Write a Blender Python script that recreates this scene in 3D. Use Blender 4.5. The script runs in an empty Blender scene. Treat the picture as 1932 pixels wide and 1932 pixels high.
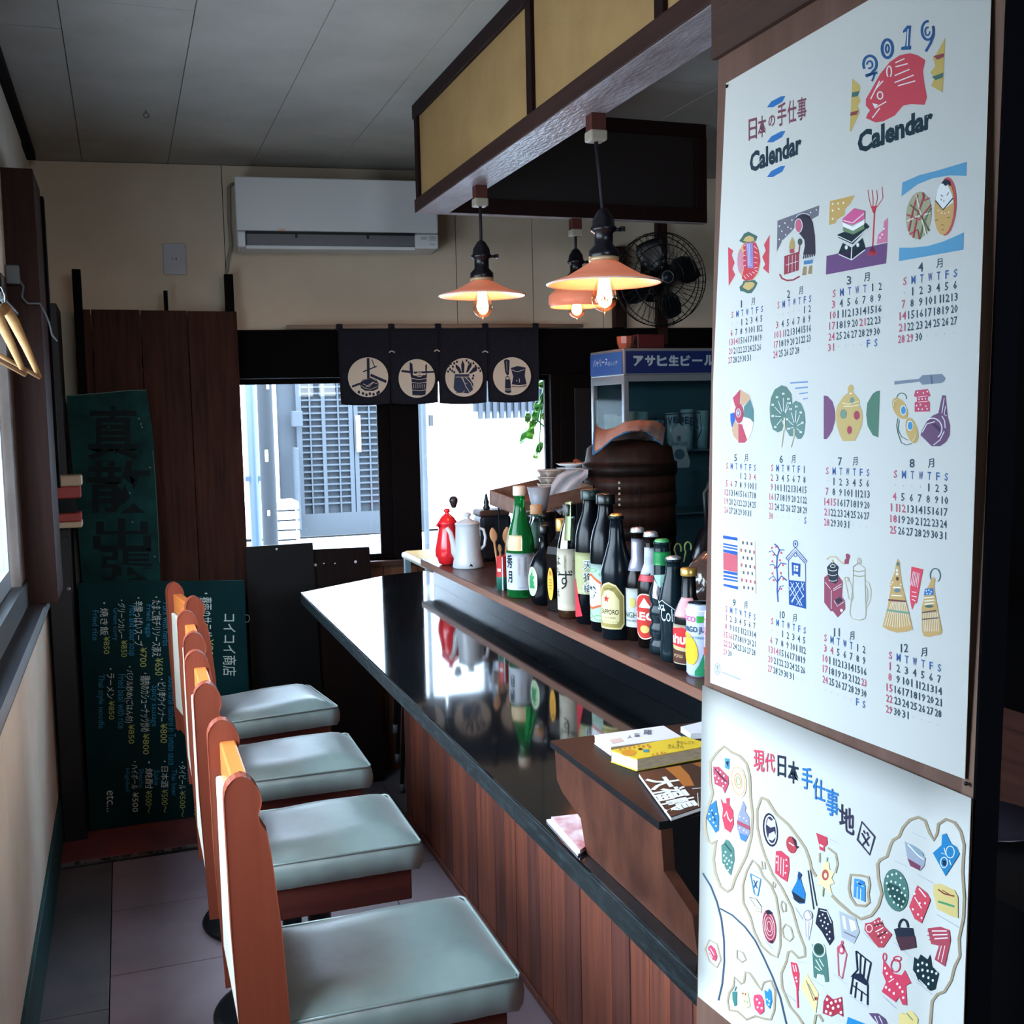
import bpy, bmesh, math, random
from mathutils import Vector, Matrix
from mathutils.geometry import tessellate_polygon
random.seed(7)
sc = bpy.context.scene
col = sc.collection
R = math.radians
# ---------------------------------------------------------------- camera
F, C = 2080.0, 1.5
YAW, PIT, ROL, SK = R(19.31), R(-5.18), R(-1.26), R(-6.6)
_f = Vector((math.sin(YAW)*math.cos(PIT), math.cos(YAW)*math.cos(PIT), math.sin(PIT)))
_r0 = Vector((math.cos(YAW), -math.sin(YAW), 0)); _u0 = _r0.cross(_f)
_r = _r0*math.cos(ROL)+_u0*math.sin(ROL); _u = -_r0*math.sin(ROL)+_u0*math.cos(ROL)
O = Vector((0, 0, C))
cd = bpy.data.cameras.new('camera'); cam = bpy.data.objects.new('camera', cd); col.objects.link(cam)
cd.sensor_width = 36; cd.lens = F/1932*36; cd.clip_start = .02; cd.clip_end = 200
m = Matrix((_r, _u, -_f)).transposed().to_4x4(); m.translation = O; cam.matrix_world = m
sc.camera = cam
# ---------------------------------------------------------------- view, sky, sun
sc.view_settings.view_transform = 'Standard'; sc.view_settings.look = 'None'
sc.view_settings.gamma = 1; sc.view_settings.use_curve_mapping = False
sc.view_settings.exposure = 1.1
try:
    sc.cycles.use_denoising = True; sc.cycles.denoiser = 'OPENIMAGEDENOISE'
    sc.cycles.max_bounces = 10; sc.cycles.diffuse_bounces = 5; sc.cycles.glossy_bounces = 5
    sc.cycles.transmission_bounces = 8; sc.cycles.transparent_max_bounces = 8
    sc.cycles.sample_clamp_indirect = 6; sc.cycles.caustics_reflective = False; sc.cycles.caustics_refractive = False
except Exception: pass
wd = bpy.data.worlds.new('sky'); sc.world = wd; wd.use_nodes = True
nt = wd.node_tree; bg = nt.nodes['Background']
bg.inputs['Strength'].default_value = 9.5
# overcast sky: brighter towards the zenith, dull ground below the horizon
tc = nt.nodes.new('ShaderNodeTexCoord'); sx = nt.nodes.new('ShaderNodeSeparateXYZ'); rp = nt.nodes.new('ShaderNodeValToRGB'); mr = nt.nodes.new('ShaderNodeMapRange')
nt.links.new(tc.outputs['Generated'], sx.inputs[0]); nt.links.new(sx.outputs['Z'], mr.inputs['Value']); mr.inputs['From Min'].default_value = -1; mr.inputs['From Max'].default_value = 1
nt.links.new(mr.outputs['Result'], rp.inputs['Fac']); nt.links.new(rp.outputs['Color'], bg.inputs['Color'])
e = rp.color_ramp.elements; e[0].position = .46; e[0].color = (.46, .48, .50, 1); e[1].position = .52; e[1].color = (.80, .90, 1.0, 1)
e2 = e.new(1.0); e2.color = (2.1, 2.4, 2.7, 1)
def area(name, loc, rot, sx, sy, power, color=(.82, .91, 1), portal=False):
    l = bpy.data.lights.new(name, 'AREA'); l.shape = 'RECTANGLE'; l.size = sx; l.size_y = sy
    l.energy = power; l.color = color
    if portal: l.cycles.is_portal = True
    o = bpy.data.objects.new(name, l); o.location = loc; o.rotation_euler = rot; col.objects.link(o); return o
# sky portals exactly in the openings of the room (they only guide the sky's own light)
area('portal_left', (-.40, 2.08, 1.45), (0, R(-90), 0), .84, 2.5, 1, portal=True)
area('portal_back', (1.1, 4.62, 1.28), (R(-90), 0, SK), 1.3, .78, 1, portal=True)
area('portal_front', (.9, -2.05, 1.97), (R(90), 0, 0), 1.5, .55, 1, portal=True)
# ---------------------------------------------------------------- pixel -> point on a real plane of the room
def ray(px, py): return _f + _r*((px-966)/F) - _u*((py-966)/F)
def Z(px, py, z): d = ray(px, py); return O+d*((z-C)/d.z)
def Y(px, py, y): d = ray(px, py); return O+d*(y/d.y)
def X(px, py, x): d = ray(px, py); return O+d*(x/d.x)
BY0, TK = 4.6, math.tan(SK)
def BWp(px, py, off=0):                      # point on the back wall, off metres into the room
    d = ray(px, py); y0 = BY0-off/math.cos(SK); return O+d*(y0/(d.y-d.x*TK))
BM = Matrix.Translation((0, BY0, 0)) @ Matrix.Rotation(SK, 4, 'Z')   # back wall frame: x along, -y into the room
def BL(px, py, off=0): p = BM.inverted() @ BWp(px, py, off); return p.x, p.z
def RP(px, py, p0, n): d = ray(px, py); return O+d*((p0-O).dot(n)/d.dot(n))
# ---------------------------------------------------------------- materials
def H(h):
    h = h.lstrip('#'); v = [int(h[i:i+2], 16)/255 for i in (0, 2, 4)]
    return tuple(c/12.92 if c <= .04045 else ((c+.055)/1.055)**2.4 for c in v)+(1,)
MATS = {}
def mat(name, c, rough=.6, metal=0, c2=None, scale=8, stretch=None, bump=0, spec=.5, trans=0, emis=None, es=0, coat=0, ior=1.45, sheen=0, detail=4, ramp=(.35, .65), bscale=None):
    if name in MATS: return MATS[name]
    mt = bpy.data.materials.new(name); mt.use_nodes = True; n = mt.node_tree.nodes; L = mt.node_tree.links
    b = n['Principled BSDF']; c = H(c) if isinstance(c, str) else c
    b.inputs['Base Color'].default_value = c; b.inputs['Roughness'].default_value = rough; b.inputs['Metallic'].default_value = metal
    b.inputs['Specular IOR Level'].default_value = spec; b.inputs['Transmission Weight'].default_value = trans; b.inputs['IOR'].default_value = ior
    b.inputs['Coat Weight'].default_value = coat; b.inputs['Coat Roughness'].default_value = .08
    if sheen: b.inputs['Sheen Weight'].default_value = sheen; b.inputs['Sheen Roughness'].default_value = .35
    if emis: b.inputs['Emission Color'].default_value = H(emis) if isinstance(emis, str) else emis; b.inputs['Emission Strength'].default_value = es
    if c2 or bump:
        tc = n.new('ShaderNodeTexCoord'); mp = n.new('ShaderNodeMapping'); L.new(tc.outputs['Object'], mp.inputs['Vector'])
        mp.inputs['Scale'].default_value = stretch or (1, 1, 1)
        no = n.new('ShaderNodeTexNoise'); no.inputs['Scale'].default_value = scale; no.inputs['Detail'].default_value = detail; no.inputs['Roughness'].default_value = .6
        L.new(mp.outputs['Vector'], no.inputs['Vector'])
        if c2:
            rp = n.new('ShaderNodeValToRGB'); L.new(no.outputs['Fac'], rp.inputs['Fac'])
            rp.color_ramp.elements[0].position, rp.color_ramp.elements[1].position = ramp
            rp.color_ramp.elements[0].color = c; rp.color_ramp.elements[1].color = H(c2) if isinstance(c2, str) else c2
            L.new(rp.outputs['Color'], b.inputs['Base Color'])
        if bump:
            nb = no
            if bscale:
                nb = n.new('ShaderNodeTexNoise'); nb.inputs['Scale'].default_value = bscale; L.new(mp.outputs['Vector'], nb.inputs['Vector'])
            bp = n.new('ShaderNodeBump'); bp.inputs['Strength'].default_value = bump; bp.inputs['Distance'].default_value = .004
            L.new(nb.outputs['Fac'], bp.inputs['Height']); L.new(bp.outputs['Normal'], b.inputs['Normal'])
    MATS[name] = mt; return mt
def wood(name, a, b, axis='z', rough=.5, scale=9, bump=.25, coat=0, spec=.12):
    s = {'z': (6, 6, .35), 'y': (6, .35, 6), 'x': (.35, 6, 6)}[axis]
    return mat(name, a, rough, c2=b, scale=scale, stretch=s, bump=bump, coat=coat, detail=8, ramp=(.3, .7), spec=spec)
def thin_glass(name, tint='#f4f8fa', gl=.08, rough=.02, edge=.5):      # thin pane: light passes straight through, a little mirror
    if name in MATS: return MATS[name]
    mt = bpy.data.materials.new(name); mt.use_nodes = True; n = mt.node_tree.nodes; L = mt.node_tree.links; n.remove(n['Principled BSDF'])
    t = n.new('ShaderNodeBsdfTransparent'); t.inputs['Color'].default_value = H(tint); g = n.new('ShaderNodeBsdfGlossy'); g.inputs['Roughness'].default_value = rough
    fr = n.new('ShaderNodeLayerWeight'); fr.inputs['Blend'].default_value = .25; mm = n.new('ShaderNodeMath'); mm.operation = 'MULTIPLY_ADD'; mm.inputs[1].default_value = edge; mm.inputs[2].default_value = gl
    L.new(fr.outputs['Facing'], mm.inputs[0]); mx = n.new('ShaderNodeMixShader'); L.new(mm.outputs[0], mx.inputs[0]); L.new(t.outputs[0], mx.inputs[1]); L.new(g.outputs[0], mx.inputs[2]); L.new(mx.outputs[0], n['Material Output'].inputs['Surface'])
    MATS[name] = mt; return mt
# ---------------------------------------------------------------- mesh building
class MB:
    def __init__(s, T=None): s.v = []; s.f = []; s.mi = []; s.ms = []; s.sm = []; s.T = T
    def _m(s, m):
        if m not in s.ms: s.ms.append(m)
        return s.ms.index(m)
    def add(s, vs, fs, m, smooth=False):
        k = len(s.v); s.v += [Vector(v) for v in vs]; i = s._m(m)
        for f in fs: s.f.append([a+k for a in f]); s.mi.append(i); s.sm.append(smooth)
        return s
    def box(s, a, b, m, bev=0, T=None):
        (x0, y0, z0), (x1, y1, z1) = tuple(map(min, zip(a, b))), tuple(map(max, zip(a, b)))
        if bev:
            bm = bmesh.new(); bmesh.ops.create_cube(bm, size=1)
            for v in bm.verts: v.co = Vector(((x0+x1)/2+v.co.x*(x1-x0), (y0+y1)/2+v.co.y*(y1-y0), (z0+z1)/2+v.co.z*(z1-z0)))
            bmesh.ops.bevel(bm, geom=bm.edges[:]+bm.verts[:], offset=bev, segments=2, affect='EDGES', profile=.5)
            bm.verts.index_update(); vs = [v.co.copy() for v in bm.verts]; fs = [[v.index for v in f.verts] for f in bm.faces]; bm.free()
        else:
            vs = [Vector(p) for p in ((x0,y0,z0),(x1,y0,z0),(x1,y1,z0),(x0,y1,z0),(x0,y0,z1),(x1,y0,z1),(x1,y1,z1),(x0,y1,z1))]
            fs = [(0,3,2,1),(4,5,6,7),(0,1,5,4),(1,2,6,5),(2,3,7,6),(3,0,4,7)]
        if T: vs = [T @ v for v in vs]
        return s.add(vs, fs, m)
    def prism(s, poly, d, m, smooth=False):          # poly: 3D outline, d: extrusion vector
        poly = [Vector(p) for p in poly]; d = Vector(d); n = len(poly)
        tris = tessellate_polygon([poly])
        vs = poly+[p+d for p in poly]; fs = [tuple(t) for t in tris]+[tuple(a+n for a in reversed(t)) for t in tris]
        for i in range(n): fs.append((i, (i+1) % n, (i+1) % n+n, i+n))
        return s.add(vs, fs, m, smooth)
    def lathe(s, prof, c, m, seg=24, smooth=True, T=None, cap=True):
        c = Vector(c); vs = []; fs = []; k = len(prof)
        for r, z in prof:
            for i in range(seg):
                a = 2*math.pi*i/seg; v = Vector((r*math.cos(a), r*math.sin(a), z)); vs.append((T @ v if T else v)+c)
        for j in range(k-1):
            for i in range(seg):
                fs.append((j*seg+i, j*seg+(i+1) % seg, (j+1)*seg+(i+1) % seg, (j+1)*seg+i))
        if cap:
            if prof[0][0] > 1e-4: fs.append(tuple(range(seg-1, -1, -1)))
            if prof[-1][0] > 1e-4: fs.append(tuple((k-1)*seg+i for i in range(seg)))
        return s.add(vs, fs, m, smooth)
    def tube(s, pts, r, m, seg=8, smooth=True):
        pts = [Vector(p) for p in pts]; rs = r if isinstance(r, (list, tuple)) else [r]*len(pts)
        t0 = (pts[1]-pts[0]).normalized(); up = Vector((0, 0, 1)) if abs(t0.z) < .9 else Vector((1, 0, 0))
        a = t0.cross(up).normalized(); vs = []; fs = []
        for i, p in enumerate(pts):
            t = (pts[min(i+1, len(pts)-1)]-pts[max(i-1, 0)]).normalized()
            a = (a-t*a.dot(t)).normalized(); b = t.cross(a)
            for j in range(seg):
                g = 2*math.pi*j/seg; vs.append(p+(a*math.cos(g)+b*math.sin(g))*rs[i])
        for i in range(len(pts)-1):
            for j in range(seg): fs.append((i*seg+j, i*seg+(j+1) % seg, (i+1)*seg+(j+1) % seg, (i+1)*seg+j))
        fs.append(tuple(range(seg-1, -1, -1))); fs.append(tuple((len(pts)-1)*seg+j for j in range(seg)))
        return s.add(vs, fs, m, smooth)
    def grid(s, rows, m, smooth=True, th=0):          # rows: list of lists of points; th: thickness along -normal approx
        nr, nc = len(rows), len(rows[0]); vs = [Vector(p) for r in rows for p in r]
        fs = [(i*nc+j, i*nc+j+1, (i+1)*nc+j+1, (i+1)*nc+j) for i in range(nr-1) for j in range(nc-1)]
        if th:
            n = (vs[1]-vs[0]).cross(vs[nc]-vs[0]).normalized()*th; k = len(vs)
            fs += [tuple(a+k for a in reversed(f)) for f in list(fs)]; vs += [v-n for v in vs]
            ring = [j for j in range(nc)]+[i*nc+nc-1 for i in range(1, nr)]+[(nr-1)*nc+j for j in range(nc-2, -1, -1)]+[i*nc for i in range(nr-2, 0, -1)]
            for a, b in zip(ring, ring[1:]+ring[:1]): fs.append((a, b, b+k, a+k))
        return s.add(vs, fs, m, smooth)
    def obj(s, name, parent=None, loc=None):
        me = bpy.data.meshes.new(name); off = Vector(loc) if loc else Vector((0, 0, 0))
        vs = [(s.T @ v if s.T else v)-off for v in s.v]
        me.from_pydata([tuple(v) for v in vs], [], s.f); me.update()
        for m in s.ms: me.materials.append(m)
        me.polygons.foreach_set('material_index', s.mi); me.polygons.foreach_set('use_smooth', s.sm)
        o = bpy.data.objects.new(name, me); col.objects.link(o)
        if parent: o.parent = parent
        elif loc: o.location = off
        return o
def thing(name, label, cat, loc=(0, 0, 0), group=None, rz=0):
    o = bpy.data.objects.new(name, None); o.empty_display_size = .05; col.objects.link(o); o.location = loc; o.rotation_euler = (0, 0, rz)
    return tag(o, label, cat, group)
def tag(o, label, cat, group=None):
    o['label'] = label; o['category'] = cat
    if group: o['group'] = group
    return o
def struct(o): o['kind'] = 'structure'; return o
def at0(loc): return Matrix.Translation(-Vector(loc))
def smoothmod(o, lv=1):
    md = o.modifiers.new('sub', 'SUBSURF'); md.levels = lv; md.render_levels = lv
# ---------------------------------------------------------------- lettering and flat print
_fc = bpy.data.curves.new('letters', 'FONT'); _fo = bpy.data.objects.new('letters', _fc); col.objects.link(_fo); _cache = {}
def glyph(s, bold=.0, res=2, box=True):
    k = (s, bold, res, box)
    if k in _cache: return _cache[k]
    _fc.body = s; _fc.resolution_u = res; _fc.offset = bold; _fc.space_character = 1.0
    me = bpy.data.meshes.new_from_object(_fo.evaluated_get(_dg()))
    vs = [(v.co.x, v.co.y) for v in me.vertices]; fs = [tuple(p.vertices) for p in me.polygons]; bpy.data.meshes.remove(me)
    if not vs: _cache[k] = ([], [], 1); return _cache[k]
    x0, x1 = min(v[0] for v in vs), max(v[0] for v in vs); y0, y1 = min(v[1] for v in vs), max(v[1] for v in vs)
    if not box: y0, y1 = -.0, .72
    w, h = max(x1-x0, 1e-4), max(y1-y0, 1e-4)
    _cache[k] = ([((a-x0)/w, (b-y0)/h) for a, b in vs], fs, w/h); return _cache[k]
def _dg(): bpy.context.view_layer.update(); return bpy.context.evaluated_depsgraph_get()
def inkm(c): return mat('ink_'+c.strip('#'), c, .7, spec=.2)
class Art:                                            # flat print laid on a real surface
    def __init__(s, surf, o=(0, 0), k=1.0): s.mb = MB(); s.surf = surf; s.o = o; s.k = k
    def at(s, o=(0, 0), k=1.0): s.o = o; s.k = k; return s
    def P(s, x, y, l): return s.surf(s.o[0]+x*s.k, s.o[1]+y*s.k, l)
    sub = 0
    def emit(s, q, fs, c, l):                         # lay 2-D faces on the surface, split small where it curves
        if not s.sub: s.mb.add([s.P(a, b, l) for a, b in q], fs, inkm(c)); return
        q = [tuple(v) for v in q]; st = []; out = []
        for f in fs:
            for k in range(1, len(f)-1): st.append((f[0], f[k], f[k+1]))
        while st:
            t = st.pop(); e = [(abs(q[t[i]][0]-q[t[(i+1) % 3]][0]), i) for i in range(3)]; d, i = max(e)
            if d > s.sub:
                a, b, o = t[i], t[(i+1) % 3], t[(i+2) % 3]; q.append(((q[a][0]+q[b][0])/2, (q[a][1]+q[b][1])/2)); n = len(q)-1
                st += [(a, n, o), (n, b, o)]
            else: out.append(t)
        s.mb.add([s.P(a, b, l) for a, b in q], out, inkm(c))
    def p(s, c, pts, l=1):
        if isinstance(pts, str): v = [float(a) for a in pts.replace(',', ' ').split()]; pts = list(zip(v[::2], v[1::2]))
        tr = tessellate_polygon([[Vector((a, b, 0)) for a, b in pts]])
        s.emit(pts, [tuple(t) for t in tr], c, l); return s
    def l(s, c, w, pts, l=1, close=False):
        if isinstance(pts, str): v = [float(a) for a in pts.replace(',', ' ').split()]; pts = list(zip(v[::2], v[1::2]))
        pts = [Vector(p) for p in pts]
        if close: pts.append(pts[0])
        n = len(pts); A = []; B = []
        for i, q in enumerate(pts):
            t = (pts[min(i+1, n-1)]-pts[max(i-1, 0)])
            if close and i in (0, n-1): t = pts[1]-pts[n-2]
            t = t.normalized() if t.length > 0 else Vector((1, 0)); nn = Vector((-t.y, t.x))*w/2; A.append(q+nn); B.append(q-nn)
        s.emit([(a.x, a.y) for a in A]+[(b.x, b.y) for b in B], [(i, i+1, n+i+1, n+i) for i in range(n-1)], c, l); return s
    def e(s, c, cx, cy, rx, ry, l=1, rot=0, seg=20):
        q = [(cx+rx*math.cos(t)*math.cos(rot)-ry*math.sin(t)*math.sin(rot), cy+rx*math.cos(t)*math.sin(rot)+ry*math.sin(t)*math.cos(rot)) for t in [2*math.pi*i/seg for i in range(seg)]]
        s.emit(q, [tuple(range(seg))], c, l); return s
    def ring(s, c, w, cx, cy, rx, ry, l=1, a0=0, a1=360, rot=0, n=22):
        q = [(cx+rx*math.cos(R(t))*math.cos(rot)-ry*math.sin(R(t))*math.sin(rot), cy+rx*math.cos(R(t))*math.sin(rot)+ry*math.sin(R(t))*math.cos(rot)) for t in [a0+(a1-a0)*i/n for i in range(n+1)]]
        return s.l(c, w, q, l)
    def d(s, c, r, pts, l=2):
        v = [float(a) for a in pts.replace(',', ' ').split()]
        for a, b in zip(v[::2], v[1::2]): s.e(c, a, b, r, r*1.25, l, seg=6)
        return s
    def t(s, c, text, q, l=1, bold=.0, res=2, box=True):   # q: four corners tl,tr,br,bl of the text's own box
        vs, fs, _ = glyph(text, bold, res, box); tl, tr, br, bl = [Vector(a) for a in q]
        def m(u, v): top = tl.lerp(tr, u); bot = bl.lerp(br, u); return bot.lerp(top, v)
        pv = [m(u, v) for u, v in vs]
        s.emit([(a.x, a.y) for a in pv], fs, c, l); return s
    def b(s, c, text, x0, y0, x1, y1, l=1, bold=0, res=2, sl=0):
        return s.t(c, text, ((x0, y0), (x1, y0+sl), (x1, y1+sl), (x0, y1)), l, bold, res)
    def vt(s, c, text, x0, x1, y0, y1, l=1, bold=0, skew=0):   # reads downwards, turned a quarter
        return s.t(c, text, ((x1, y0), (x1+skew, y1), (x0+skew, y1), (x0, y0)), l, bold)
    def obj(s, name, parent): return s.mb.obj(name, parent)
# ================================================================ THE ROOM
CE = 2.49
XL = -.281
plaster = mat('plaster', '#cfc2ae', .85, c2='#c2b6a2', scale=3, bump=.15, bscale=60)
plaster_l = mat('plaster_left', '#e6e1d5', .85, c2='#d8d0c2', scale=2.2, bump=.12, bscale=70)
ceilm = mat('ceiling_board', '#aaa8a3', .8, c2='#9f9d97', scale=4, bump=.1, bscale=80)
darkw = wood('dark_wood', '#080506', '#0d0809', 'z', .8, spec=.1)
darkwx = wood('dark_wood_x', '#060507', '#0a0709', 'x', .85, spec=.08)
brownw = wood('brown_wood', '#4a2e22', '#5d3b2b', 'z', .55)
brown2 = wood('brown_wood_dull', '#3a2822', '#4a342b', 'z', .6)
black = mat('black', '#0c0c10', .5)
void = mat('dark_paint', '#06070b', .9, spec=.15)
tilem = mat('floor_tile', '#92808a', .36, c2='#85737b', scale=5, bump=.12, bscale=40)
tilem2 = mat('floor_strip', '#56555c', .5, c2='#625f64', scale=7, bump=.2, bscale=40)
def bx(name, a, b, m, parent=None, T=None, bev=0): return MB(T).box(a, b, m, bev).obj(name, parent)
# floor
floor = struct(bx('floor', (-.5, -3.0, -.12), (3.4, 4.75, -.012), void))
def tile(x0, x1, y0, y1, m, dz=0): bx('tile', (x0+.0015, y0+.0015, -.0119), (x1-.0015, y1-.0015, dz), m, floor, bev=.001)
ys = [-3+.409*i for i in range(0)]
yb = [3.90, 3.495, 3.075, 2.66, 2.25, 1.84, 1.43, 1.02, .61, .2, -.4, -1.2, -2.0, -3.0]
for j in range(len(yb)-1):
    y1, y0 = yb[j], yb[j+1]
    for x0, x1 in ((-.107, .31), (.31, .73), (.73, .93)):
        tile(x0, x1, y0, y1, tilem, random.uniform(-.0006, .0006))
for y1, y0 in ((3.9, 2.9), (2.9, 1.9), (1.9, .9), (.9, -.1), (-.1, -1.5), (-1.5, -3)): tile(XL, -.107, y0, y1, tilem2)
for y1, y0 in ((4.7, 3.9), (3.9, 2.6), (2.6, 1.3), (1.3, 0), (0, -1.5), (-1.5, -3)): tile(.93, 3.3, y0, y1, tilem2)
for x0, x1 in ((XL, -.1), (-.1, .3), (.3, .62), (.62, .93)): tile(x0, x1, 3.93, 4.6, tilem2)
# worn threshold
redw = mat('worn_red_paint', '#7d4142', .5, c2='#5e3a3e', scale=6, bump=.3, bscale=30)
crackm = mat('worn_edge', '#6a6564', .8, c2='#2b2527', scale=40, bump=.5, ramp=(.45, .55))
th = MB().box((XL+.002, 3.925, .0005), (.70, 4.20, .012), redw, .003)
ths = struct(th.obj('trim_1'))
q = [(XL+.003+i*.05, 3.915+random.uniform(-.006, .006)) for i in range(20)]
MB().prism([(x, y, .001) for x, y in q]+[(x, 3.928, .001) for x, y in reversed(q)], (0, 0, .009), crackm).obj('worn_edge', ths)
# ceiling of boards
ceiling = struct(bx('ceiling', (-.6, -3, CE+.012), (3.4, 4.95, CE+.1), void))
xs = [XL-.02-.02, -.094, .218, .533, .85, 1.165, 1.48, 1.8, 2.12, 2.44, 2.8, 3.3]
for i in range(len(xs)-1):
    off = [.0, .9, .0, .45, .7, .2, .8, .1, .5, .2, .6][i]
    yc = [4.9, 4.9-.2-off, 2.88-off*.1, 2.88-1.8, -.7, -3]; yc = sorted(set(max(-3, y) for y in ([4.9, 2.88, 1.06, -.76, -2.58, -3] if i % 2 else [4.9, 3.10, 1.28, -.54, -2.36, -3])), reverse=True)
    for y1, y0 in zip(yc, yc[1:]):
        bx('ceiling_panel', (xs[i]+.001, y0+.001, CE+random.uniform(0, .0015)), (xs[i+1]-.001, y1-.001, CE+.0118), ceilm, ceiling, bev=.001)
ringp = Z(276, 220, 2.47)
o = MB(at0((ringp.x, ringp.y, CE))).tube([(ringp.x, ringp.y, CE), (ringp.x, ringp.y, CE-.008)], .0015, black).tube(
    [(ringp.x+.008*math.cos(R(a)), ringp.y, CE-.016+.008*math.sin(R(a))) for a in range(0, 361, 24)], .0013, black).obj('ceiling_hook'); o.location = (ringp.x, ringp.y, CE)
tag(o, 'small dark metal ring hook screwed into the pale ceiling boards', 'hook')
# ---- left wall: panels below, window, plaster above
WZ0, WZ1, WYE = 1.03, 1.86, 3.33        # window sill height, head, far end
wl = MB()
wl.box((XL-.10, .75, -.1), (XL-.012, 4.9, WZ0), void); wl.box((XL-.10, -3, -.1), (XL-.012, -1.7, 2.2), void); wl.box((XL-.10, -1.7, -.1), (XL-.012, .75, .9), void); wl.box((XL-.10, -1.7, .9), (XL-.012, .86, 2.2), void)
wl.box((XL-.10, .86, WZ1), (XL-.012, 4.9, CE+.05), void); wl.box((XL-.10, -3, 2.2), (XL-.012, .75, CE+.05), void)
wl.box((XL-.10, WYE, WZ0), (XL-.012, 4.9, WZ1), void)
wleft = struct(wl.obj('wall_left'))
for y0, y1 in ((.74, 1.7), (1.7, 2.595), (2.595, 3.455), (3.455, 4.35)):
    bx('wall_panel', (XL-.0119, y0+.0015, .17), (XL, y1-.0015, .985), plaster_l, wleft, bev=.001)
for y0, y1 in ((.78, 2.4), (2.4, 4.2)):
    bx('wall_panel', (XL-.0119, y0+.0005, WZ1+.03), (XL+.004, y1-.0005, CE-.03), plaster_l, wleft, bev=.002)
bx('wall_panel', (XL-.0119, 4.2, .985), (XL+.0, 4.62, CE-.001), plaster_l, wleft)
teal = mat('teal_paint', '#0e4a4e', .55, c2='#0b3b44', scale=6, bump=.2)
struct(bx('baseboard_left', (XL-.0118, .78, .001), (XL+.010, 4.55, .17), teal, bev=.002))
struct(MB().box((XL-.0118, -3, CE-.03), (XL+.03, 4.5, CE-.001), darkw, .004).obj('trim_2'))
# window on the left
alu = mat('aluminium', '#8f989e', .35, metal=.6)
alud = mat('grey_jamb', '#5f5a58', .6, c2='#514a47', scale=9, bump=.2)
frost = mat('frosted_glass', '#dfe9f2', .5, trans=.92, ior=1.1, spec=.3)
clear = thin_glass('clear_glass', '#eef4f8', .02)
w1 = MB()
w1.box((XL-.085, .86, WZ0-.03), (XL+.012, WYE+.0, WZ0+.035), mat('dark_frame', '#1d242c', .4))
w1.box((XL-.085, .86, WZ1-.05), (XL+.002, WYE, WZ1+.03), darkw)
w1.box((XL-.085, WYE-.14, WZ0-.03), (XL+.004, WYE, WZ1+.03), alud)
win1 = struct(w1.obj('window_1'))
MB().prism([(XL-.011, .8, .985), (XL+.055, .8, .962), (XL+.058, .8, .972), (XL+.05, .8, .99), (XL+.012, .8, 1.0), (XL-.011, .8, 1.0)], (0, WYE+.1-.8, 0), mat('sill_dark', '#23272e', .35, c2='#33373d', scale=8, stretch=(4, .4, 4)), False).obj('sill', win1)
for y0, y1, xo in ((.87, 1.97, -.055), (1.93, 3.17, -.03)):
    s_ = MB(); f = .035; xa, xb = XL+xo-.012, XL+xo+.012; z0, z1 = WZ0+.036, WZ1-.051
    s_.box((xa, y0, z0), (xb, y0+f, z1), alu).box((xa, y1-f, z0), (xb, y1, z1), alu).box((xa, y0+f, z0), (xb, y1-f, z0+f*1.4), alu).box((xa, y0+f, z1-f), (xb, y1-f, z1), alu)
    sa = s_.obj('sash', win1)
    MB().box((XL+xo-.002, y0+f, z0+f*1.4), (XL+xo+.002, y1-f, z1-f), clear).obj('pane', sa)
# ---- back wall (turned a little), window, wainscot
wb = MB(BM)
LX0, LX1, SZ, HZ, HZ2 = .424, 1.760, .895, 1.655, 1.848
wb.box((-.45, .012, -.1), (LX0, .12, CE+.06), void).box((LX0, .012, -.1), (3.5, .12, SZ), void)
wb.box((LX0, .012, HZ), (3.5, .12, CE+.06), void).box((LX1, .012, SZ), (3.5, .12, HZ), void)
wback = struct(wb.obj('wall_back'))
s1, s2 = BL(862, 540)[0], BL(1005, 500)[0]
for a, b, z0 in ((-.3, .420, .0), (.420, s1, HZ2), (s1, s2, HZ2), (s2, 1.98, HZ2), (1.98, 2.5, HZ2), (2.5, 3.4, HZ2)):
    MB(BM).box((a+.0012, 0, z0+.001), (b-.0012, .0119, CE-.001), plaster, .001).obj('wall_panel', wback)
wains = wood('wainscot', '#5a3a2b', '#6d4835', 'z', .5)
for i in range(9):
    a = LX0+i*.145; MB(BM).box((a+.001, 0, .0005), (a+.144, .0119, SZ-.004), wains, .0015).obj('plank', wback)
# window_2 frame: header beam, jambs, mullion pair, sill
w2 = MB(BM)
w2.box((.421, -.03, HZ), (3.3, .119, HZ2-.001), darkwx)
w2.box((.4205, -.012, SZ-.02), (.431, .12, HZ), darkw)
xm0, xm1 = BL(718, 900)[0], BL(799, 900)[0]
w2.box((LX1-.022, -.012, SZ), (LX1+.01, .12, HZ), darkw)
w2.box((.424, -.02, SZ-.022), (LX1, .12, SZ), brown2)
win2 = struct(w2.obj('window_2'))
xm = xm0+.065
for a, b, yo in ((.4315, xm, .075), (xm0+.055, LX1-.0225, .045)):
    z0, z1 = SZ+.001, HZ-.001; f = .045
    s_ = MB(BM); L_ = f if a < .6 else .115; Rr = .065 if a < .6 else .016; La = .012 if a < .6 else .03
    s_.box((a, yo-.014, z0), (a+(La if a < .6 else L_), yo+.014, z1), darkw).box((b-Rr, yo-.014, z0), (b, yo+.014, z1), darkw)
    s_.box((a+La, yo-.0139, z0), (b-Rr, yo+.0139, z0+.02), darkw).box((a+La, yo-.0139, z1-.02), (b-Rr, yo+.0139, z1), darkw)
    sa = s_.obj('sash', win2)
    MB(BM).box((a+La, yo-.002, z0+.02), (b-Rr, yo+.002, z1-.02), clear).obj('pane', sa)
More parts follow.
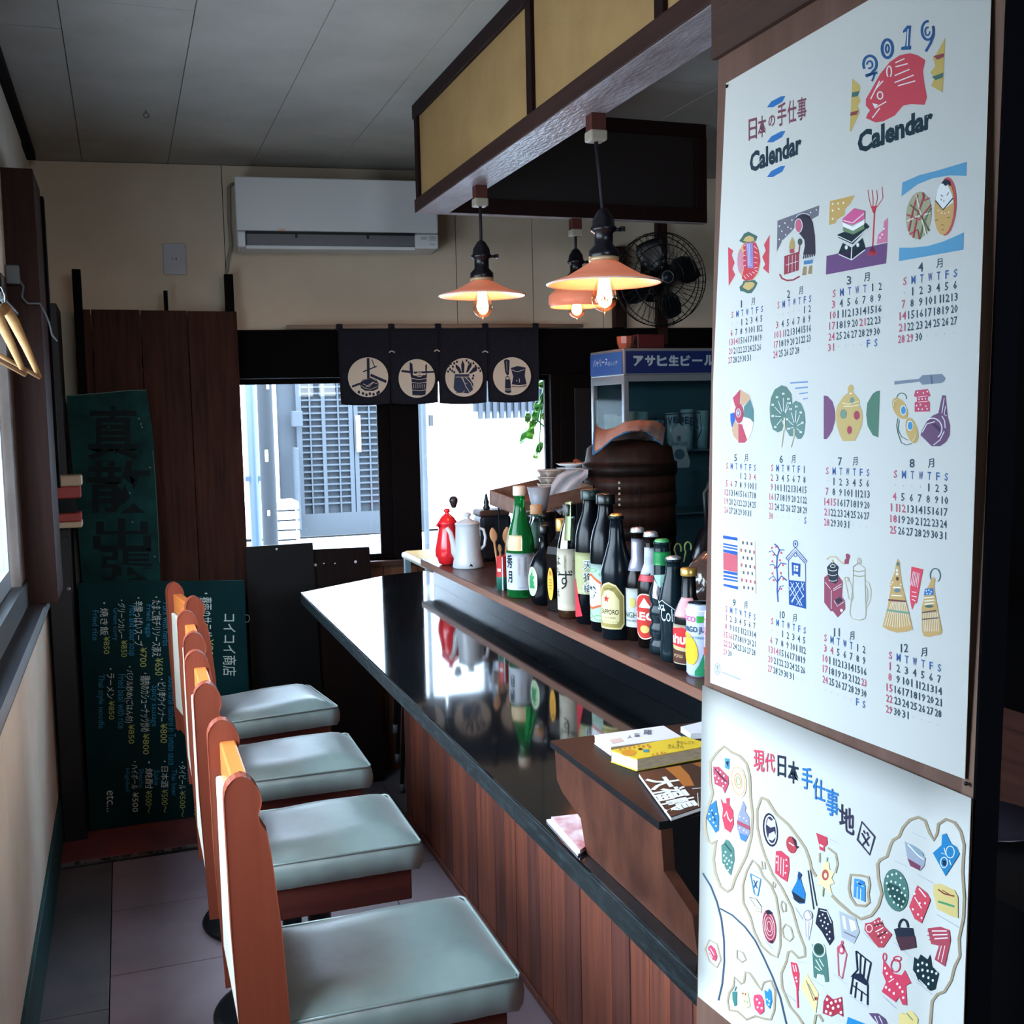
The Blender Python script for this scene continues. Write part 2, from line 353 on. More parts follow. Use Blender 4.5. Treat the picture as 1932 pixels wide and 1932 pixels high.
# dark door leaf right of the window
dr = struct(MB(BM).box((LX1+.012, -.028, .001), (2.10, -.001, HZ-.001), darkw, .002).obj('door_1'))
MB(BM).box((LX1+.075, -.033, .25), (1.985, -.0285, HZ-.06), mat('door_panel', '#080b12', .5, c2='#0c1017', scale=4), .002).obj('door_panel', dr)
MB(BM).box((1.99, -.033, .25), (2.0, -.0285, HZ-.06), mat('slate_edge', '#2b3a42', .4)).obj('glass_edge', dr)
# right wall (kitchen), front wall with a wide opening
struct(bx('wall_right', (3.3, -3, -.1), (3.42, 4.9, CE+.05), void))
wf = MB(); wf.box((-.5, -2.12, -.1), (.15, -2.0, CE+.05), brown2).box((1.65, -2.12, -.1), (3.42, -2.0, CE+.05), brown2).box((.15, -2.12, -.1), (1.65, -2.0, 1.7), brown2).box((.15, -2.12, 2.25), (1.65, -2.0, CE+.05), brown2)
struct(wf.obj('wall_front'))
# pillar / shutter case standing proud at the far end of the left window
pc = Y(117, 1130, 3.40)
pl = MB().box((XL-.011, 3.335, pc.z), (-.196, 3.62, 2.19), wood('pillar_wood', '#2a1714', '#36201b', 'z', .5), .002)
struct(pl.obj('trim_3'))
struct(MB().box((XL-.011, 3.62, 1.3), (-.188, 3.68, 2.17), darkw).obj('trim_4'))
# ================================================================ COUNTER
CT = .933
lacq = mat('black_lacquer', '#07090c', .05, c2='#0d1013', scale=3, coat=.3, spec=.5, bump=.01, bscale=9)
lacqe = mat('lacquer_edge', '#0a1114', .4, c2='#232d31', scale=30, stretch=(1, 1, 3), bump=.3, spec=.6, ramp=(.5, .75))
c0 = Z(568, 1118, CT); c1 = Z(730, 1085, CT); c2_ = Z(800, 1077, CT)
out = [(.518, .50, 0), (.518, c0.y, 0), (c1.x, c1.y, 0), (1.02, c2_.y, 0), (1.02, .50, 0)]
t = thing('bar_counter', 'long black lacquered bar counter with an angled far end over wooden boards', 'counter', (.72, 2, 0))
P0 = at0((.72, 2, 0))
MB(P0).prism([(x, y, CT-.034) for x, y, _ in out], (0, 0, .034), lacq).obj('worktop', t)
MB(P0).box((.5165, .5, CT-.0345), (.5185, c0.y-.002, CT-.004), lacqe, .0008).obj('edge_band', t)
plk = wood('counter_board', '#684038', '#9c5842', 'z', .42, scale=7, bump=.5)
plk2 = wood('counter_board_dark', '#573835', '#804c3f', 'z', .45, scale=7, bump=.5)
bd = MB(P0).box((.945, .5, .0), (.96, 3.92, CT-.036), void); bk = bd.obj('carcass', t)
y = 3.915; i = 0
while y > .52:
    w_ = .0885 + random.uniform(-.003, .003)
    MB(P0).box((.93+random.uniform(-.0008, .0008), y-w_+.0012, .0025), (.9449, y-.0012, CT-.0345), plk if (i*7) % 3 else plk2, .0018).obj('board', t); y -= w_; i += 1
MB(P0).box((.922, .5, .0005), (.9295, 3.915, .022), plk2, .002).obj('kick_strip', t)
for yy in (1.0, 2.2, 3.4): MB(P0).box((.56, yy-.02, CT-.075), (.9295, yy+.02, CT-.0345), darkw).obj('bracket', t)
# ledge shelf
LZ = 1.015
ledgem = wood('ledge_wood', '#3a2623', '#53352d', 'y', .32, scale=6, bump=.15, coat=.15)
l0 = Z(795, 1055, LZ)
t = thing('bar_shelf', 'raised reddish brown shelf along the back of the black counter holding bottles', 'shelf', (1.1, 2, CT))
P0 = at0((1.1, 2, CT))
MB(P0).prism([(.923, .5, LZ-.022), (.923, l0.y, LZ-.022), (1.30, l0.y+.05, LZ-.022), (1.30, .5, LZ-.022)], (0, 0, .022), ledgem).obj('top', t)
MB(P0).box((.921, .5, LZ-.020), (.9228, l0.y, LZ-.002), wood('ledge_edge', '#6b4a3e', '#7d5747', 'y', .5)).obj('edge_strip', t)
MB(P0).prism([(.955, .5, CT+.0005), (.955, l0.y-.03, CT+.0005), (1.02, l0.y-.02, CT+.0005), (1.02, .5, CT+.0005)], (0, 0, LZ-.0225-CT), mat('riser_lacquer', '#07090c', .22, spec=.5)).obj('riser', t)
# ================================================================ BAR STOOLS
orange = wood('stool_side_wood', '#6e3122', '#7c3c2a', 'z', .45, scale=5, bump=.15, coat=.1)
railm = wood('stool_rail_wood', '#b8642e', '#c8763a', 'y', .4, scale=5, bump=.05, coat=.2)
cloth = mat('cream_cloth', '#c4c0b2', .85, c2='#b9b4a4', scale=12, bump=.15, bscale=300)
velvet = mat('grey_green_velvet', '#66736f', .40, c2='#86938f', scale=5, bump=.25, bscale=22, sheen=.2, spec=1.0, ramp=(.3, .7))
velvet.node_tree.nodes['Principled BSDF'].inputs['Coat Weight'].default_value = .5; velvet.node_tree.nodes['Principled BSDF'].inputs['Coat Roughness'].default_value = .33
vinyl = mat('dark_vinyl', '#060709', .45, spec=.3)
foil = mat('worn_foil', '#8d8d8a', .3, c2='#26221f', scale=60, ramp=(.45, .55))
iron = mat('black_iron', '#15181c', .35, metal=.4, bump=.2, scale=60)
def make_stool():
    t = thing('bar_stool', 'x', 'stool')
    prof = [(-.206, .573), (-.215, .80), (-.217, .990), (-.2155, 1.000), (-.212, 1.008), (-.207, 1.0135), (-.200, 1.017), (-.193, 1.018), (-.186, 1.0165), (-.180, 1.012), (-.174, 1.004), (-.1695, .994), (-.1675, .984), (-.168, .976), (-.1705, .969), (-.1725, .962), (-.1715, .954), (-.168, .946), (-.162, .936), (-.157, .90), (-.148, .80), (-.143, .70), (-.141, .573)]
    for sgn in (-1, 1):
        y0 = sgn*.15-.012
        o = MB().prism([(x, y0, z) for x, z in prof], (0, .024, 0), orange, False)
        o = o.obj('side_board', t); b = o.modifiers.new('b', 'BEVEL'); b.width = .004; b.segments = 2; b.limit_method = 'ANGLE'
    MB().box((-.199, -.138, .93), (-.174, .138, .984), railm, .003).obj('top_rail', t)
    MB().box((-.2075, -.137, .642), (-.196, .137, .9295), cloth, .004).obj('back_cloth', t)
    MB().box((-.1959, -.137, .63), (-.170, .137, .929), vinyl, .008).obj('back_pad', t)
    MB().box((-.1699, -.138, .86), (-.1665, .138, .93), foil, .001).obj('foil_trim', t)
    MB().box((-.199, -.137, .575), (-.18, .137, .6295), orange, .002).obj('lower_rail', t)
    # cushion: crowned top with puckered sides
    n = 14; rows = []
    x0, x1, hy = -.155, .203, .150
    for i in range(n+1):
        rr = []
        for j in range(n+1):
            u, v = i/n, j/n; e = min(u, 1-u, v, 1-v)
            z = .652+.020*min(1, (e/.20))**.6 + .002*math.sin(9*u+3*v) + .010*u*u*min(1, (1-u)/.12)*min(1, e/.1)
            cut = .02 if (u > .99 and (v < .01 or v > .99)) else 0
            bow = .012*math.sin(math.pi*v)*(u == 1)
            rr.append((x0+(x1-x0)*u-cut*.3, -hy+2*hy*v, z))
        rows.append(rr)
    mb = MB().grid(rows, velvet)
    def loop(s, dz, z):
        c = []
        for k in range(56):
            a = k/56*4; sd = int(a); f_ = a-sd
            w = .0025*math.sin(k*2.7)*s
            if sd == 0: p = (x0+(x1-x0)*f_, -hy-dz+w)
            elif sd == 1: p = (x1+dz-w, -hy+2*hy*f_)
            elif sd == 2: p = (x1-(x1-x0)*f_, hy+dz-w)
            else: p = (x0-dz+w, hy-2*hy*f_)
            c.append((p[0], p[1], z))
        return c+[c[0]]
    mb.grid([loop(0, 0, .652), loop(.3, .003, .646), loop(1, .006, .630), loop(1, .004, .612), loop(.3, -.004, .600)], velvet)
    cu = mb.obj('seat_cushion', t)
    pr = [(x0, -hy, .6525), (x0+.1, -hy-.001, .6535), (x1-.004, -hy-.001, .6525), (x1+.001, -hy+.01, .6525), (x1+.001, hy-.01, .6525), (x1-.004, hy, .6525), (x0, hy, .6525)]
    MB().tube(pr, .0028, velvet, 6).obj('piping', cu)
    MB().box((-.14, -.138, .535), (.185, .138, .5995), wood('stool_apron', '#4a2420', '#5a2c25', 'x', .4), .003).obj('apron', t)
    MB().lathe([(.03, .02), (.026, .05), (.024, .25), (.024, .50), (.06, .525), (.06, .5345)], (.02, 0, 0), iron, 20).obj('pedestal', t)
    MB().lathe([(.180, .0012), (.184, .008), (.180, .014), (.165, .020), (.03, .030), (.0, .030)], (0, 0, 0), iron, 40).obj('base_disc', t)
    return t
def copy_tree(o, p=None):
    c = o.copy(); col.objects.link(c); c.parent = p
    for ch in list(o.children): copy_tree(ch, c)
    return c
proto = make_stool()
for i, (yc, dx, rz, lb) in enumerate(((1.65, .0, 0, 'nearest bar stool with velvet seat, filling the bottom of the view'),
    (2.215, -.006, 0, 'second bar stool from the camera, its orange side board reaching the iron disc'),
    (2.725, .002, 0, 'third bar stool from the camera, between two others at the counter'),
    (3.275, .012, 7.5, 'farthest bar stool, turned a little, beside the green menu board'))):
    o = proto if i == 0 else copy_tree(proto)
    o.location = (.32+dx, yc, .0005); o.rotation_euler = (0, 0, R(rz)); o['label'] = lb; o['group'] = 'bar stools along the counter'
# ================================================================ WOODEN BOX ON THE COUNTER, BOOKS
t = thing('wooden_box', 'scuffed brown wooden box with black lid on the near end of the counter', 'box', (.63, 1.15, CT))
P0 = at0((.63, 1.15, CT))
scuff = mat('scuffed_wood', '#351c15', .5, spec=.15, c2='#553022', scale=14, stretch=(1, 1.4, .8), bump=.5, detail=10, ramp=(.35, .75))
blackp = mat('black_paint', '#0a0a0d', .5, spec=.2, c2='#100f12', scale=12, bump=.2)
MB(P0).prism([(.535, .975, CT+.0005), (.535, 1.268, CT+.0005), (.535, 1.284, CT+.040), (.535, 1.346, CT+.054), (.535, 1.366, CT+.066), (.535, 1.372, CT+.108), (.535, 1.056, CT+.108), (.535, 1.050, CT+.062), (.535, .985, CT+.040)], (.014, 0, 0), scuff).obj('side_panel', t)
MB(P0).box((.5491, 1.062, CT+.0005), (.86, 1.26, CT+.107), blackp, .002).obj('body', t)
MB(P0).prism([(.531, 1.052, CT+.1085), (.531, 1.378, CT+.1085), (.875, 1.378, CT+.1085), (.875, 1.052, CT+.1085)], (0, 0, .009), blackp).obj('lid', t)
BT = CT+.118
pap = mat('white_paper', '#e6e6ea', .6); papg = mat('page_edges', '#c9b79a', .8, c2='#a8947a', scale=90, stretch=(1, 1, 12))
def book(name, q, z, h, cover, label, cat, edges=None, group=None):
    q = [Z(*p, z+h) for p in q]; c = sum(q, Vector())/4; c.z = z
    t = thing(name, label, cat, c, group); P = at0(c)
    ins = [c+(p-c)*.985 for p in q]
    MB(P).prism([(p.x, p.y, z+.001) for p in ins], (0, 0, h-.002), edges or pap).obj('pages', t)
    MB(P).prism([(p.x, p.y, z+h-.001) for p in q], (0, 0, .001), cover).obj('cover', t)
    MB(P).prism([(p.x, p.y, z) for p in q], (0, 0, .001), cover).obj('back_cover', t)
    return t, c
def flat(z, c): 
    def f(px, py, l): return Z(px, py, z+.0002*l)-c
    return f
yel = mat('yellow_cover', '#d8b92e', .45); mag = mat('dark_cover', '#2d2220', .35); wht = mat('white_cover', '#dcdce4', .4)
t, c = book('magazine', [(1204, 1457), (1330, 1436), (1334, 1518), (1266, 1541)], BT, .006, mag, 'dark brown magazine with large white characters, lying on the black box lid', 'magazine')
a = Art(flat(BT+.006, c))
a.p('#a8652e', '1255,1449 1283,1444 1300,1462 1310,1482 1290,1484 1275,1466').p('#8d5326', '1305,1440 1330,1436 1331,1452')
a.t('#e8e6e0', '大福帳', ((1273, 1462), (1322, 1519), (1254, 1536), (1215, 1470)), 2, .03)
a.l('#cfccc4', 1.5, '1316,1496 1318,1522').l('#cfccc4', 1.2, '1306,1488 1327,1486').obj('print', t)
t, c = book('book', [(1284, 1371), (1330, 1360), (1332, 1382), (1303, 1384)], BT, .008, wht, 'white book half hidden behind the calendar board, on the black box lid', 'book')
t, c = book('book', [(1121, 1387), (1252, 1369), (1288, 1391), (1152, 1409)], BT, .012, wht, 'white paperback with a pale orange band, behind the yellow book', 'book', papg)
a = Art(flat(BT+.012, c)); a.p('#d9b3a8', '1150,1396 1170,1392 1178,1398 1156,1403').b('#39404e', '羅', 1214, 1377, 1230, 1386, 2).b('#39404e', '童', 1196, 1383, 1208, 1390, 2).b('#39404e', '人', 1184, 1387, 1193, 1393, 2); a.obj('print', t)
t, c = book('book', [(1152, 1415), (1290, 1389), (1345, 1405), (1202, 1432)], BT, .016, yel, 'yellow paperback with orange dots beside the white paperback', 'book', papg)
a = Art(flat(BT+.016, c)); a.e('#d08a2c', 1186, 1420, 14, 6.5).d('#c47f3a', 2.2, '1170,1414 1178,1411 1187,1410 1196,1409 1205,1407 1213,1408 1222,1406 1225,1409 1232,1424 1240,1422 1248,1420 1254,1421', 2)
a.b('#3b3320', '●', 1204, 1411, 1212, 1415, 2).b('#3f7f9c', '■', 1214, 1414, 1224, 1419, 2).b('#33301f', 'さんさん', 1260, 1404, 1290, 1412, 2).b('#54492a', '手のしごと', 1276, 1398, 1310, 1404, 2); a.obj('print', t)
for i, (q, h) in enumerate((([(1031, 1546), (1100, 1538), (1120, 1590), (1090, 1612)], .003), ([(1040, 1541), (1104, 1534), (1122, 1584), (1094, 1604)], .004))):
    z = CT+.0005+i*.0035
    t, c = book('leaflet', q, z, h*.8, wht if not i else mat('rose_cover', '#a8606a', .4, c2='#d8d4da', scale=25), ('lower white leaflet sticking out from under the brown box', 'upper rose and white leaflet sticking out from under the brown box')[i], 'leaflet')
# ================================================================ HANGING BOX (hood) AND LAMPS
fz0 = 2.15
t = thing('hanging_hood', 'hanging box of dark wood frames with beige panels above the counter', 'hood', (1.4, 2.3, CE))
P0 = at0((1.4, 2.3, CE)); FX = .93; FY = 3.545
hw = wood('hood_frame', '#32211f', '#402c28', 'y', .5, scale=6); hwd = wood('hood_frame_dark', '#1a0c0d', '#221010', 'z', .5)
panel = mat('beige_panel', '#a88858', .85, c2='#98794c', scale=5, bump=.2, bscale=120)
under = mat('sheen_underside', '#85767a', .3, c2='#aaa6ae', scale=5, stretch=(3, 1, 1), bump=.4, bscale=40, spec=.6)  # pale tones paint the bright reflection under the rails
MB(P0).box((FX, -1.0, fz0), (FX+.108, FY, fz0+.042), hw, .002).obj('bottom_rail', t)
MB(P0).box((FX+.003, -1.0, fz0-.0015), (FX+.106, FY-.003, fz0-.0001), under).obj('bottom_strip', t)
MB(P0).box((FX, -1.0, CE-.045), (FX+.05, FY, CE-.001), hwd, .002).obj('top_rail', t)
sy = [FY-.03, X(995, 120, FX).y, X(1240, 40, FX).y, .95, .2]
for k, y_ in enumerate(sy): MB(P0).box((FX+.002, y_-.018, fz0+.0421), (FX+.05, y_+.018, CE-.0451), hwd, .002).obj('stile', t)
for a_, b_ in zip(sy, sy[1:]): MB(P0).box((FX+.012, b_+.0181, fz0+.0421), (FX+.022, a_-.0181, CE-.0451), panel).obj('panel', t)
rx1 = 1.985
MB(P0).box((FX+.1081, FY-.035, fz0), (rx1, FY, fz0+.05), hwd, .002).obj('bottom_rail', t)
MB(P0).box((FX+.1081, FY-.03, CE-.045), (rx1, FY, CE-.001), hwd, .002).obj('top_rail', t)
MB(P0).box((rx1-.045, FY-.034, fz0+.0501), (rx1, FY-.001, CE-.0451), hwd, .002).obj('stile', t)
MB(P0).box((FX+.1081, FY-.02, fz0+.0501), (rx1-.0451, FY-.01, CE-.0451), mat('hood_panel_shaded', '#150b0e', .5)).obj('panel', t)  # shade on the back panel is put into its near black colour
MB(P0).box((FX+.1081, FY-.036, fz0-.0015), (rx1, FY-.002, fz0-.0001), under).obj('bottom_strip', t)
shade = mat('opal_shade', '#de9884', .35, trans=.0, spec=.4, emis='#ff8a5c', es=.16)
rimm = mat('opal_rim', '#f0d8cc', .2)
bulbg = thin_glass('bulb_glass', '#fff0dc', .03)
fil = mat('filament', '#ffb070', .5, emis='#ffb070', es=110)
brass = mat('aged_brass', '#b9a684', .4, metal=.3); bak = mat('bakelite', '#12121a', .3); cordm = mat('black_cord', '#0d0e18', .7); cer = mat('ceramic_rose', '#9c9586', .5)
def lamp(mount, mz, rimc, rimz, rr, label, hgt=.045, cup=False, lens=1.0):
    cx, cy = rimc
    t = thing('pendant_lamp', label, 'lamp', (cx, cy, rimz), 'pendant lamps under the hood'); P = at0((cx, cy, rimz)); mx, my = mount
    MB(P).box((mx-.017, my-.017, mz-.035), (mx+.017, my+.017, mz), wood('mount_block', '#4a2a26', '#57302a')).box((mx-.02, my-.02, mz-.058), (mx+.02, my+.02, mz-.0351), cer, .004).obj('ceiling_rose', t)
    n = rimz+hgt+.115
    MB(P).tube([(mx, my, mz-.058), (mx+(cx-mx)*.5, my, (mz-.058+n)/2), (cx, cy, n-.01)], .0048, cordm).obj('cord', t)
    MB(P).lathe([(.006, n+.004), (.012, n), (.024, n-.02), (.026, n-.035), (.030, n-.038), (.028, n-.045), (.021, n-.05), (.021, n-.075), (.033, n-.088), (.034, n-.10), (.030, n-.108)], (cx, cy, 0), bak, 20).tube([(cx+.02, cy, n-.042), (cx+.045, cy-.004, n-.040)], .004, bak).box((cx+.040, cy-.008, n-.045), (cx+.05, cy+.002, n-.034), bak).obj('socket', t)
    MB(P).lathe([(.034, rimz+hgt+.004), (.034, rimz+hgt+.012), (.026, rimz+hgt+.016)], (cx, cy, 0), brass, 20).obj('collar', t)
    pr = [(.026, rimz+hgt+.004), (.036, rimz+hgt), (.055, rimz+hgt*.74), (.085, rimz+hgt*.36), (rr-.003, rimz+.003), (rr, rimz)]
    if cup: pr = [(.026, rimz+hgt+.004), (.05, rimz+hgt-.004), (rr-.01, rimz+.048), (rr, rimz+.036), (rr+.001, rimz+.012), (rr-.004, rimz)]
    MB(P).lathe(pr+[(r-.002, z-.002) for r, z in reversed(pr)], (cx, cy, 0), shade, 48, cap=False).obj('shade', t)
    if not cup: MB(P).lathe([(rr-.002, rimz-.002), (rr+.002, rimz-.001), (rr+.002, rimz+.001), (rr-.002, rimz+.001)], (cx, cy, 0), rimm, 48, cap=False).obj('rim', t)
    b0 = rimz+(.012 if not cup else .02); hb = .075*lens
    bu = MB(P).lathe([(.013, b0+.012), (.014, b0), (.022, b0-hb*.28), (.0275, b0-hb*.48), (.0285, b0-hb*.62), (.026, b0-hb*.78), (.019, b0-hb*.91), (.009, b0-hb*.98), (.003, b0-hb*1.0), (.002, b0-hb*1.05), (.0, b0-hb*1.09)], (cx, cy, 0), bulbg, 24).obj('bulb', t)
    fm = MB(P)
    for k in range(6):
        g = R(60*k); fm.tube([(cx+.010*math.cos(g), cy+.010*math.sin(g), b0-.002), (cx+.014*math.cos(g+.5), cy+.014*math.sin(g+.5), b0-hb*.60)], .0034, fil, 6)
    fm.obj('filament', bu)
    l = bpy.data.lights.new('lamp_glow', 'POINT'); l.energy = 1.2 if not cup else .6; l.color = (1, .54, .34); l.shadow_soft_size = .012
    lo = bpy.data.objects.new('lamp_glow', l); lo.location = (0, 0, b0-hb*.4-rimz); lo.parent = t; col.objects.link(lo)
a_ = Y(910, 558, 3.08); b_ = Y(1140, 535, 2.29)
rA = (Y(988, 558, 3.08)-Y(832, 558, 3.08)).length/2; rB = (Y(1245, 530, 2.29)-Y(1048, 540, 2.29)).length/2
lamp((a_.x, a_.y), fz0-.002, (a_.x, a_.y), a_.z, rA, 'left pendant lamp with flat conical orange glass shade, in front of the air conditioner wall', .038)
lamp((min(b_.x, 1.018), b_.y), fz0-.002, (b_.x, b_.y), b_.z, rB, 'largest and nearest pendant lamp with conical orange glass shade', .045)
c_ = Y(1088, 578, 3.527)
lamp((c_.x, c_.y), fz0-.002, (c_.x, c_.y), c_.z, .095, 'pendant lamp with ribbed drum shaped pink shade behind the nearest lamp', .075, cup=True, lens=.8)
# ================================================================ ON THE BACK WALL
acw = mat('ac_white', '#d9dfe4', .45); acg = mat('ac_louvre', '#6d7076', .5); acd = mat('ac_slot', '#0b0d16', .6)
def on_wall(name, label, cat, lx, lz, group=None):
    t = thing(name, label, cat, BM @ Vector((lx, 0, lz)), group); return t, at0(BM @ Vector((lx, 0, lz))) @ BM
D_ = .20
x0, z1 = BL(441, 334, D_); x1, z0 = BL(829, 474, D_); z1 += .004
t, P = on_wall('air_conditioner', 'white wall mounted air conditioner under the ceiling', 'air conditioner', (x0+x1)/2, z0)
MB(P).box((x0, -D_+.02, z0+.012), (x1, -.0005, z1-.002), acw, .01).obj('casing', t)
zs = z0+.066
fp = MB(P).box((x0+.002, -D_, zs+.004), (x1-.002, -D_+.0199, z1), acw, .006).obj('front_panel', t)
xa, xb = BL(463, 440, D_)[0], BL(783, 440, D_)[0]
MB(P).box((x0+.004, -D_+.003, z0+.01), (xa, -D_+.0199, zs), acw, .004).box((xb, -D_+.003, z0+.01), (x1-.003, -D_+.0199, zs), acw, .004).box((xa, -D_+.003, z0+.003), (xb, -D_+.0199, z0+.016), acw, .002).obj('lower_trim', t)
MB(P).box((xa, -D_+.012, z0+.0165), (xb, -D_+.0195, zs), acg).obj('louvre', t)
MB(P).box((xa, -D_+.004, zs-.006), (xb, -D_+.012, zs+.002), acd).box((xa, -D_+.004, z0+.016), (xa+.003, -D_+.012, zs), acd).obj('slot_shadow_gap', t)  # solid dark bars paint the shade of the outlet slot
for px in (559, 694): xx = BL(px, 445, D_)[0]; MB(P).box((xx-.003, -D_+.002, zs-.02), (xx+.003, -D_+.0119, zs-.003), acd).obj('louvre_clip', t)
fr = (BM @ Vector((0, -D_-.0004, 0)), (BM.to_3x3() @ Vector((0, -1, 0))))
def wallart(off, c): 
    n = BM.to_3x3() @ Vector((0, -1, 0))
    def f(px, py, l): return BWp(px, py, off+.0003*l)-c
    return f
a = Art(wallart(D_+.0005, t.location))
a.p('#e8b48a', '526,432 539,432 539,435 526,435').l('#7b828c', .9, '794,448 806,448').l('#7b828c', .9, '794,451 804,451').l('#7b828c', .9, '810,447 823,447').l('#7b828c', .9, '810,450 822,450').l('#7b828c', .9, '810,453 823,453').l('#7b828c', .9, '811,461 820,461').obj('print', fp)
# drain hose
hp = [BL(441, 345, .03), BL(431, 352, .03), BL(432, 420, .03), BL(436, 462, .03), BL(430, 492, .03), BL(427, 515, .03)]
o = MB(at0(BM @ Vector((hp[0][0], 0, hp[0][1]))) @ BM).tube([(x, -.02, z) for x, z in hp], .0055, mat('grey_hose', '#8f8b80', .6), 8).obj('hose'); o.location = BM @ Vector((hp[0][0], 0, hp[0][1]))
tag(o, 'thin grey hose running down beside the air conditioner', 'hose')
# outlet
x0, z0 = BL(309, 518, .008); x1, z1 = BL(350, 459, .008)
t, P = on_wall('wall_outlet', 'white wall outlet plate with one socket, left of the air conditioner', 'outlet', (x0+x1)/2, z0)
MB(P).box((x0, -.008, z0), (x1, -.0002, z1), mat('outlet_white', '#a9acb4', .4), .003).obj('plate', t)
cx, cz = BL(329, 488, .009); MB(P).box((cx-.008, -.0095, cz-.005), (cx-.006, -.0081, cz+.004), black).box((cx+.005, -.0095, cz-.005), (cx+.0085, -.0081, cz+.004), black).obj('socket_holes', t)
# curtain rod + noren
RO = .075
rx0, rz = BL(540, 617, RO); rx1, _z = BL(1100, 618, RO)
o = MB(at0(BM @ Vector((rx0, -RO, rz))) @ BM).tube([(rx0, -RO, rz), (rx1, -RO, rz)], .0075, wood('pale_rod', '#8d7668', '#a08a7a', 'x', .5), 12).obj('curtain_rod'); o.location = BM @ Vector((rx0, -RO, rz))
tag(o, 'pale wooden rod above the window carrying the indigo curtain', 'rod')
indigo = mat('indigo_cloth', '#090c18', .9, c2='#101628', scale=180, stretch=(1, 1, .2), bump=.3)
NX0, NZ0 = BL(642, 762, RO); NX1, _ = BL(1018, 752, RO)
t = thing('noren_curtain', 'short indigo split curtain with four white picture discs', 'curtain', BM @ Vector(((NX0+NX1)/2, -RO, rz)))
P = at0(BM @ Vector(((NX0+NX1)/2, -RO, rz))) @ BM
cut = [NX0]+[BL(px, 740, RO)[0] for px in (737, 828, 920)]+[NX1]
zb = [BL(690, 762, RO)[1], BL(786, 760, RO)[1], BL(872, 760, RO)[1], BL(966, 757, RO)[1]]
for k in range(4):
    a0, a1 = cut[k], cut[k+1]; rows = []
    for i in range(15):
        v = i/14; row = []
        for j in range(13):
            u = j/12; g = .0 if v < .55 else .0035*(v-.55)/.45
            x = a0+(a1-a0)*u; x += (g if u < .5 else -g)*(abs(u-.5)*2)**4
            yy = -RO+.006*math.sin(math.pi*2*u+k)*v*v+.004*v
            zz = rz-.009-(rz-.009-zb[k])*v + (-.006*math.sin(math.pi*u) if v > .9 else 0)*(v-.9)*10
            row.append((x, yy, zz))
        rows.append(row)
    MB(P).grid(rows, indigo, th=.0012).obj('cloth_panel', t)
for px in (640, 738, 826, 915, 1010):
    lx = BL(px, 617, RO)[0]
    MB(P).tube([(lx, -RO-.009, rz-.014), (lx, -RO-.0098, rz), (lx, -RO-.004, rz+.0092), (lx, -RO+.004, rz+.0092), (lx, -RO+.009, rz), (lx, -RO+.008, rz-.014)], .0035, indigo, 6).box((lx-.013, -RO-.0105, rz-.016), (lx+.013, -RO+.0105, rz+.0105), indigo, .003).obj('loop', t)
W_ = '#cfcabb'; N_ = '#232c44'
a = Art(wallart(RO+.011, t.location))
for px, py in ((740, 664), (825, 662), (916, 664)): a.l('#b9b9b4', 2.2, [(px-6, py+1), (px-1, py-2), (px+5, py+1)], 1)
for cx, cy, rx, ry in ((694.5, 711.8, 38, 37.5), (786.5, 714, 34.5, 36.5), (875.6, 712, 35.5, 36.5), (966, 709.8, 35.8, 35.8)): a.e(W_, cx, cy, rx, ry, 1, seg=44)
b = a.at((430, 600), .2588)
b.l(N_, 20, '1022,292 1024,440', 2).l(N_, 6, '1048,300 1070,355', 2).l(N_, 9, '985,392 1085,352', 2).l(N_, 16, '905,500 965,478', 2).l(N_, 20, '1040,415 1155,465', 2).p(N_, '962,480 985,455 1040,440 1085,460 1098,480 1095,515 1060,532 1000,530 970,510', 2).l(W_, 4, '985,480 1030,500 1060,470 1090,480', 3).l(W_, 4, '1005,505 1060,465', 3).l(W_, 3, '970,492 1000,512 1040,520 1090,500', 3).l(N_, 4, '965,475 985,450 1040,438 1080,452 1098,478', 2)
b.d(N_, 10, '955,540 985,550 1010,560 1035,552 1062,556 1090,548 1100,540', 2)
b.p(N_, '1325,320 1345,335 1350,395 1345,430 1335,430 1325,380', 2).p(N_, '1438,345 1452,335 1450,400 1440,395', 2).l(N_, 16, '1265,386 1330,394', 2).l(N_, 14, '1355,398 1502,392', 2).p(N_, '1335,405 1360,420 1440,415 1452,395 1448,470 1440,560 1410,565 1345,562 1340,470', 2).l(W_, 4, '1338,440 1395,450 1450,440', 3).l(W_, 4, '1338,470 1395,475 1448,468', 3).l(W_, 4, '1342,525 1400,530 1445,522', 3)
for i in range(7): b.l(W_, 3, [(1352+i*14, 482), (1354+i*13, 512)], 3)
b.ring(W_, 4, 1396, 412, 22, 16, 3)
for q_ in ('1705,400 1700,340 1710,305 1725,340 1722,400', '1690,405 1660,360 1660,335 1690,360 1705,400', '1735,400 1750,345 1775,320 1778,350 1750,395', '1755,405 1790,360 1820,355 1815,385 1770,405'): b.p(N_, q_, 2)
b.d(N_, 8, '1610,350 1625,335 1640,355 1620,375 1605,390 1635,385 1650,330 1670,320 1740,310 1755,325 1790,330 1805,350 1830,365 1840,385 1790,420 1785,440 1650,395', 2)
b.p('#33415e', '1655,410 1760,410 1758,430 1790,480 1785,530 1750,550 1700,545 1665,550 1645,510 1650,450', 2).l(W_, 4, '1660,430 1760,430', 3).l(W_, 5, '1710,432 1735,500 1765,545 1790,520 1770,470 1730,432', 3).l(W_, 4, '1655,530 1680,552 1710,548 1725,530', 3).l(W_, 3, '1700,432 1722,470 1745,480', 3)
c = a.at((750, 600), .1812)
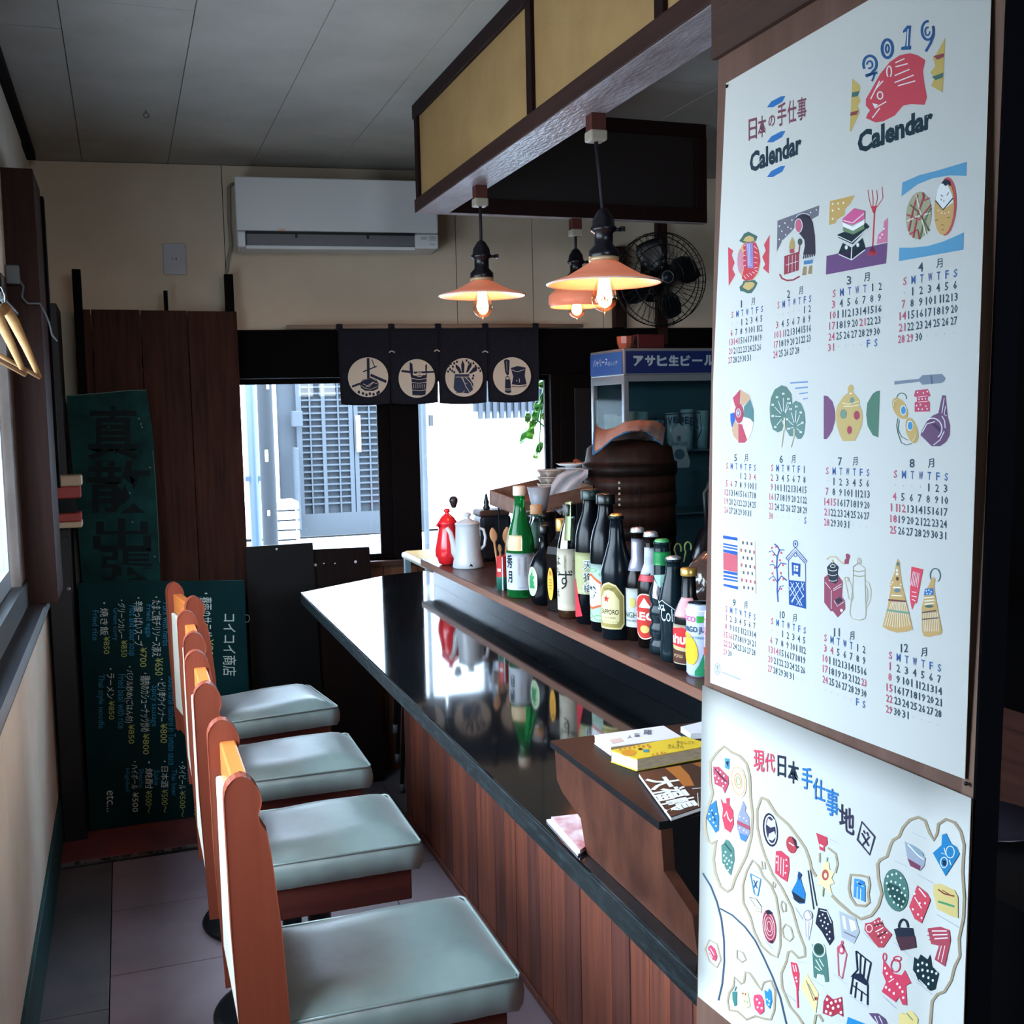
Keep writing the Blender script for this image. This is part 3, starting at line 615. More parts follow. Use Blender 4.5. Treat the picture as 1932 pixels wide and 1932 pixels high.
c.p(N_, '1108,440 1135,428 1168,440 1165,530 1158,590 1140,600 1120,560', 2).ring(N_, 8, 1145, 628, 18, 20, 2).p(N_, '1122,640 1175,640 1185,775 1150,785 1118,770', 2).l(W_, 5, '1118,735 1185,735', 3).l(W_, 5, '1118,750 1185,750', 3).l(W_, 3, '1135,450 1140,560', 3)
c.p(N_, '1178,520 1250,500 1335,515 1325,600 1345,690 1265,700 1190,690 1205,610', 2).l(W_, 6, '1183,540 1250,560 1325,535', 3).l(W_, 6, '1195,700 1265,706 1345,695', 3).l(N_, 8, '1190,712 1265,718 1345,704', 2).l(W_, 8, '1268,630 1270,670', 3).d(W_, 6, '1242,652', 3)
a.obj('print', t)
# pillar on the wall and electric fan
dkc = wood('dark_column', '#22130f', '#2c1916', 'z', .5)
xa, _ = BL(1160, 520, .05); xb, _ = BL(1182, 520, .05)
struct(MB(BM).box((xa, -.05, HZ2), (xb, -.0005, BL(1170, 465, .05)[1]), dkc, .002).obj('trim_5'))
fx, fzc = BL(1252, 525, .28)
t, P = on_wall('wall_fan', 'black wall fan with round wire cage, dark behind the nearest lamp', 'fan', fx, fzc)
fbk = mat('fan_black', '#090c12', .35)
px_, _ = BL(1251, 430, .05)
MB(P).box((px_-.022, -.04, fzc-.25), (px_+.022, -.0005, BL(1251, 405, .04)[1]), dkc).obj('mounting_post', t)
MB(P).box((px_-.10, -.055, fzc+.03), (px_+.12, -.0401, fzc+.085), dkc).obj('mounting_board', t)
MB(P).lathe([(.0, -.10), (.05, -.098), (.055, -.06), (.05, .0), (.03, .03), (.0, .03)], (fx, -.20, fzc), fbk, 20, T=Matrix.Rotation(R(90), 4, 'X')).tube([(fx, -.16, fzc), (fx, -.10, fzc-.06), (px_, -.041, fzc-.05)], .02, fbk).obj('motor', t)
FRR = abs(BL(1335, 525, .28)[0]-fx)
g = MB(P)
for rr_, yo in ((FRR, -.235), (FRR*.97, -.275), (FRR*.97, -.20), (FRR*.7, -.30), (FRR*.4, -.31), (.03, -.315)):
    g.tube([(fx+rr_*math.cos(R(q)), yo, fzc+rr_*math.sin(R(q))) for q in range(0, 361, 12)], .0022, fbk, 5)
for k in range(40):
    q = R(9*k); g.tube([(fx+r_*math.cos(q+w_), yo, fzc+r_*math.sin(q+w_)) for r_, yo, w_ in ((.025, -.315, 0), (FRR*.5, -.308, .12), (FRR*.97, -.275, .25), (FRR, -.235, .25), (FRR*.97, -.20, .25), (.06, -.19, .1))], .0011, fbk, 4)
g.obj('wire_cage', t)
for k in range(4):
    q = R(90*k+20); rows = []
    for i in range(6):
        rad = .03+(FRR*.86-.03)*i/5; row = []
        for j in range(5):
            an = q+(j/4-.5)*(1.1-.2*i/5)*(.6+.5*math.sin(math.pi*i/5)); row.append((fx+rad*math.cos(an), -.25+.05*(j/4-.5), fzc+rad*math.sin(an)))
        rows.append(row)
    MB(P).grid(rows, mat('fan_blade', '#0c131a', .3), th=.0015).obj('blade', t)
MB(P).lathe([(.0, .008), (.024, .006), (.027, 0), (.024, -.004), (0, -.005)], (fx, -.32, fzc), mat('fan_badge', '#1c232b', .3), 24, T=Matrix.Rotation(R(90), 4, 'X')).tube([(fx+.024*math.cos(R(q)), -.328, fzc+.024*math.sin(R(q))) for q in range(0, 361, 20)], .0016, mat('badge_silver', '#9aa3a6', .3, metal=.5), 6).obj('badge', t)
# ================================================================ LEFT END: BOARD DOOR, SIGN, CHALKBOARD
PY = 4.43
tl, tr = Y(150, 583, PY), Y(445, 588, PY)
t = thing('board_partition', 'tall partition of wide reddish brown boards between two dark posts', 'partition', (.15, PY, .0))
P = at0((.15, PY, .0))
xsb = [Y(px, 700, PY).x for px in (145, 177, 270, 358, 452)]
for a_, b_ in zip(xsb, xsb[1:]): MB(P).box((a_+.0015, PY, .06), (b_-.0015, PY+.018, tl.z-random.uniform(0, .004)), mat('partition_board', '#2c1913', .6, c2='#44281e', scale=8, stretch=(6, 6, .35), bump=.25, detail=8, spec=.1), .0015).obj('board', t)
MB(P).box((xsb[0], PY+.0181, .5), (xsb[-1], PY+.03, .56), darkw).box((xsb[0], PY+.0181, 1.7), (xsb[-1], PY+.03, 1.76), darkw).obj('batten', t)
p1 = Y(135, 508, PY-.01); p2 = Y(152, 508, PY-.01); p3 = Y(424, 515, PY-.01); p4 = Y(441, 515, PY-.01); p5, p6 = Y(308, 548, PY+.02), Y(316, 548, PY+.02)
MB(P).box((p1.x, PY-.022, 0), (p2.x, PY-.0005, p1.z), darkw, .003).obj('post', t)
MB(P).box((p3.x, PY-.001+.019, 0), (p4.x, PY+.045, p3.z), darkw, .003).obj('post', t)
MB(P).box((p5.x, PY+.0185, 1.6), (p6.x, PY+.03, p5.z), darkw, .001).obj('peg', t)
# dark cupboard mass in the corner, with red and cream box
o = MB().box((XL+.011, 4.12, .001), (-.192, 4.40, 1.905), mat('cupboard_dark', '#060509', .5), .003)
t = thing('corner_cupboard', 'narrow near black cupboard in the far left corner', 'cupboard', (-.2, 4.25, 0)); P = at0((-.2, 4.25, 0)); o.T = P; o.obj('body', t)
MB(P).box((-.268, 4.112, .05), (-.195, 4.1195, 1.1), mat('cupboard_door', '#0a080c', .45), .002).obj('door', t)
MB(P).lathe([(.0, 0), (.006, .002), (.007, .01), (.0, .014)], (-.205, 4.112, .92), mat('knob_pale', '#8f949b', .3), 12, T=Matrix.Rotation(R(90), 4, 'X')).obj('knob', t)
yr = 4.0; q = {k: Y(*v, yr) for k, v in dict(a=(104, 897), b=(150, 897), c=(150, 917), d=(150, 940), e=(150, 984), f=(155, 995)).items()}
t = thing('red_cream_box', 'red box with cream lid and cream foot, at the dark pillar by the window', 'box', (-.2, yr, q['f'].z)); P = at0((-.2, yr, q['f'].z))
redp = mat('red_paint', '#a23a30', .4); crm = mat('cream_plastic', '#c9bba0', .5)
MB(P).box((XL+.011, yr, q['c'].z), (q['b'].x+.006, yr+.10, q['b'].z), crm, .006).obj('lid', t)
MB(P).box((XL+.015, yr+.004, q['d'].z), (q['b'].x, yr+.095, q['c'].z-.0005), redp, .004).obj('upper_band', t)
MB(P).box((XL+.02, yr+.01, q['e'].z+.03), (q['b'].x-.015, yr+.09, q['d'].z-.0005), mat('smoked_front', '#0a0a12', .2)).obj('body', t)
MB(P).box((XL+.015, yr+.004, q['e'].z), (q['b'].x-.002, yr+.095, q['e'].z+.0295), redp, .004).obj('lower_band', t)
MB(P).box((XL+.011, yr, q['f'].z), (q['f'].x, yr+.10, q['e'].z-.0005), crm, .003).obj('foot', t)
# old green signboard
SYB = 4.30; sg = [Y(*p, SYB) for p in ((125, 746), (276, 735), (290, 830), (303, 1100), (160, 1104))]
t = thing('old_signboard', 'weathered dark green signboard with faded brush characters behind the menu board', 'sign', (-.03, SYB, sg[3].z)); P = at0((-.03, SYB, sg[3].z)); c = t.location.copy()
MB(P).prism([(p.x, SYB, p.z if i != 4 and i != 3 else p.z-.3) for i, p in enumerate(sg)], (0, .022, 0), mat('weathered_green', '#0a2526', .7, c2='#1d4f4e', scale=9, bump=.4, detail=9, ramp=(.3, .8), spec=.1)).obj('board', t)
def yart(y, c):
    def f(px, py, l): return Y(px, py, y-.0004*l)-c
    return f
a = Art(yart(SYB, c)); K_ = '#06171a'
for s_, y0, y1, x0, x1 in (('真', 765, 868, 165, 262), ('散', 868, 968, 165, 285), ('出', 978, 1040, 175, 285), ('張', 1035, 1096, 190, 290)): a.b(K_, s_, x0, y0, x1, y1, 1, .015)
a.l('#4f6f66', 1.6, '126,747 160,744 200,741 240,737 275,736').l('#47665d', 1.2, '288,850 293,900 297,970 301,1060').d('#6d8a7a', 1.6, '262,790 266,800 268,806 208,850 215,851 205,806 283,882 292,1050 250,985 245,930', 1); a.obj('faded_characters', t)
# chalkboard menu
CY = 4.20; qb = [Y(*p, CY) for p in ((152, 1100), (461, 1095), (481, 1545), (165, 1567))]
t = thing('menu_chalkboard', 'large green chalkboard menu standing on its side with chalk writing', 'chalkboard', (.11, CY, .013)); P = at0((.11, CY, .013)); c = t.location.copy()
MB(P).prism([(-.185, CY, .013), (.40, CY, .013), (.402, CY, qb[1].z), (-.178, CY, qb[0].z)], (0, .012, 0), mat('chalk_green', '#06292c', .7, c2='#093236', scale=5, bump=.05, spec=.1)).obj('board', t)
MB(P).box((.398, CY+.003, .58), (.4, CY+.009, .6), black).obj('edge_mark', t)
lp = [(Y(465+6*math.cos(g_), 1167+7*math.sin(g_), CY-.002)) for g_ in [i*.5 for i in range(-4, 5)]]
MB(P).tube(lp, .0015, mat('ring_pale', '#6d7c7c', .4), 6).obj('hanging_ring', t)
a = Art(yart(CY, c), (130, 1050), .2848); wh, bl, ye = '#c3d6d2', '#2f7fa6', '#a9b96a'
for s_, x0, x1, y0, y1, cc in (('コイコイ商店', 1020, 1110, 380, 790, wh), ('・春雨のサラダ', 868, 950, 240, 530, wh), ('¥800', 910, 958, 548, 692, ye), ('Vermicelli', 838, 878, 265, 420, bl),
    ('Pork with herbs', 622, 665, 305, 592, bl), ('Boiled horse mackerel in Tomato sauce', 658, 708, 795, 1382, bl), ('・たまご焼チリソース添え', 548, 612, 265, 664, wh), ('¥650', 570, 624, 672, 788, ye),
    ('・ピリ辛ウインナー', 585, 645, 810, 1092, wh), ('¥800', 605, 652, 1106, 1236, ye), ('Fried eggs', 503, 550, 318, 532, bl), ('Spicy sausage', 538, 590, 855, 1126, bl), ('・辛酸っぱいスープ', 430, 492, 270, 592, wh), ('¥700', 470, 516, 602, 732, ye),
    ('・鶏肉のカシューナッツ炒め', 472, 540, 770, 1162, wh), ('¥800', 490, 532, 1172, 1312, ye), ('Hot and sour soup', 385, 448, 325, 658, bl), ('・グリーンカレー', 325, 374, 286, 542, wh), ('¥850', 345, 386, 554, 666, ye), ('Green curry', 284, 328, 340, 556, bl),
    ('・バジル炒め(ごはん付)', 370, 428, 726, 1102, wh), ('¥850', 394, 434, 1112, 1240, ye), ('Fried basil with rice', 325, 376, 780, 1140, bl), ('・焼き飯', 206, 262, 302, 522, wh), ('¥850', 230, 270, 530, 646, ye), ('Fried rice', 156, 196, 356, 556, bl),
    ('・ラーメン', 250, 300, 740, 942, wh), ('¥850', 264, 302, 956, 1080, ye), ('Thai style noodle', 184, 236, 780, 1140, bl), ('・タイビール', 728, 776, 1360, 1542, wh), ('¥500～', 734, 772, 1552, 1726, ye), ('Beer', 784, 822, 1405, 1502, bl), ('ビール ¥600', 828, 866, 1470, 1716, ye),
    ('Thai beer', 680, 716, 1410, 1586, bl), ('・日本酒', 610, 660, 1352, 1530, wh), ('¥500～', 614, 656, 1542, 1698, ye), ('Sake', 564, 600, 1415, 1516, bl), ('・焼酎', 506, 556, 1356, 1540, wh), ('¥500～', 508, 550, 1550, 1700, ye), ('Shochu', 464, 496, 1405, 1532, bl),
    ('・ハイボール', 414, 460, 1356, 1540, wh), ('¥500', 420, 460, 1562, 1692, wh), ('Highball', 368, 402, 1404, 1560, bl), ('etc...', 250, 300, 1550, 1692, wh)):
    a.vt(cc, s_, x0, x1, y0, y1, 1, .004)
a.obj('print', t)
# boards leaning below the window
b1 = [Y(*p, 4.33) for p in ((463, 1032), (590, 1024))]
t = thing('leaning_board', 'near black board leaning below the left window pane', 'board', (.56, 4.33, 0)); P = at0((.56, 4.33, 0))
bm1 = mat('blackened_board', '#05080a', .5, spec=.25, c2='#0b1112', scale=5, bump=.2, detail=6, ramp=(.5, .9))
MB(P).prism([(.43, 4.33, .001), (.705, 4.33, .001), (b1[1].x, 4.33, b1[1].z), (b1[0].x, 4.33, b1[0].z)], (0, .014, 0), bm1).obj('board', t)
hs = MB(P); h_ = Y(522, 1036, 4.33); hs.lathe([(.0045, 0), (.0045, .001), (0, .001)], (h_.x, 4.3298, h_.z), mat('painted_hole_light', '#dfe6ee', .3), 12, T=Matrix.Rotation(R(90), 4, 'X')); hs.obj('pin', t)  # pale disc painted for daylight through a hole
b2 = [Y(*p, 4.352) for p in ((590, 1037), (697, 1032))]
t = thing('leaning_board', 'dark brown board with small holes, leaning between the black board and the counter end', 'board', (.82, 4.352, 0)); P = at0((.82, 4.352, 0))
MB(P).prism([(.712, 4.352, .001), (.942, 4.352, .001), (b2[1].x, 4.352, b2[1].z), (b2[0].x, 4.352, b2[0].z)], (0, .012, 0), wood('dark_brown_board', '#120b0a', '#1d1210', 'z', .5)).obj('board', t)
hs = MB(P)
for px, py, r_ in ((595, 1066, .006), (671, 1060, .006), (611, 1063, .003), (632, 1063, .003)):
    h_ = Y(px, py, 4.352); hs.lathe([(r_, 0), (r_, .001), (0, .001)], (h_.x, 4.3518, h_.z), mat('painted_hole_light', '#dfe6ee', .3), 12, T=Matrix.Rotation(R(90), 4, 'X'))  # daylight in the holes is painted as pale discs
hs.obj('pin', t)
# folded tripod stool
t = thing('folding_stool', 'folded black tubular stool standing behind the wooden counter boards', 'stool', (.98, 4.2, 0)); P = at0((.98, 4.2, 0))
blk = mat('black_tube', '#121419', .25); rub = mat('rubber_grey', '#55595d', .6)
for (xa, za), (xb, zb_) in (((1.002, .80), (.966, .235)), ((1.012, .84), (.971, .115)), ((1.03, .84), (.976, .004))):
    p0 = Vector((xa, 4.21 if zb_ > .05 else 4.19, za)); p1_ = Vector((xb, 4.22 if zb_ > .05 else 4.18, zb_+.02))
    lg = MB(P).tube([p0, p1_], .0085, blk, 10).obj('leg', t); MB(P).tube([p1_+Vector((0, 0, .015)), p1_-Vector((0, 0, .019))], .0105, rub, 10).obj('rubber_foot', lg)
MB(P).tube([(1.0, 4.20, .30), (1.03, 4.19, .27)], .006, mat('steel', '#8f979c', .3, metal=.8), 8).obj('link', t)
MB(P).box((.985, 4.18, .80), (1.06, 4.235, .86), vinyl, .01).obj('seat', t)
# small cream table beyond the shelf
t = thing('small_table', 'small cream edged side table with pale wooden top, behind the red pot', 'table', (1.15, 4.12, 0)); P = at0((1.15, 4.12, 0))
zt = .955; k1, k2, k3 = Z(757, 1045, zt), Z(812, 1031, zt), Z(793, 1062, zt)
MB(P).box((1.03, 3.93, zt-.03), (1.42, 4.30, zt-.004), mat('cream_edge', '#d9d5c8', .4), .01).obj('edge_frame', t)
MB(P).box((1.045, 3.945, zt-.004), (1.405, 4.285, zt), wood('pale_top', '#c9a368', '#d8b57c', 'x', .5), .001).obj('top', t)
for x_, y_ in ((1.05, 3.95), (1.40, 3.95), (1.05, 4.28), (1.40, 4.28)): MB(P).box((x_-.012, y_-.012, .0005), (x_+.012, y_+.012, zt-.0301), mat('pale_blue_metal', '#8fa6b0', .4, metal=.3), .002).obj('leg', t)
# ================================================================ THINGS ON THE LEFT WALL
hy = 2.6; p_ = [Y(*q, hy) for q in ((10, 575), (66, 700), (-46, 650), (12, 588))]
woodh = wood('hanger_wood', '#9c7a52', '#b08c60', 'x', .45)
def hanger(y, dx, label):
    apex = Vector((-.222+dx, y, 1.742)); t = thing('clothes_hanger', label, 'hanger', apex, 'wooden hangers on the window rail'); P = at0(apex)
    tipR = Vector((-.165+dx, y+.03, 1.598)); tipL = Vector((-.262+dx, y-.13, 1.66))
    for tip in (tipR, tipL):
        d = (tip-apex); nrm = Vector((-d.z, 0, d.x)).normalized()*.011
        pts = [apex+Vector((0, 0, .004)), apex+d*.25+Vector((0, 0, .010)), apex+d*.6+Vector((0, 0, .008)), tip]
        MB(P).tube(pts, [.011, .012, .009, .0055], woodh, 8).obj('arm', t)
    MB(P).tube([tipR, (tipR+tipL)/2, tipL], .0045, woodh, 8).obj('bar', t)
    MB(P).tube([apex, apex+Vector((0, 0, .03)), apex+Vector((-.005, 0, .045)), apex+Vector((-.018, 0, .052)), apex+Vector((-.028, 0, .040))], .0018, mat('steel', '#8f979c', .3, metal=.8), 6).obj('hook', t)
hanger(2.6, 0, 'pale wooden clothes hanger hanging in front, at the left edge')
hanger(2.45, -.018, 'second wooden clothes hanger, cut off by the left edge behind the first')
o = MB(at0((XL+.03, 2.5, 1.79))).tube([(XL+.033, 1.3, 1.787), (XL+.033, 3.2, 1.787)], .006, mat('steel', '#8f979c', .3, metal=.8), 8).obj('rail'); o.location = (XL+.03, 2.5, 1.79)
tag(o, 'thin metal rail along the top of the left window', 'rail')
for y_ in (1.4, 2.1, 2.8): 
    MB(at0((XL+.03, 2.5, 1.79))).box((XL+.0045, y_-.01, 1.78), (XL+.038, y_+.01, 1.80), mat('steel', '#8f979c', .3, metal=.8), .002).obj('bracket', o)
# clip and cord at the pillar
wp = [Y(*q, 3.30) for q in ((38, 505), (44, 540), (41, 560), (52, 572), (75, 572), (85, 590), (93, 610), (98, 632), (108, 643))]
wp[0] = Vector((XL+.02, 3.3, wp[0].z)); 
o = MB(at0(wp[1])).tube([Vector((max(p.x, XL+.02), 3.31, p.z)) for p in wp], .003, mat('grey_cord', '#59636a', .5), 6).obj('cable'); o.location = wp[1]
tag(o, 'thin grey cable looping from the window corner past the dark pillar', 'cable')
cp = wp[1]; o = MB(at0((XL+.02, 3.3, cp.z+.03))).box((XL+.005, 3.285, cp.z+.005), (XL+.04, 3.315, cp.z+.055), mat('connector', '#5f6668', .5), .004).obj('cable_connector'); o.location = (XL+.02, 3.3, cp.z+.03)
tag(o, 'small grey connector at the upper corner of the left window', 'connector')
# ================================================================ BOARD WITH CALENDAR AND MAP
bw = wood('board_brown', '#5f453a', '#73574c', 'z', .55, scale=7, bump=.15)
yl = lambda z: .962-.0563*z
yr_ = lambda z: .585-.031*z
bdm = MB()
bdm.prism([(.4975, yr_(0)+.004, .001), (.4975, yl(0), .001), (.4975, yl(CE), CE-.046), (.4975, yr_(CE)+.004, CE-.046)], (.012, 0, 0), bw)
post = struct(bdm.obj('trim_6'))
MB().prism([(.4965, yr_(0), .001), (.4965, yr_(0)+.010, .001), (.4965, yr_(CE)+.010, CE-.046), (.4965, yr_(CE), CE-.046)], (.003, 0, 0), wood('strip_wood', '#775c4f', '#876a5a', 'z', .5)).obj('edge_strip', post)
MB().prism([(.4968, yr_(0)-.002, .001), (.516, yr_(0)-.002, .001), (.516, yr_(CE)-.002, CE-.046), (.4968, yr_(CE)-.002, CE-.046)], (0, .005, 0), mat('dark_edge_face', '#06070c', .9, spec=.05)).obj('edge_face', post)
hz = X(1372, 98, .494).z
MB().box((.492, yr_(CE)-.004, hz), (.4974, yl(2)+.012, CE-.046), wood('header_wood', '#46342e', '#574239', 'y', .5)).obj('header', post)
MB().box((.4900, yl(2)-.002, 0.945), (.4974, yl(2)+.010, hz-.001), darkw).obj('far_strip', post) if False else None
paper = mat('poster_paper', '#cbcbc5', .6)
n0 = Vector((-1, 0, 0))
def Px(q, x): return X(q[0], q[1], x)
TL, TR, FL, FR_, BLp, BRp = Px((1370, 157), .4955), Px((1874, -137), .4955), Px((1345, 725), .489), Px((1846, 690), .489), Px((1340, 1288), .4945), Px((1820, 1470), .4945)
nU = (TR-TL).cross(FL-TL).normalized(); nL = (FR_-FL).cross(BLp-FL).normalized()
if nU.x > 0: nU = -nU
if nL.x > 0: nL = -nL
cal = thing('wall_calendar', 'white twelve month poster calendar for 2019 with small coloured drawings', 'calendar', (.4955, .7, FL.z)); cc = cal.location.copy()
fold = lambda px: 725-(px-1345)*35/501
def csurf(px, py, l):
    p = RP(px, py, TL, nU) if py < fold(px) else RP(px, py, FL, nL)
    return p+(nU if py < fold(px) else nL)*.00011*l-cc
P = at0(cc)
rows = []
for i in range(13):
    v = i/12; A_, B_ = (TL.lerp(FL, v*2), TR.lerp(FR_, v*2)) if v <= .5 else (FL.lerp(BLp, v*2-1), FR_.lerp(BRp, v*2-1))
    rows.append([A_.lerp(B_, j/8) for j in range(9)])
cs = MB(P).grid(rows, paper, smooth=False, th=-.0004).obj('sheet', cal)
pins = MB(P)
for q in ((1372, 163), (1824, 1478)): c_ = Px(q, .4952); pins.lathe([(.0014, .0), (.0014, .0012), (0, .0016)], c_, black, 10, T=Matrix.Rotation(R(-90), 4, 'Y'))
pins.obj('pin', cal)
DK, RD, BU = '#3d5361', '#c25a74', '#3f62a0'
a = Art(csurf)
# --- titles
c1x = a.at((1330, 0), .3116)
def seqt(s, x0, y0, x1, y1, h, cc_, bold=.03, w=None, l=1):
    n = len(s)
    for i, ch in enumerate(s):
        f = (i+.5)/n; cx, cy = x0+(x1-x0)*f, y0+(y1-y0)*f; ww = (w or (x1-x0)/n*.9)/2; sl = (y1-y0)/(x1-x0)*ww
        a.t(cc_, ch, ((cx-ww, cy-h/2-sl), (cx+ww, cy-h/2+sl), (cx+ww, cy+h/2+sl), (cx-ww, cy+h/2-sl)), l, bold)
seqt('日本', 262, 790, 375, 758, 130, '#7a4a58', .018); seqt('の', 382, 738, 428, 725, 70, '#7a4a58', .018); seqt('手仕事', 436, 700, 618, 650, 140, '#7a4a58', .018)
a.t('#1d3440', 'Calendar', ((272, 925), (585, 800), (585, 930), (272, 1050)), 1, .04)
for x, y in ((432, 616), (432, 828), (432, 1038)): a.p('#2f6fb0', [(x-56, y+34 if x else y), (x-30, y-2), (x+30, y-33), (x+56, y-35), (x+36, y+2), (x-20, y+34)])
a.t('#16323c', 'Calendar', ((925, 800), (1382, 640), (1382, 775), (925, 935)), 1, .045)
BB = '#2c5a8c'
a.ring(BB, 16, 1000, 388, 40, 50, 1, -215, 48).ring(BB, 11, 998, 392, 17, 22, 1, -180, 120).l(BB, 17, '1028,422 1005,450 975,462').l(BB, 15, '972,458 1005,448 1045,440').l(BB, 13, '1030,440 1022,470 1012,492')
a.ring(BB, 18, 1105, 295, 32, 55).ring(BB, 11, 1105, 295, 10, 24)
a.p(BB, '1200,185 1225,155 1250,155 1240,275 1250,278 1248,300 1188,303 1190,285 1212,280 1222,190 1200,200').l('#dfe4e6', 7, '1232,175 1226,280', 2)
a.ring(BB, 15, 1350, 185, 36, 56, 1, -30, 280).ring(BB, 10, 1348, 190, 14, 24, 1, 0, 300).l(BB, 16, '1383,160 1386,210 1368,260 1338,312')
RR_ = '#cc4a58'
a.p(RR_, '975,600 1010,540 1060,450 1120,375 1180,335 1240,322 1290,335 1335,365 1320,430 1328,500 1345,590 1330,635 1250,630 1200,640 1150,700 1080,735 1035,742 975,715 985,690 1000,668 975,640')
for s in ('1155,380 1210,355', '1155,405 1230,385', '1150,458 1240,420', '1150,500 1265,455', '1170,520 1275,490', '1005,600 1060,490', '1035,540 1080,490', '1030,655 1100,615', '1015,715 1060,655'): a.l('#ece6e4', 7, s, 2)
a.ring('#ece6e4', 8, 1062, 578, 16, 22, 2).ring('#ece6e4', 8, 1117, 435, 14, 34, 2, 120, 420).p('#ece6e4', '1015,625 1050,632 1030,655', 2)
YG = '#c7ad62'; GN = '#4a6f66'; MR = '#8f4a50'
a.p(YG, '893,475 940,520 940,545 925,570 943,615 925,640 938,680 885,798 878,795')
a.p(GN, '892,560 938,552 925,582 890,590', 2).p(MR, '884,680 932,668 920,695 880,702', 2)
a.p(YG, '1456,228 1440,560 1370,520 1392,470 1365,440 1395,400 1380,345 1400,330')
a.p(MR, '1385,340 1450,322 1448,345 1410,362', 2).p(GN, '1375,465 1445,440 1440,470 1398,485', 2)
# --- month pictures, top row (crop of 1330,330)
a.at((1330, 330), .1915)
a.p(RR_, '228,710 280,745 265,790 293,865 272,925 298,985 235,1095').p(RR_, '638,590 630,972 572,920 595,880 565,808 600,745 582,690')
a.p('#47685f', '338,650 365,615 385,580 430,558 470,580 520,605 505,650 460,670 380,672').p('#c9ab6e', '378,650 400,615 440,597 480,615 490,650 440,662', 2)
a.p('#47685f', '340,1105 370,1075 380,1045 490,1035 520,1065 500,1110 460,1165 420,1168 385,1150 350,1145').p('#c9ab6e', '372,1105 400,1060 470,1055 495,1075 470,1115 430,1138 395,1120', 2)
a.e('#d6a878', 435, 850, 112, 195).p('#c9404c', '375,690 420,665 500,665 530,740 545,850 520,960 470,1030 400,1045 365,1020 385,930 375,850 385,750', 2).e('#c98a9a', 352, 850, 30, 120, 2).p('#8f87c0', '405,672 475,668 480,915 425,920', 3)
for k in range(5): a.l('#f0e4e0', 5, [(486, 700+k*55), (520, 730+k*45)], 3).l('#f0e4e0', 5, [(380, 700+k*50), (404, 690+k*50)], 3).l('#f0e4e0', 5, [(385+k*28, 990-k*12), (410+k*28, 1025-k*18)], 3)
a.l('#eee8ea', 4, '440,680 450,890 465,890', 4).l('#eee8ea', 4, '425,680 438,900', 4)
a.p('#6f6d78', '715,452 1128,300 1120,400 1050,440 960,400 900,500 850,560 760,650 710,755').d('#e6e8ea', 7, '735,505 790,475 860,445 760,555 820,515 850,530 735,635 765,645 797,590 1042,370 1100,345 890,540')
a.p('#37303f', '890,440 930,400 975,385 1030,400 1065,470 1085,600 1090,770 1082,800 960,830 985,700 980,640 950,600 900,540').e('#c8657c', 925, 500, 30, 62, 2).ring('#dfe0e6', 8, 925, 500, 36, 68, 2).ring('#dfe0e6', 6, 975, 440, 80, 60, 2, 200, 320)
for k in range(7): a.l('#dfe0e6', 5, [(972+k*17, 785), (965+k*17, 828)], 3)
a.p('#4b7fae', '975,845 1068,835 1060,872 975,885').p('#9a8560', '970,905 1005,900 1000,985 958,990').p('#9a8560', '1030,895 1058,890 1055,975 1015,975')
a.p('#b39a60', '862,610 885,660 888,730 850,735 828,720 838,660').p('#b04a58', '832,735 878,725 885,765 840,775').p('#9a3f4c', '783,800 930,755 925,940 780,985').l('#e6dcdc', 5, '800,890 920,850', 3).l('#e6dcdc', 4, '830,800 825,960', 3).l('#e6dcdc', 4, '865,790 862,955', 3).l('#e6dcdc', 4, '900,785 895,950', 3)
a.l('#9a3f4c', 16, '738,978 760,1020 810,1040 870,1035 935,1000').l('#9a3f4c', 12, '935,690 925,780').e('#4a5a50', 938, 660, 22, 34, 2)
# March, April (crop of 1330,0)
a.at((1330, 0), .3116)
a.p('#c9a562', '757,1218 908,1182 880,1235 850,1262 845,1300 800,1330 790,1352 752,1362').d('#eee6d2', 6, '775,1235 808,1232 840,1228 775,1275 812,1265 775,1325')
a.p('#6d4a78', '737,1550 1105,1470 1097,1595 733,1663').p('#d57a9c', '1108,1318 1104,1465 1040,1478 1050,1420 1078,1395 1085,1340').d('#f0dde4', 6, '1075,1420 1085,1385 1062,1440')
a.p('#12272f', '803,1420 975,1350 998,1372 975,1395 895,1480 810,1440').p('#12272f', '835,1470 890,1500 955,1440 975,1508 890,1575 808,1535').l('#e4e6e6', 6, '892,1500 888,1570', 3).e('#e4e6e6', 858, 1498, 9, 13, 3).e('#e4e6e6', 928, 1483, 9, 13, 3).l('#e4e6e6', 6, '810,1430 892,1468 985,1385', 3).l('#e4e6e6', 6, '812,1540 890,1574 972,1512', 3)
a.p('#6f8a66', '838,1370 900,1395 965,1355 968,1385 900,1420 838,1400', 3).p('#f2f2f0', '836,1345 900,1372 970,1330 968,1358 900,1398 838,1372', 4).p('#d65f92', '836,1325 905,1262 970,1278 970,1325 898,1362 836,1345', 4).l('#efdfe6', 6, '842,1335 898,1350 968,1292', 5)
a.l('#cf3f48', 8, '1028,1270 1016,1500').p('#cf3f48', '1015,1485 1045,1540 985,1548').p('#cf3f48', '1005,1250 1042,1245 1030,1290 1018,1290')
for x0, x1 in ((988, 1008), (1012, 1018), (1040, 1032), (1073, 1040)): a.l('#cf3f48', 4, [(x0, 1150 if x0 < 1050 else 1130), (x0+6, 1200), (x1, 1255)])
a.p('#5f9fc4', '1196,1105 1300,1060 1400,1035 1500,1005 1585,980 1582,1065 1480,1062 1380,1080 1290,1115 1190,1190').p('#5f9fc4', '1177,1500 1250,1500 1350,1490 1450,1460 1567,1408 1565,1512 1175,1582')
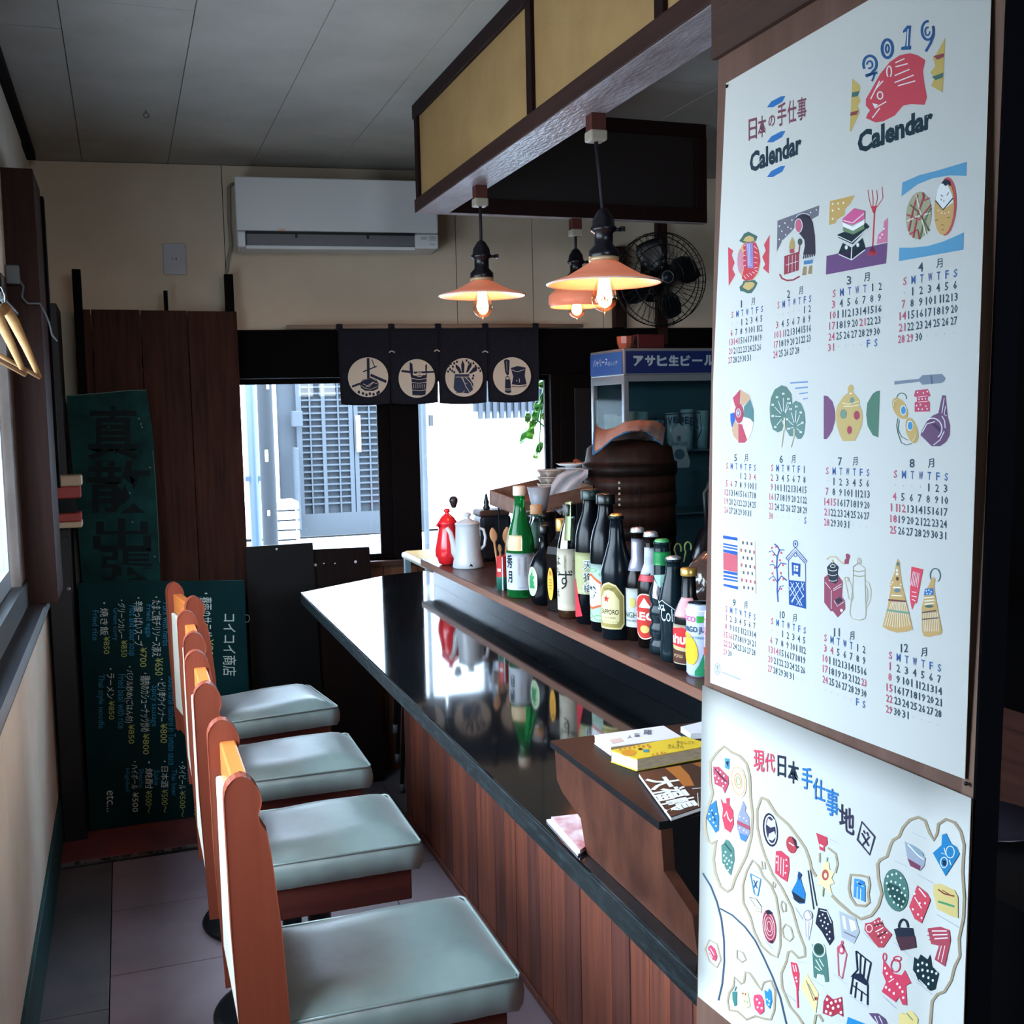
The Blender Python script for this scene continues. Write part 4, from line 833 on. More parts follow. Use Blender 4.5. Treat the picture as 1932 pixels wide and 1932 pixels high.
a.e('#a9a888', 1295, 1305, 78, 145, 1, .08)
for s, c__ in (('1235,1400 1265,1260 1290,1180', '#b8485a'), ('1262,1440 1290,1300 1330,1180', '#b8485a'), ('1300,1450 1330,1340 1370,1260', '#5f7a5a'), ('1225,1300 1300,1330 1370,1240', '#b8485a'), ('1245,1240 1300,1290 1360,1400', '#6d6a50'), ('1320,1165 1330,1215 1362,1200', '#b8485a'), ('1240,1420 1290,1390 1300,1445', '#c23a4c'), ('1280,1180 1310,1300 1340,1420', '#e6e0cf'), ('1225,1340 1290,1310 1365,1290', '#e6e0cf')): a.l(c__, 9, s, 3)
a.e('#c8555f', 1462, 1250, 62, 178, 1, .06).e('#d1a869', 1450, 1258, 60, 166, 2, .06).p('#eef0f0', '1460,1095 1500,1180 1505,1225 1445,1270 1398,1215 1410,1150 1435,1100', 3).p('#232a3c', '1430,1110 1460,1085 1485,1100 1490,1130 1475,1115 1460,1128 1445,1112', 4).l('#2f3a44', 7, '1398,1215 1445,1270 1505,1200', 4)
a.l('#39424c', 4, '1430,1180 1445,1190', 4).l('#39424c', 4, '1468,1185 1480,1165', 4).l('#39424c', 4, '1432,1205 1436,1215', 4).p('#39424c', '1446,1215 1455,1215 1450,1225', 4)
a.d('#efe2c4', 5, '1415,1275 1435,1290 1455,1292 1478,1285', 3).l('#8f6f3e', 5, '1395,1335 1415,1330', 3).l('#8f6f3e', 5, '1432,1362 1450,1362', 3).l('#8f6f3e', 5, '1470,1320 1488,1315', 3).l('#8f6f3e', 5, '1435,1390 1450,1392', 3)
# May, June (crop of 1330,690)
a.at((1330, 690), .1605)
a.e('#d0d4d6', 438, 595, 140, 318)
a.p('#bb4a5e', '418,278 330,378 358,480 410,455', 2).p('#c9a283', '420,280 520,345 535,390 455,470 415,452', 2).p('#5a7f80', '535,392 575,520 575,668 530,620 455,600 462,480', 2).p('#e6e9ea', '572,680 545,800 500,868 445,720 450,610 540,630', 2).p('#bb4a5e', '395,680 440,690 500,870 470,905 395,905', 2).p('#c9a283', '350,640 392,690 390,885 340,830 318,750', 2).p('#2f62b8', '300,565 350,548 358,640 320,730 303,650', 2).p('#e9ebec', '326,395 300,480 302,560 350,545 355,490', 2)
a.e('#b0455a', 405, 562, 52, 115, 3).ring('#e6e6ea', 6, 398, 555, 24, 50, 4).e('#8f92b0', 398, 555, 17, 38, 4).e('#eef0f2', 398, 555, 7, 15, 5)
LG = '#5f7f78'
a.p(LG, '900,230 960,245 1020,330 1030,430 1005,500 960,590 930,640 905,650 925,700 910,760 860,785 800,750 768,640 762,500 775,380 820,280')
a.p('#668680', '1070,410 1130,440 1170,540 1182,660 1165,800 1130,858 1090,860 1065,820 1045,760 1035,830 1000,830 960,760 945,650 960,560 1000,470', 2)
for p0, ps in (((930, 600), ((850, 370), (925, 330), (985, 390), (800, 460), (800, 590), (830, 720), (1000, 440))), ((1065, 720), ((1010, 510), (1078, 480), (1130, 550), (1150, 670), (985, 740), (1130, 780), (970, 630)))):
    for q in ps: a.l('#e8ecea', 7, [(p0[0]+(q[0]-p0[0])*.25, p0[1]+(q[1]-p0[1])*.25), (p0[0]+(q[0]-p0[0])*.82, p0[1]+(q[1]-p0[1])*.82)], 3).e('#e8ecea', q[0]-7, q[1], 6, 14, 3).e('#e8ecea', q[0]+8, q[1], 6, 14, 3)
a.l('#d7cdb4', 18, '938,610 935,760', 3).l('#a9a48c', 9, '930,760 905,960', 2).l('#d7cdb4', 14, '1052,740 1050,840', 3).l('#a9a48c', 8, '1048,840 1015,960', 2)
for y, x0, w in ((195, 1005, 18), (258, 1062, 16), (322, 1108, 13), (386, 1152, 12)): a.l('#6f8fc0', w, [(x0, y+8), (1212, y-6)])
# July, August (crop of 1590,690)
a.at((1590, 690), .177)
a.p('#7a5274', [(-1469+x*.907, y*.907) for x, y in ((1397, 350), (1440, 355), (1500, 420), (1530, 530), (1532, 640), (1500, 760), (1460, 830), (1430, 862), (1397, 860))])
a.p('#c9ae72', '-75,510 -55,420 -30,385 5,330 30,310 60,285 52,240 75,205 100,200 120,235 108,280 135,310 185,370 182,405 175,420 205,470 215,540 205,640 165,730 135,800 0,803 -30,740 -60,650')
a.l('#efe6c8', 8, '0,395 60,412 175,378', 2).l('#efe6c8', 8, '10,432 100,432 172,418', 2).e('#7b9686', 103, 372, 24, 36, 2).e('#7b9686', 10, 515, 36, 50, 2).e('#a8485e', 152, 528, 32, 48, 2).e('#a8485e', 75, 685, 26, 44, 2).e('#efe6c8', 88, 296, 16, 8, 2)
a.p('#567f6c', '397,265 380,765 320,740 265,640 250,520 262,400 320,300 360,272')
a.p('#7f8a9a', '550,165 700,150 812,140 850,100 1060,88 1097,130 1085,165 1055,185 850,203 820,170 700,185 552,202').l('#5c6a80', 16, '945,105 955,195', 2)
a.p('#c6506a', '775,262 910,248 938,322 910,332 905,370 930,385 930,488 768,492 768,392 790,385 790,335 760,325').d('#f2dee2', 8, '800,285 862,290 905,275 790,425 830,415 890,430 810,462 850,464 903,460 815,358 850,355 885,352').l('#eee0e2', 7, '805,335 905,322', 2).l('#eee0e2', 7, '805,388 905,380', 2)
a.e('#c9a968', 612, 455, 70, 125, 1, -.5).e('#c9a968', 738, 690, 62, 140, 1, -.25).e('#e9ecec', 650, 475, 34, 55, 2).e('#4c92c8', 650, 475, 25, 44, 3).e('#e9ecec', 720, 640, 34, 55, 2).e('#4c92c8', 722, 640, 26, 44, 3)
a.ring('#4c6c60', 8, 630, 340, 50, 48, 2, 180, 380).l('#4c6c60', 7, '590,560 575,640 590,720 625,820 680,845 740,830', 2).l('#4c6c60', 6, '605,580 590,680 630,760 700,795', 2).l('#ece4cc', 6, '545,430 550,380 585,360', 3).l('#ece4cc', 6, '745,800 775,770 790,700', 3)
a.p('#6f4f70', '1062,315 1098,318 1120,545 1147,640 1140,740 1105,810 1040,858 950,858 830,740 845,690 900,590 960,530 1020,505').l('#e8e4ea', 8, '1085,340 1060,505', 2).l('#e8e4ea', 7, '1098,430 1085,520 1112,535', 2).ring('#e8e4ea', 11, 960, 670, 100, 110, 2, -125, 55).l('#e8e4ea', 9, '850,710 900,620 985,595', 2).l('#e8e4ea', 9, '970,845 1040,790 1085,700', 2).l('#e8e4ea', 9, '1060,535 1090,590 1095,665', 2).p('#4f3858', '950,625 985,610 1045,665 1035,705', 2)
# September, October, November (crop of 1330,980)
a.at((1330, 980), .176)
S1, S2 = '#2456a4', '#c25a68'
a.p('#eaedf0', '197,170 350,195 355,752 200,712').p(S1, '197,170 350,195 350,228 197,205', 2).p(S1, '198,252 350,280 350,300 198,270', 2).p(S1, '198,282 350,312 350,330 198,300', 2).p(S1, '198,318 350,345 350,385 198,348', 2).p(S2, '198,350 350,385 352,568 199,540', 2).p(S1, '200,545 352,570 352,602 200,575', 2).p(S1, '200,590 353,618 353,640 200,612', 2).p(S1, '200,625 354,655 354,672 200,648', 2).p(S1, '200,688 355,718 355,752 200,712', 2)
a.p('#eceae0', '372,202 535,235 548,798 388,755').l('#c9bfa0', 8, '372,204 535,237 546,798 388,755', 2, close=True)
for r_ in range(7):
    for k in range(3 if r_ % 2 == 0 else 4):
        x = (410 if r_ % 2 == 0 else 390)+k*46+r_*2; y = 248+r_*80+k*(6 if r_ % 2 == 0 else 8); a.p('#59606a' if (r_ % 2 == 0 or k in (1, 2)) and r_ != 5 else '#b0606c', [(x-9, y-18), (x+9, y-15), (x+8, y+20), (x-8, y+17)], 3)
a.l('#3a4f96', 14, '785,885 775,760 780,640 770,500 775,400 800,330 780,290 745,262').l('#3a4f96', 9, '775,400 720,335 685,350').l('#3a4f96', 9, '785,350 810,325 855,328').l('#3a4f96', 9, '776,530 730,480 695,490').l('#3a4f96', 12, '778,520 815,465 875,480').l('#3a4f96', 9, '780,680 735,605 685,645').l('#3a4f96', 14, '785,660 820,605 880,655').l('#3a4f96', 9, '785,780 810,715 850,712')
a.d('#c9566a', 11, '720,305 765,295 820,358 738,380 805,437 838,490 725,450 750,520 725,578 815,575 740,652 842,640 820,745', 2)
a.p('#1f4f98', '898,648 1080,668 1085,958 902,912').l('#1f4f98', 7, '895,440 898,650', 1).l('#1f4f98', 7, '1078,480 1080,668', 1).l('#1f4f98', 9, '868,415 970,300 1098,450 1080,478 970,355 895,442 868,415').l('#1f4f98', 6, '885,430 970,330 1090,465').ring('#1f4f98', 8, 972, 262, 24, 36).e('#1f4f98', 972, 262, 8, 16, 2).ring('#1f4f98', 6, 972, 378, 15, 24)
a.p('#1f4f98', '930,458 1025,478 1020,615 1000,612 998,590 955,580 952,602 935,600').p('#e6ebf2', '955,488 1003,497 1000,560 955,552', 2).l('#1f4f98', 6, '978,492 976,556', 3).l('#1f4f98', 6, '955,520 1002,528', 3)
for k in range(3): a.l('#dfe6f0', 6, [(920+k*58, 672), (1045 if k < 1 else 1062, 760+(2-k)*70 if k else 925)], 2).l('#dfe6f0', 6, [(955+k*55, 680), (905+k*12, 760+k*60)], 2)
a.l('#dfe6f0', 6, '905,720 1025,925', 2).l('#dfe6f0', 6, '1062,810 985,915', 2).l('#dfe6f0', 6, '1000,770 935,890', 2)
M1_, K1_ = '#93455a', '#28303c'
a.p(M1_, '1280,620 1320,590 1430,600 1478,665 1470,830 1500,870 1505,960 1425,1052 1375,985 1350,985 1280,890').p(K1_, '1310,510 1370,450 1435,510 1425,560 1430,660 1400,690 1345,670 1322,590', 2).l('#c9b58a', 14, '1305,430 1340,400 1400,402 1450,450 1500,482', 1).p(M1_, '1510,372 1535,365 1560,395 1545,425 1540,480 1495,475 1500,430 1515,420').l('#c9b58a', 10, '1370,430 1370,470', 3)
for y in (530, 580, 640): a.ring('#e6e4e0', 6, 1375, y, 45, 22, 3, 10, 170)
a.ring('#e6e4e0', 6, 1375, 500, 26, 16, 3).l('#e8dce0', 6, '1290,670 1350,745', 3).l('#e8dce0', 6, '1360,760 1358,960', 3).l('#e8dce0', 6, '1380,745 1470,690', 3).l('#e8dce0', 6, '1375,765 1472,715', 3).p(K1_, '1395,860 1450,835 1475,865 1430,905', 3).l('#e8dce0', 6, '1390,870 1425,930 1500,880', 4).e('#eef0f0', 1468, 975, 14, 17, 3)
CF = '#b8b096'
a.l(CF, 8, '1590,590 1585,720 1552,1010 1580,1060 1655,1082 1700,1070').l(CF, 8, '1590,505 1655,465 1660,455 1660,420 1650,410 1638,440 1640,470', 1).l(CF, 9, '1588,545 1650,560 1716,545').l(CF, 9, '1595,595 1650,612 1716,600').l(CF, 8, '1590,505 1590,595').l(CF, 8, '1500,640 1545,850 1575,870 1590,840 1575,720 1540,640 1520,620 1500,640').e('#d9d4c2', 1522, 640, 20, 18, 1).ring(CF, 7, 1522, 638, 22, 20, 2)
a.at((1590, 1020), .1967)
a.l(CF, 8, '100,250 150,215 215,265 213,345').l(CF, 8, '213,345 222,700 215,745 160,765').ring(CF, 8, 160, 197, 18, 30).l(CF, 7, '215,385 250,405 272,470 268,560 225,655').l(CF, 7, '218,430 238,470 240,560 222,610').l(CF, 8, '100,285 150,300 215,288').l(CF, 8, '105,335 155,345 212,340')
# December
a.p('#c9a469', '528,172 550,210 548,265 575,440 610,580 672,850 620,872 520,882 440,860 382,825 430,640 460,460 450,420 500,300 512,215')
for k in range(11): a.l('#efe4cc', 6, [(470+k*13, 590), (405+k*24, 815+(-abs(k-5))*4+20)], 2)
a.p('#6a3a48', '440,560 610,575 608,590 438,575', 3).l('#6f9a86', 18, '425,665 640,695', 3).d('#f0e6d8', 13, '525,285 525,320', 3).e('#5a4036', 527, 365, 14, 18, 3).l('#f2ead8', 14, '485,450 560,450', 3).l('#f2ead8', 12, '470,525 570,530', 3).e('#6b7f8a', 525, 478, 28, 20, 3).e('#5a7a88', 530, 225, 10, 18, 3).d('#f0e6d8', 8, '465,420 480,400 560,420', 3)
a.p('#e0485c', '660,248 772,275 735,470 712,598 690,600 665,668 652,600 645,560 648,430')
for k in range(5): a.l('#f6dfe2', 6, [(680+k*14, 295+k*4), (655+k*16, 430+k*5)], 2)
a.l('#f6dfe2', 8, '665,490 708,498', 2).l('#f6dfe2', 8, '662,530 712,540', 2).l('#f6dfe2', 8, '665,560 700,580', 2)
a.p('#c9a469', '865,345 890,370 875,440 895,560 955,870 940,900 830,925 775,915 760,860 758,640 780,560 785,480 820,440').p('#3f7ab8', '790,462 870,455 875,520 780,525', 2).d('#e6eef4', 7, '805,480 830,475 852,490 812,508 840,510', 3).ring('#4a7078', 8, 888, 335, 48, 68, 2, -210, 60)
for y in (545, 575, 605): a.l('#e9e6d4', 12, [(785, y+5), (880, y-5)], 2)
for k in range(9): a.l('#efe4cc', 6, [(775+k*17, 690), (785+k*17, 870)], 2)
a.e('#4d6a5e', 832, 630, 42, 14, 2).l('#6b5a58', 14, '765,690 900,670', 3).l('#6b5a58', 12, '765,755 920,740', 3)
# maker's mark
a.at((1330, 980), .176).ring('#5c7078', 4, 135, 1605, 28, 62).b('#5c7078', '東', 120, 1560, 150, 1610, 1).b('#5c7078', '月', 122, 1615, 148, 1650, 1).l('#9aa5ad', 14, '178,1634 385,1718')
# --- the twelve grids
a.at()
def month(n, title, ttl, g, first, days, red=(), tail=False, bold=.012):
    (x0, y0), (x1, y1), (x2, y2), (x3, y3) = g; nr = 6
    def pos(cidx, ridx):
        u, v = cidx/6, ridx/(nr-1)
        tx, ty = x0+(x1-x0)*u, y0+(y1-y0)*u; bx_, by_ = x2+(x3-x2)*u, y2+(y3-y2)*u
        return tx+(bx_-tx)*v, ty+(by_-ty)*v
    pw = (x1-x0)/6; ph = (y2-y0)/5
    def put(s, cidx, ridx, cc_, wf=None):
        x, y = pos(cidx, ridx); sl = (y1-y0)/(x1-x0)*(1-ridx/5)+(y3-y2)/(x3-x2)*(ridx/5)
        w_ = pw*(.42 if len(s) == 1 else .78)/2 * (1.15 if s in 'MW' else 1); h_ = ph*.36
        if s == '·': a.e('#9aa4ac', x, y, pw*.06, ph*.06, 1, seg=6); return
        if s == '1': w_ *= .36
        a.t(cc_, s, ((x-w_, y-h_-sl*w_), (x+w_, y-h_+sl*w_), (x+w_, y+h_+sl*w_), (x-w_, y+h_-sl*w_)), 1, bold, 1)
    seqn = list('SMTWTFS'); start = first
    head = {}
    if tail:                                  # month whose first days share the header row
        for k in range(start, 7): head[k] = str(k-start+1)
    for k in range(7):
        if k in head: put(head[k], k, 0, DK)
        else: put(seqn[k], k, 0, RD if k == 0 else BU)
    d = 1+len(head); r_ = 1; k = 0 if tail else start
    for j in range(0 if tail else start): put('·', j, 1, DK)
    while d <= days:
        put(str(d), k, r_, RD if (k == 0 or d in red) else DK); d += 1; k += 1
        if k == 7: k = 0; r_ += 1
    ex = [seqn[j] for j in sorted(head)] if tail else []
    if k > 0 or (tail and r_ < 6):
        while k < 7:
            j = k-(7-len(ex))
            put(ex[j] if ex and j >= 0 else '·', k, min(r_, 5), BU); k += 1
    (tx, ty), (mx, my) = ttl; h_ = ph*.40; w_ = pw*(.12 if title == '1' else .3*len(title)**.6)
    a.t(DK, title, ((tx-w_, ty-h_), (tx+w_, ty-h_), (tx+w_, ty+h_), (tx-w_, ty+h_)), 1, .015).t(DK, '月', ((mx-pw*.36, my-h_), (mx+pw*.36, my-h_-2), (mx+pw*.36, my+h_-2), (mx-pw*.36, my+h_)), 1, .01)
month(1, '1', ((1399, 573.6), (1421, 569.8)), ((1382, 594), (1438, 583), (1378, 679.5), (1431, 673)), 2, 31, (14,))
month(2, '2', ((1488, 555), (1511, 549)), ((1469, 575.7), (1528.6, 563.6), (1463, 668.6), (1525, 657)), 5, 28, (11,))
month(3, '3', ((1602, 529), (1635.5, 523.6)), ((1574, 553.7), (1661, 540), (1568, 655.5), (1652.7, 646.7)), 5, 31, (21,), True)
month(4, '4', ((1737.4, 503.9), (1772.6, 497.7)), ((1707.6, 530.4), (1802.8, 515.3), (1700.7, 639.5), (1799, 627.5)), 1, 30, (29,))
month(5, '5', ((1388, 863.7), (1408, 865)), ((1372, 878.6), (1424.4, 882.6), (1370.4, 962), (1422.6, 970)), 3, 31, (3, 4, 6))
month(6, '6', ((1474, 866.2), (1497, 867.4)), ((1457, 882.6), (1517.5, 885.8), (1454.9, 973.3), (1519.4, 982)), 6, 30, (), True)
month(7, '7', ((1585, 870.6), (1613.4, 871.4)), ((1561, 888.2), (1637.8, 891.8), (1560, 985.3), (1634.6, 993.6)), 1, 31, (15,))
month(8, '8', ((1721, 874), (1756.7, 875)), ((1689.7, 894.4), (1785.6, 899.7), (1685.2, 999.8), (1779, 1010.4)), 4, 31, (12,))
month(9, '9', ((1385.4, 1137), (1407, 1142.8)), ((1370.8, 1149), (1424, 1164), (1368.7, 1230), (1421.5, 1247.5)), 0, 30, (16, 23))
month(10, '10', ((1476, 1160), (1499.3, 1167)), ((1457, 1171.8), (1518.3, 1189.4), (1452.8, 1261.6), (1514, 1282.7)), 2, 31, (14,))
month(11, '11', ((1579, 1193), (1607.3, 1200.6)), ((1557.6, 1203.5), (1630.3, 1225.5), (1556.7, 1302), (1630, 1329)), 5, 30, (4, 23), True)
month(12, '12', ((1706.5, 1222.6), (1743, 1231.5)), ((1680, 1236.4), (1772.3, 1260), (1677.5, 1338.7), (1769.4, 1367)), 0, 31, ())
a.obj('print', cs)
# --- map poster below
MX = .4940
mq = [X(1325, 1293, MX), X(1832, 1506, MX), X(1806, 2280, MX), X(1317, 1880, MX)]
mp = thing('map_poster', 'white poster map of crafts with small coloured drawings, below the calendar', 'poster', (MX, .7, 1.0)); cm = mp.location.copy(); P = at0(cm)
rows = [[mq[0].lerp(mq[3], i/10).lerp(mq[1].lerp(mq[2], i/10), j/8)+Vector((-.0002*math.sin(i*.9+j*.5)**2, 0, 0)) for j in range(9)] for i in range(11)]
ms_ = MB(P).grid(rows, paper, smooth=True, th=-.0004).obj('sheet', mp)
def msurf(px, py, l): return X(px, py, MX-.0004-.00009*l)-cm
a = Art(msurf, (1310, 1300), .3272)
for ch, x, y, w_, h_, rt, cc_ in (('現', 372, 415, 62, 125, .12, '#c8475c'), ('代', 435, 425, 58, 110, .15, '#c8475c'), ('日', 503, 445, 48, 122, .16, '#1c2a3c'), ('本', 570, 480, 62, 130, .2, '#1c2a3c'), ('手', 648, 515, 60, 130, .22, '#2a72b0'), ('仕', 718, 580, 72, 128, .3, '#2a72b0'), ('事', 795, 655, 72, 160, .3, '#2a72b0'), ('地', 878, 752, 88, 150, .45, '#33304a')):
    hw_, hh = w_/2, h_/2; s_ = w_*rt/2*1.3
    a.t(cc_, ch, ((x-hw_, y-hh-s_), (x+hw_, y-hh+s_), (x+hw_, y+hh+s_), (x-hw_, y+hh-s_)), 1, .018)
a.l('#33304a', 11, '965,765 1040,852 1010,955 940,868', 1, close=True).l('#33304a', 9, '965,830 1005,905').l('#33304a', 9, '1010,850 968,900').l('#33304a', 8, '975,815 985,835').l('#33304a', 8, '995,825 1003,848')
CO = '#a8977e'
for w_, s_, cl in ((11, '170,330 215,365 260,385 300,430 318,500 322,620 335,730 328,850 300,960 265,1030 235,1090 215,1150 190,1168 150,1140 120,1060 110,980 120,900 130,875 100,890 80,880 60,800 60,740 90,650 105,600 92,540 90,420 125,370', True),
    (10, '385,625 360,700 362,800 385,900 405,960 450,1070 500,1140 560,1260 600,1400 635,1490 638,1540 600,1550 560,1510 540,1515 530,1570 500,1640 505,1720 550,1830 600,1890 625,1932', False),
    (12, '385,625 420,640 470,720 540,780 600,860 640,920 665,990 675,1040 700,1080', False), (9, '770,915 815,950 825,1010 812,1060', False), (8, '722,945 722,1000', False),
    (13, '792,1190 830,1230 900,1290 960,1325 1020,1305 1060,1250 1080,1180 1060,1090 1055,1010 1070,985 1110,965 1130,900 1145,870 1180,850 1200,800 1240,755 1290,738 1330,760 1355,830 1380,872 1400,830 1405,780 1450,750 1500,770 1535,820 1555,900 1545,1050 1555,1200 1550,1320 1525,1440 1530,1540 1500,1600 1480,1680 1440,1745 1400,1760 1370,1800 1358,1932', False),
    (11, '900,1070 960,1075 1003,1085 1010,1130 1000,1180 1008,1230 985,1250 930,1245 900,1200 890,1150 895,1110', True),
    (9, '335,985 300,1050 278,1130 280,1230 320,1310 345,1400 385,1480 440,1530 478,1548 495,1480 492,1340 470,1200 440,1130 395,1080 370,1020', True),
    (7, '85,1445 130,1470 152,1560 130,1605 85,1570 60,1500', True), (6, '245,1505 280,1520 298,1560 275,1575 245,1550', True), (7, '505,1220 525,1240 527,1280 510,1285 498,1250', True), (7, '525,1355 555,1375 570,1430 550,1455 515,1430 505,1385', True), (6, '388,992 405,1000 408,1035 392,1040', True), (5, '455,1110 468,1125 462,1145 450,1135', True),
    (9, '230,1660 270,1700 285,1690 295,1630 320,1640 360,1700 385,1735 400,1690 440,1680 465,1740 460,1850 440,1905 400,1900 350,1885 300,1905 250,1860 200,1850 190,1800 200,1750 225,1715', True), (10, '690,1932 700,1880 720,1880 740,1915', False)):
    a.l(CO, w_*1.25, s_, 1, close=cl)
SK_ = '#3e5064'
a.l(SK_, 9, '48,1062 95,1140 130,1230 155,1330 170,1450 172,1570 160,1700 138,1795').l(SK_, 9, '148,1265 220,1305 290,1370 350,1450 400,1550 450,1660 495,1780 530,1932')
# drawings on the map: (fill, outline, details)
R1, B1, G1, K1, V1, Y1, P1 = '#c23f52', '#2b7fb4', '#4e776e', '#1f2436', '#8a8ea4', '#e0c983', '#5c4668'
a.p('#3d8cc0', '175,398 202,402 200,465 178,455').p(K1, '180,420 198,415 195,450', 2)
a.p('#b0475a', '108,448 140,448 195,505 198,545 175,602 162,570 118,548 112,510').d('#ecd6d8', 5, '130,470 150,480 170,500 120,500 140,515 160,530 180,540 130,535 165,560').l('#3a2030', 7, '120,460 150,500 190,540', 2)
a.e('#e6d9b4', 253, 530, 45, 98, 1, -.15)
for k, c__ in ((38, '#c9a06a'), (29, '#e9dfc6'), (20, '#c58a5e'), (11, '#8a9a6a')): a.ring(c__, 5, 253, 530, k, k*2.15, 2, rot=-.15)
a.p('#2f6f9a', '70,745 85,675 110,655 125,640 132,690 142,740 140,815 122,828 100,790').d('#cfe0e8', 5, '85,720 100,700 90,750 108,740 125,720 110,770 125,790').l('#14384e', 6, '95,690 120,760', 2)
a.p(R1, '150,630 165,655 185,660 182,630 202,628 200,665 222,700 228,780 208,828 175,805 160,740 165,690').l('#f0dadd', 7, '172,735 185,705 195,745 210,765 218,750', 2)
a.p(V1, '280,645 298,680 292,700 315,740 320,830 295,882 265,865 245,790 255,720 268,690').p('#a04a5c', '245,755 318,790 320,815 248,780', 2).p('#4a78a4', '260,830 310,845 295,882 268,868', 2).d('#dfe0ea', 4, '262,735 285,745 300,760 260,800 285,815 300,825')
a.p(G1, '182,866 200,875 228,920 230,990 210,1075 190,1050 160,1000 155,900 170,890').d('#e4ece8', 5, '170,960 185,975 200,990 215,1000 175,990 190,1010 205,1030 170,1015 195,1045 212,960 180,940').l('#20403c', 6, '175,890 215,940', 2)
a.e(K1, 438, 812, 42, 98, 1, -.12).e('#dfe0e8', 440, 812, 34, 86, 2, -.12).e('#2f2b44', 441, 812, 28, 78, 3, -.12).p('#c9cadb', '425,745 445,760 465,750 470,790 440,800 415,780', 4).p('#c9cadb', '430,835 460,820 472,850 450,875 425,865', 4)
a.e('#b04048', 560, 898, 30, 50, 1, -.2).p('#3a2030', '560,850 585,870 590,905 607,908 590,920 575,890', 2).l('#f0e0e0', 6, '545,885 575,905', 3)
a.p('#c63f55', '470,935 500,932 545,970 548,1040 535,1112 500,1090 465,1060').l('#f2dde0', 4, '485,960 482,1050', 2).l('#f2dde0', 4, '500,970 497,1070', 2).l('#f2dde0', 4, '515,980 512,1080', 2).d('#f2dde0', 5, '475,965 475,1000 530,985 532,1020 525,1060')
a.p(R1, '702,828 765,855 768,895 750,912 752,938 722,925 718,895').p('#f3dfe2', '722,892 745,905 742,915 722,905', 2)
a.p('#2274b0', '602,1060 612,1085 620,1120 640,1180 635,1235 605,1238 575,1215 560,1165 590,1110').p(K1, '562,1165 635,1215 630,1235 600,1230 572,1205', 2).p('#1c3f70', '600,1050 620,1070 605,1105 595,1080', 2)
a.l('#2a3448', 6, '655,1045 688,1270').l('#2a3448', 6, '668,1042 705,1250')
a.p('#ead9a0', '760,985 775,1000 780,1040 805,1060 790,1090 808,1120 780,1130 795,1190 760,1150 745,1150 735,1130 705,1130 722,1100 705,1080 735,1060 735,1020').e('#b0564c', 755, 1072, 20, 32, 2).e('#e6c9b0', 756, 1075, 9, 15, 3).l('#9ab0a0', 8, '765,970 762,1000', 2).l('#8a9a6a', 7, '745,1140 740,1195', 2)
a.p('#3f8cc4', '922,1092 960,1098 985,1130 985,1228 918,1198').d('#e6eef4', 4, '950,1110').l('#dfeaf4', 5, '935,1110 975,1140', 2).l('#dfeaf4', 4, '940,1140 938,1205', 2).l('#dfeaf4', 4, '960,1150 958,1215', 2).e('#2a7ab8', 962, 1118, 18, 14, 2)
a.p('#9fa4b4', '1212,878 1290,930 1332,975 1325,1020 1300,1048 1245,1020 1225,960').p('#7a3f58', '1228,975 1305,1020 1300,1048 1245,1020', 2).l('#e8eaf0', 7, '1230,895 1290,960 1325,985', 3).e('#8aa0ac', 1272, 925, 60, 14, 2, .6)
a.p('#2484bc', '1428,840 1452,832 1480,890 1510,910 1530,950 1448,1078 1375,945 1425,900').ring('#e6eef2', 5, 1475, 940, 24, 34, 3).ring('#e6eef2', 5, 1440, 1000, 20, 30, 3).p('#16304c', '1430,985 1450,990 1448,1020 1432,1015', 4).l('#e6eef2', 5, '1440,915 1450,955 1425,945', 3).l('#e6eef2', 5, '1470,985 1480,1015', 3)
a.e(G1, 1162, 1160, 70, 124, 1, -.16).p('#244a46', '1105,1110 1180,1140 1225,1220 1190,1270 1120,1180', 2).d('#dfeae4', 6, '1115,1080 1140,1070 1165,1065 1190,1090 1110,1120 1135,1110 1160,1115 1185,1130 1210,1150 1120,1155 1145,1150 1170,1160 1195,1175 1215,1190 1130,1195 1155,1195 1180,1210 1205,1225 1150,1230 1175,1245 1195,1255', 3)
a.p('#d0485a', '1285,1132 1340,1175 1362,1215 1310,1350 1270,1325 1238,1255').l('#f4dfe2', 7, '1295,1150 1335,1200', 2).l('#f4dfe2', 6, '1270,1200 1310,1265', 2).d('#f4dfe2', 6, '1270,1180 1300,1235 1330,1235 1260,1270 1290,1300 1310,1320')
a.p(Y1, '1378,1128 1420,1122 1500,1160 1520,1200 1520,1320 1490,1312 1400,1270 1378,1180').l('#8a4a34', 8, '1405,1155 1440,1180 1500,1195', 2).l('#8a4a34', 5, '1430,1160 1480,1190', 2).l('#4f9a70', 12, '1405,1225 1450,1238 1500,1255', 2)
a.p(K1, '715,1262 760,1270 795,1340 805,1440 780,1478 735,1400 698,1352').d('#e6e8f0', 5, '722,1310 740,1300 755,1320 730,1335 750,1345 770,1355 740,1365 760,1380 780,1400 765,1415 780,1440').l('#dfe2ec', 5, '725,1275 765,1285 790,1350', 2)
a.p('#d6d8e0', '630,1285 655,1278 682,1330 660,1450 628,1425').ring('#8f8498', 5, 655, 1305, 24, 28, 2).l('#9a93a4', 4, '640,1330 645,1430', 2).l('#9a93a4', 4, '662,1340 655,1445', 2)
a.p('#aab0b8', '835,1280 930,1320 952,1400 920,1468 850,1430').p('#e6e8ec', '850,1305 868,1312 880,1390 862,1380', 2).p('#e6e8ec', '890,1325 925,1340 935,1385 905,1400', 2).l('#6f6470', 6, '862,1400 930,1432', 3)
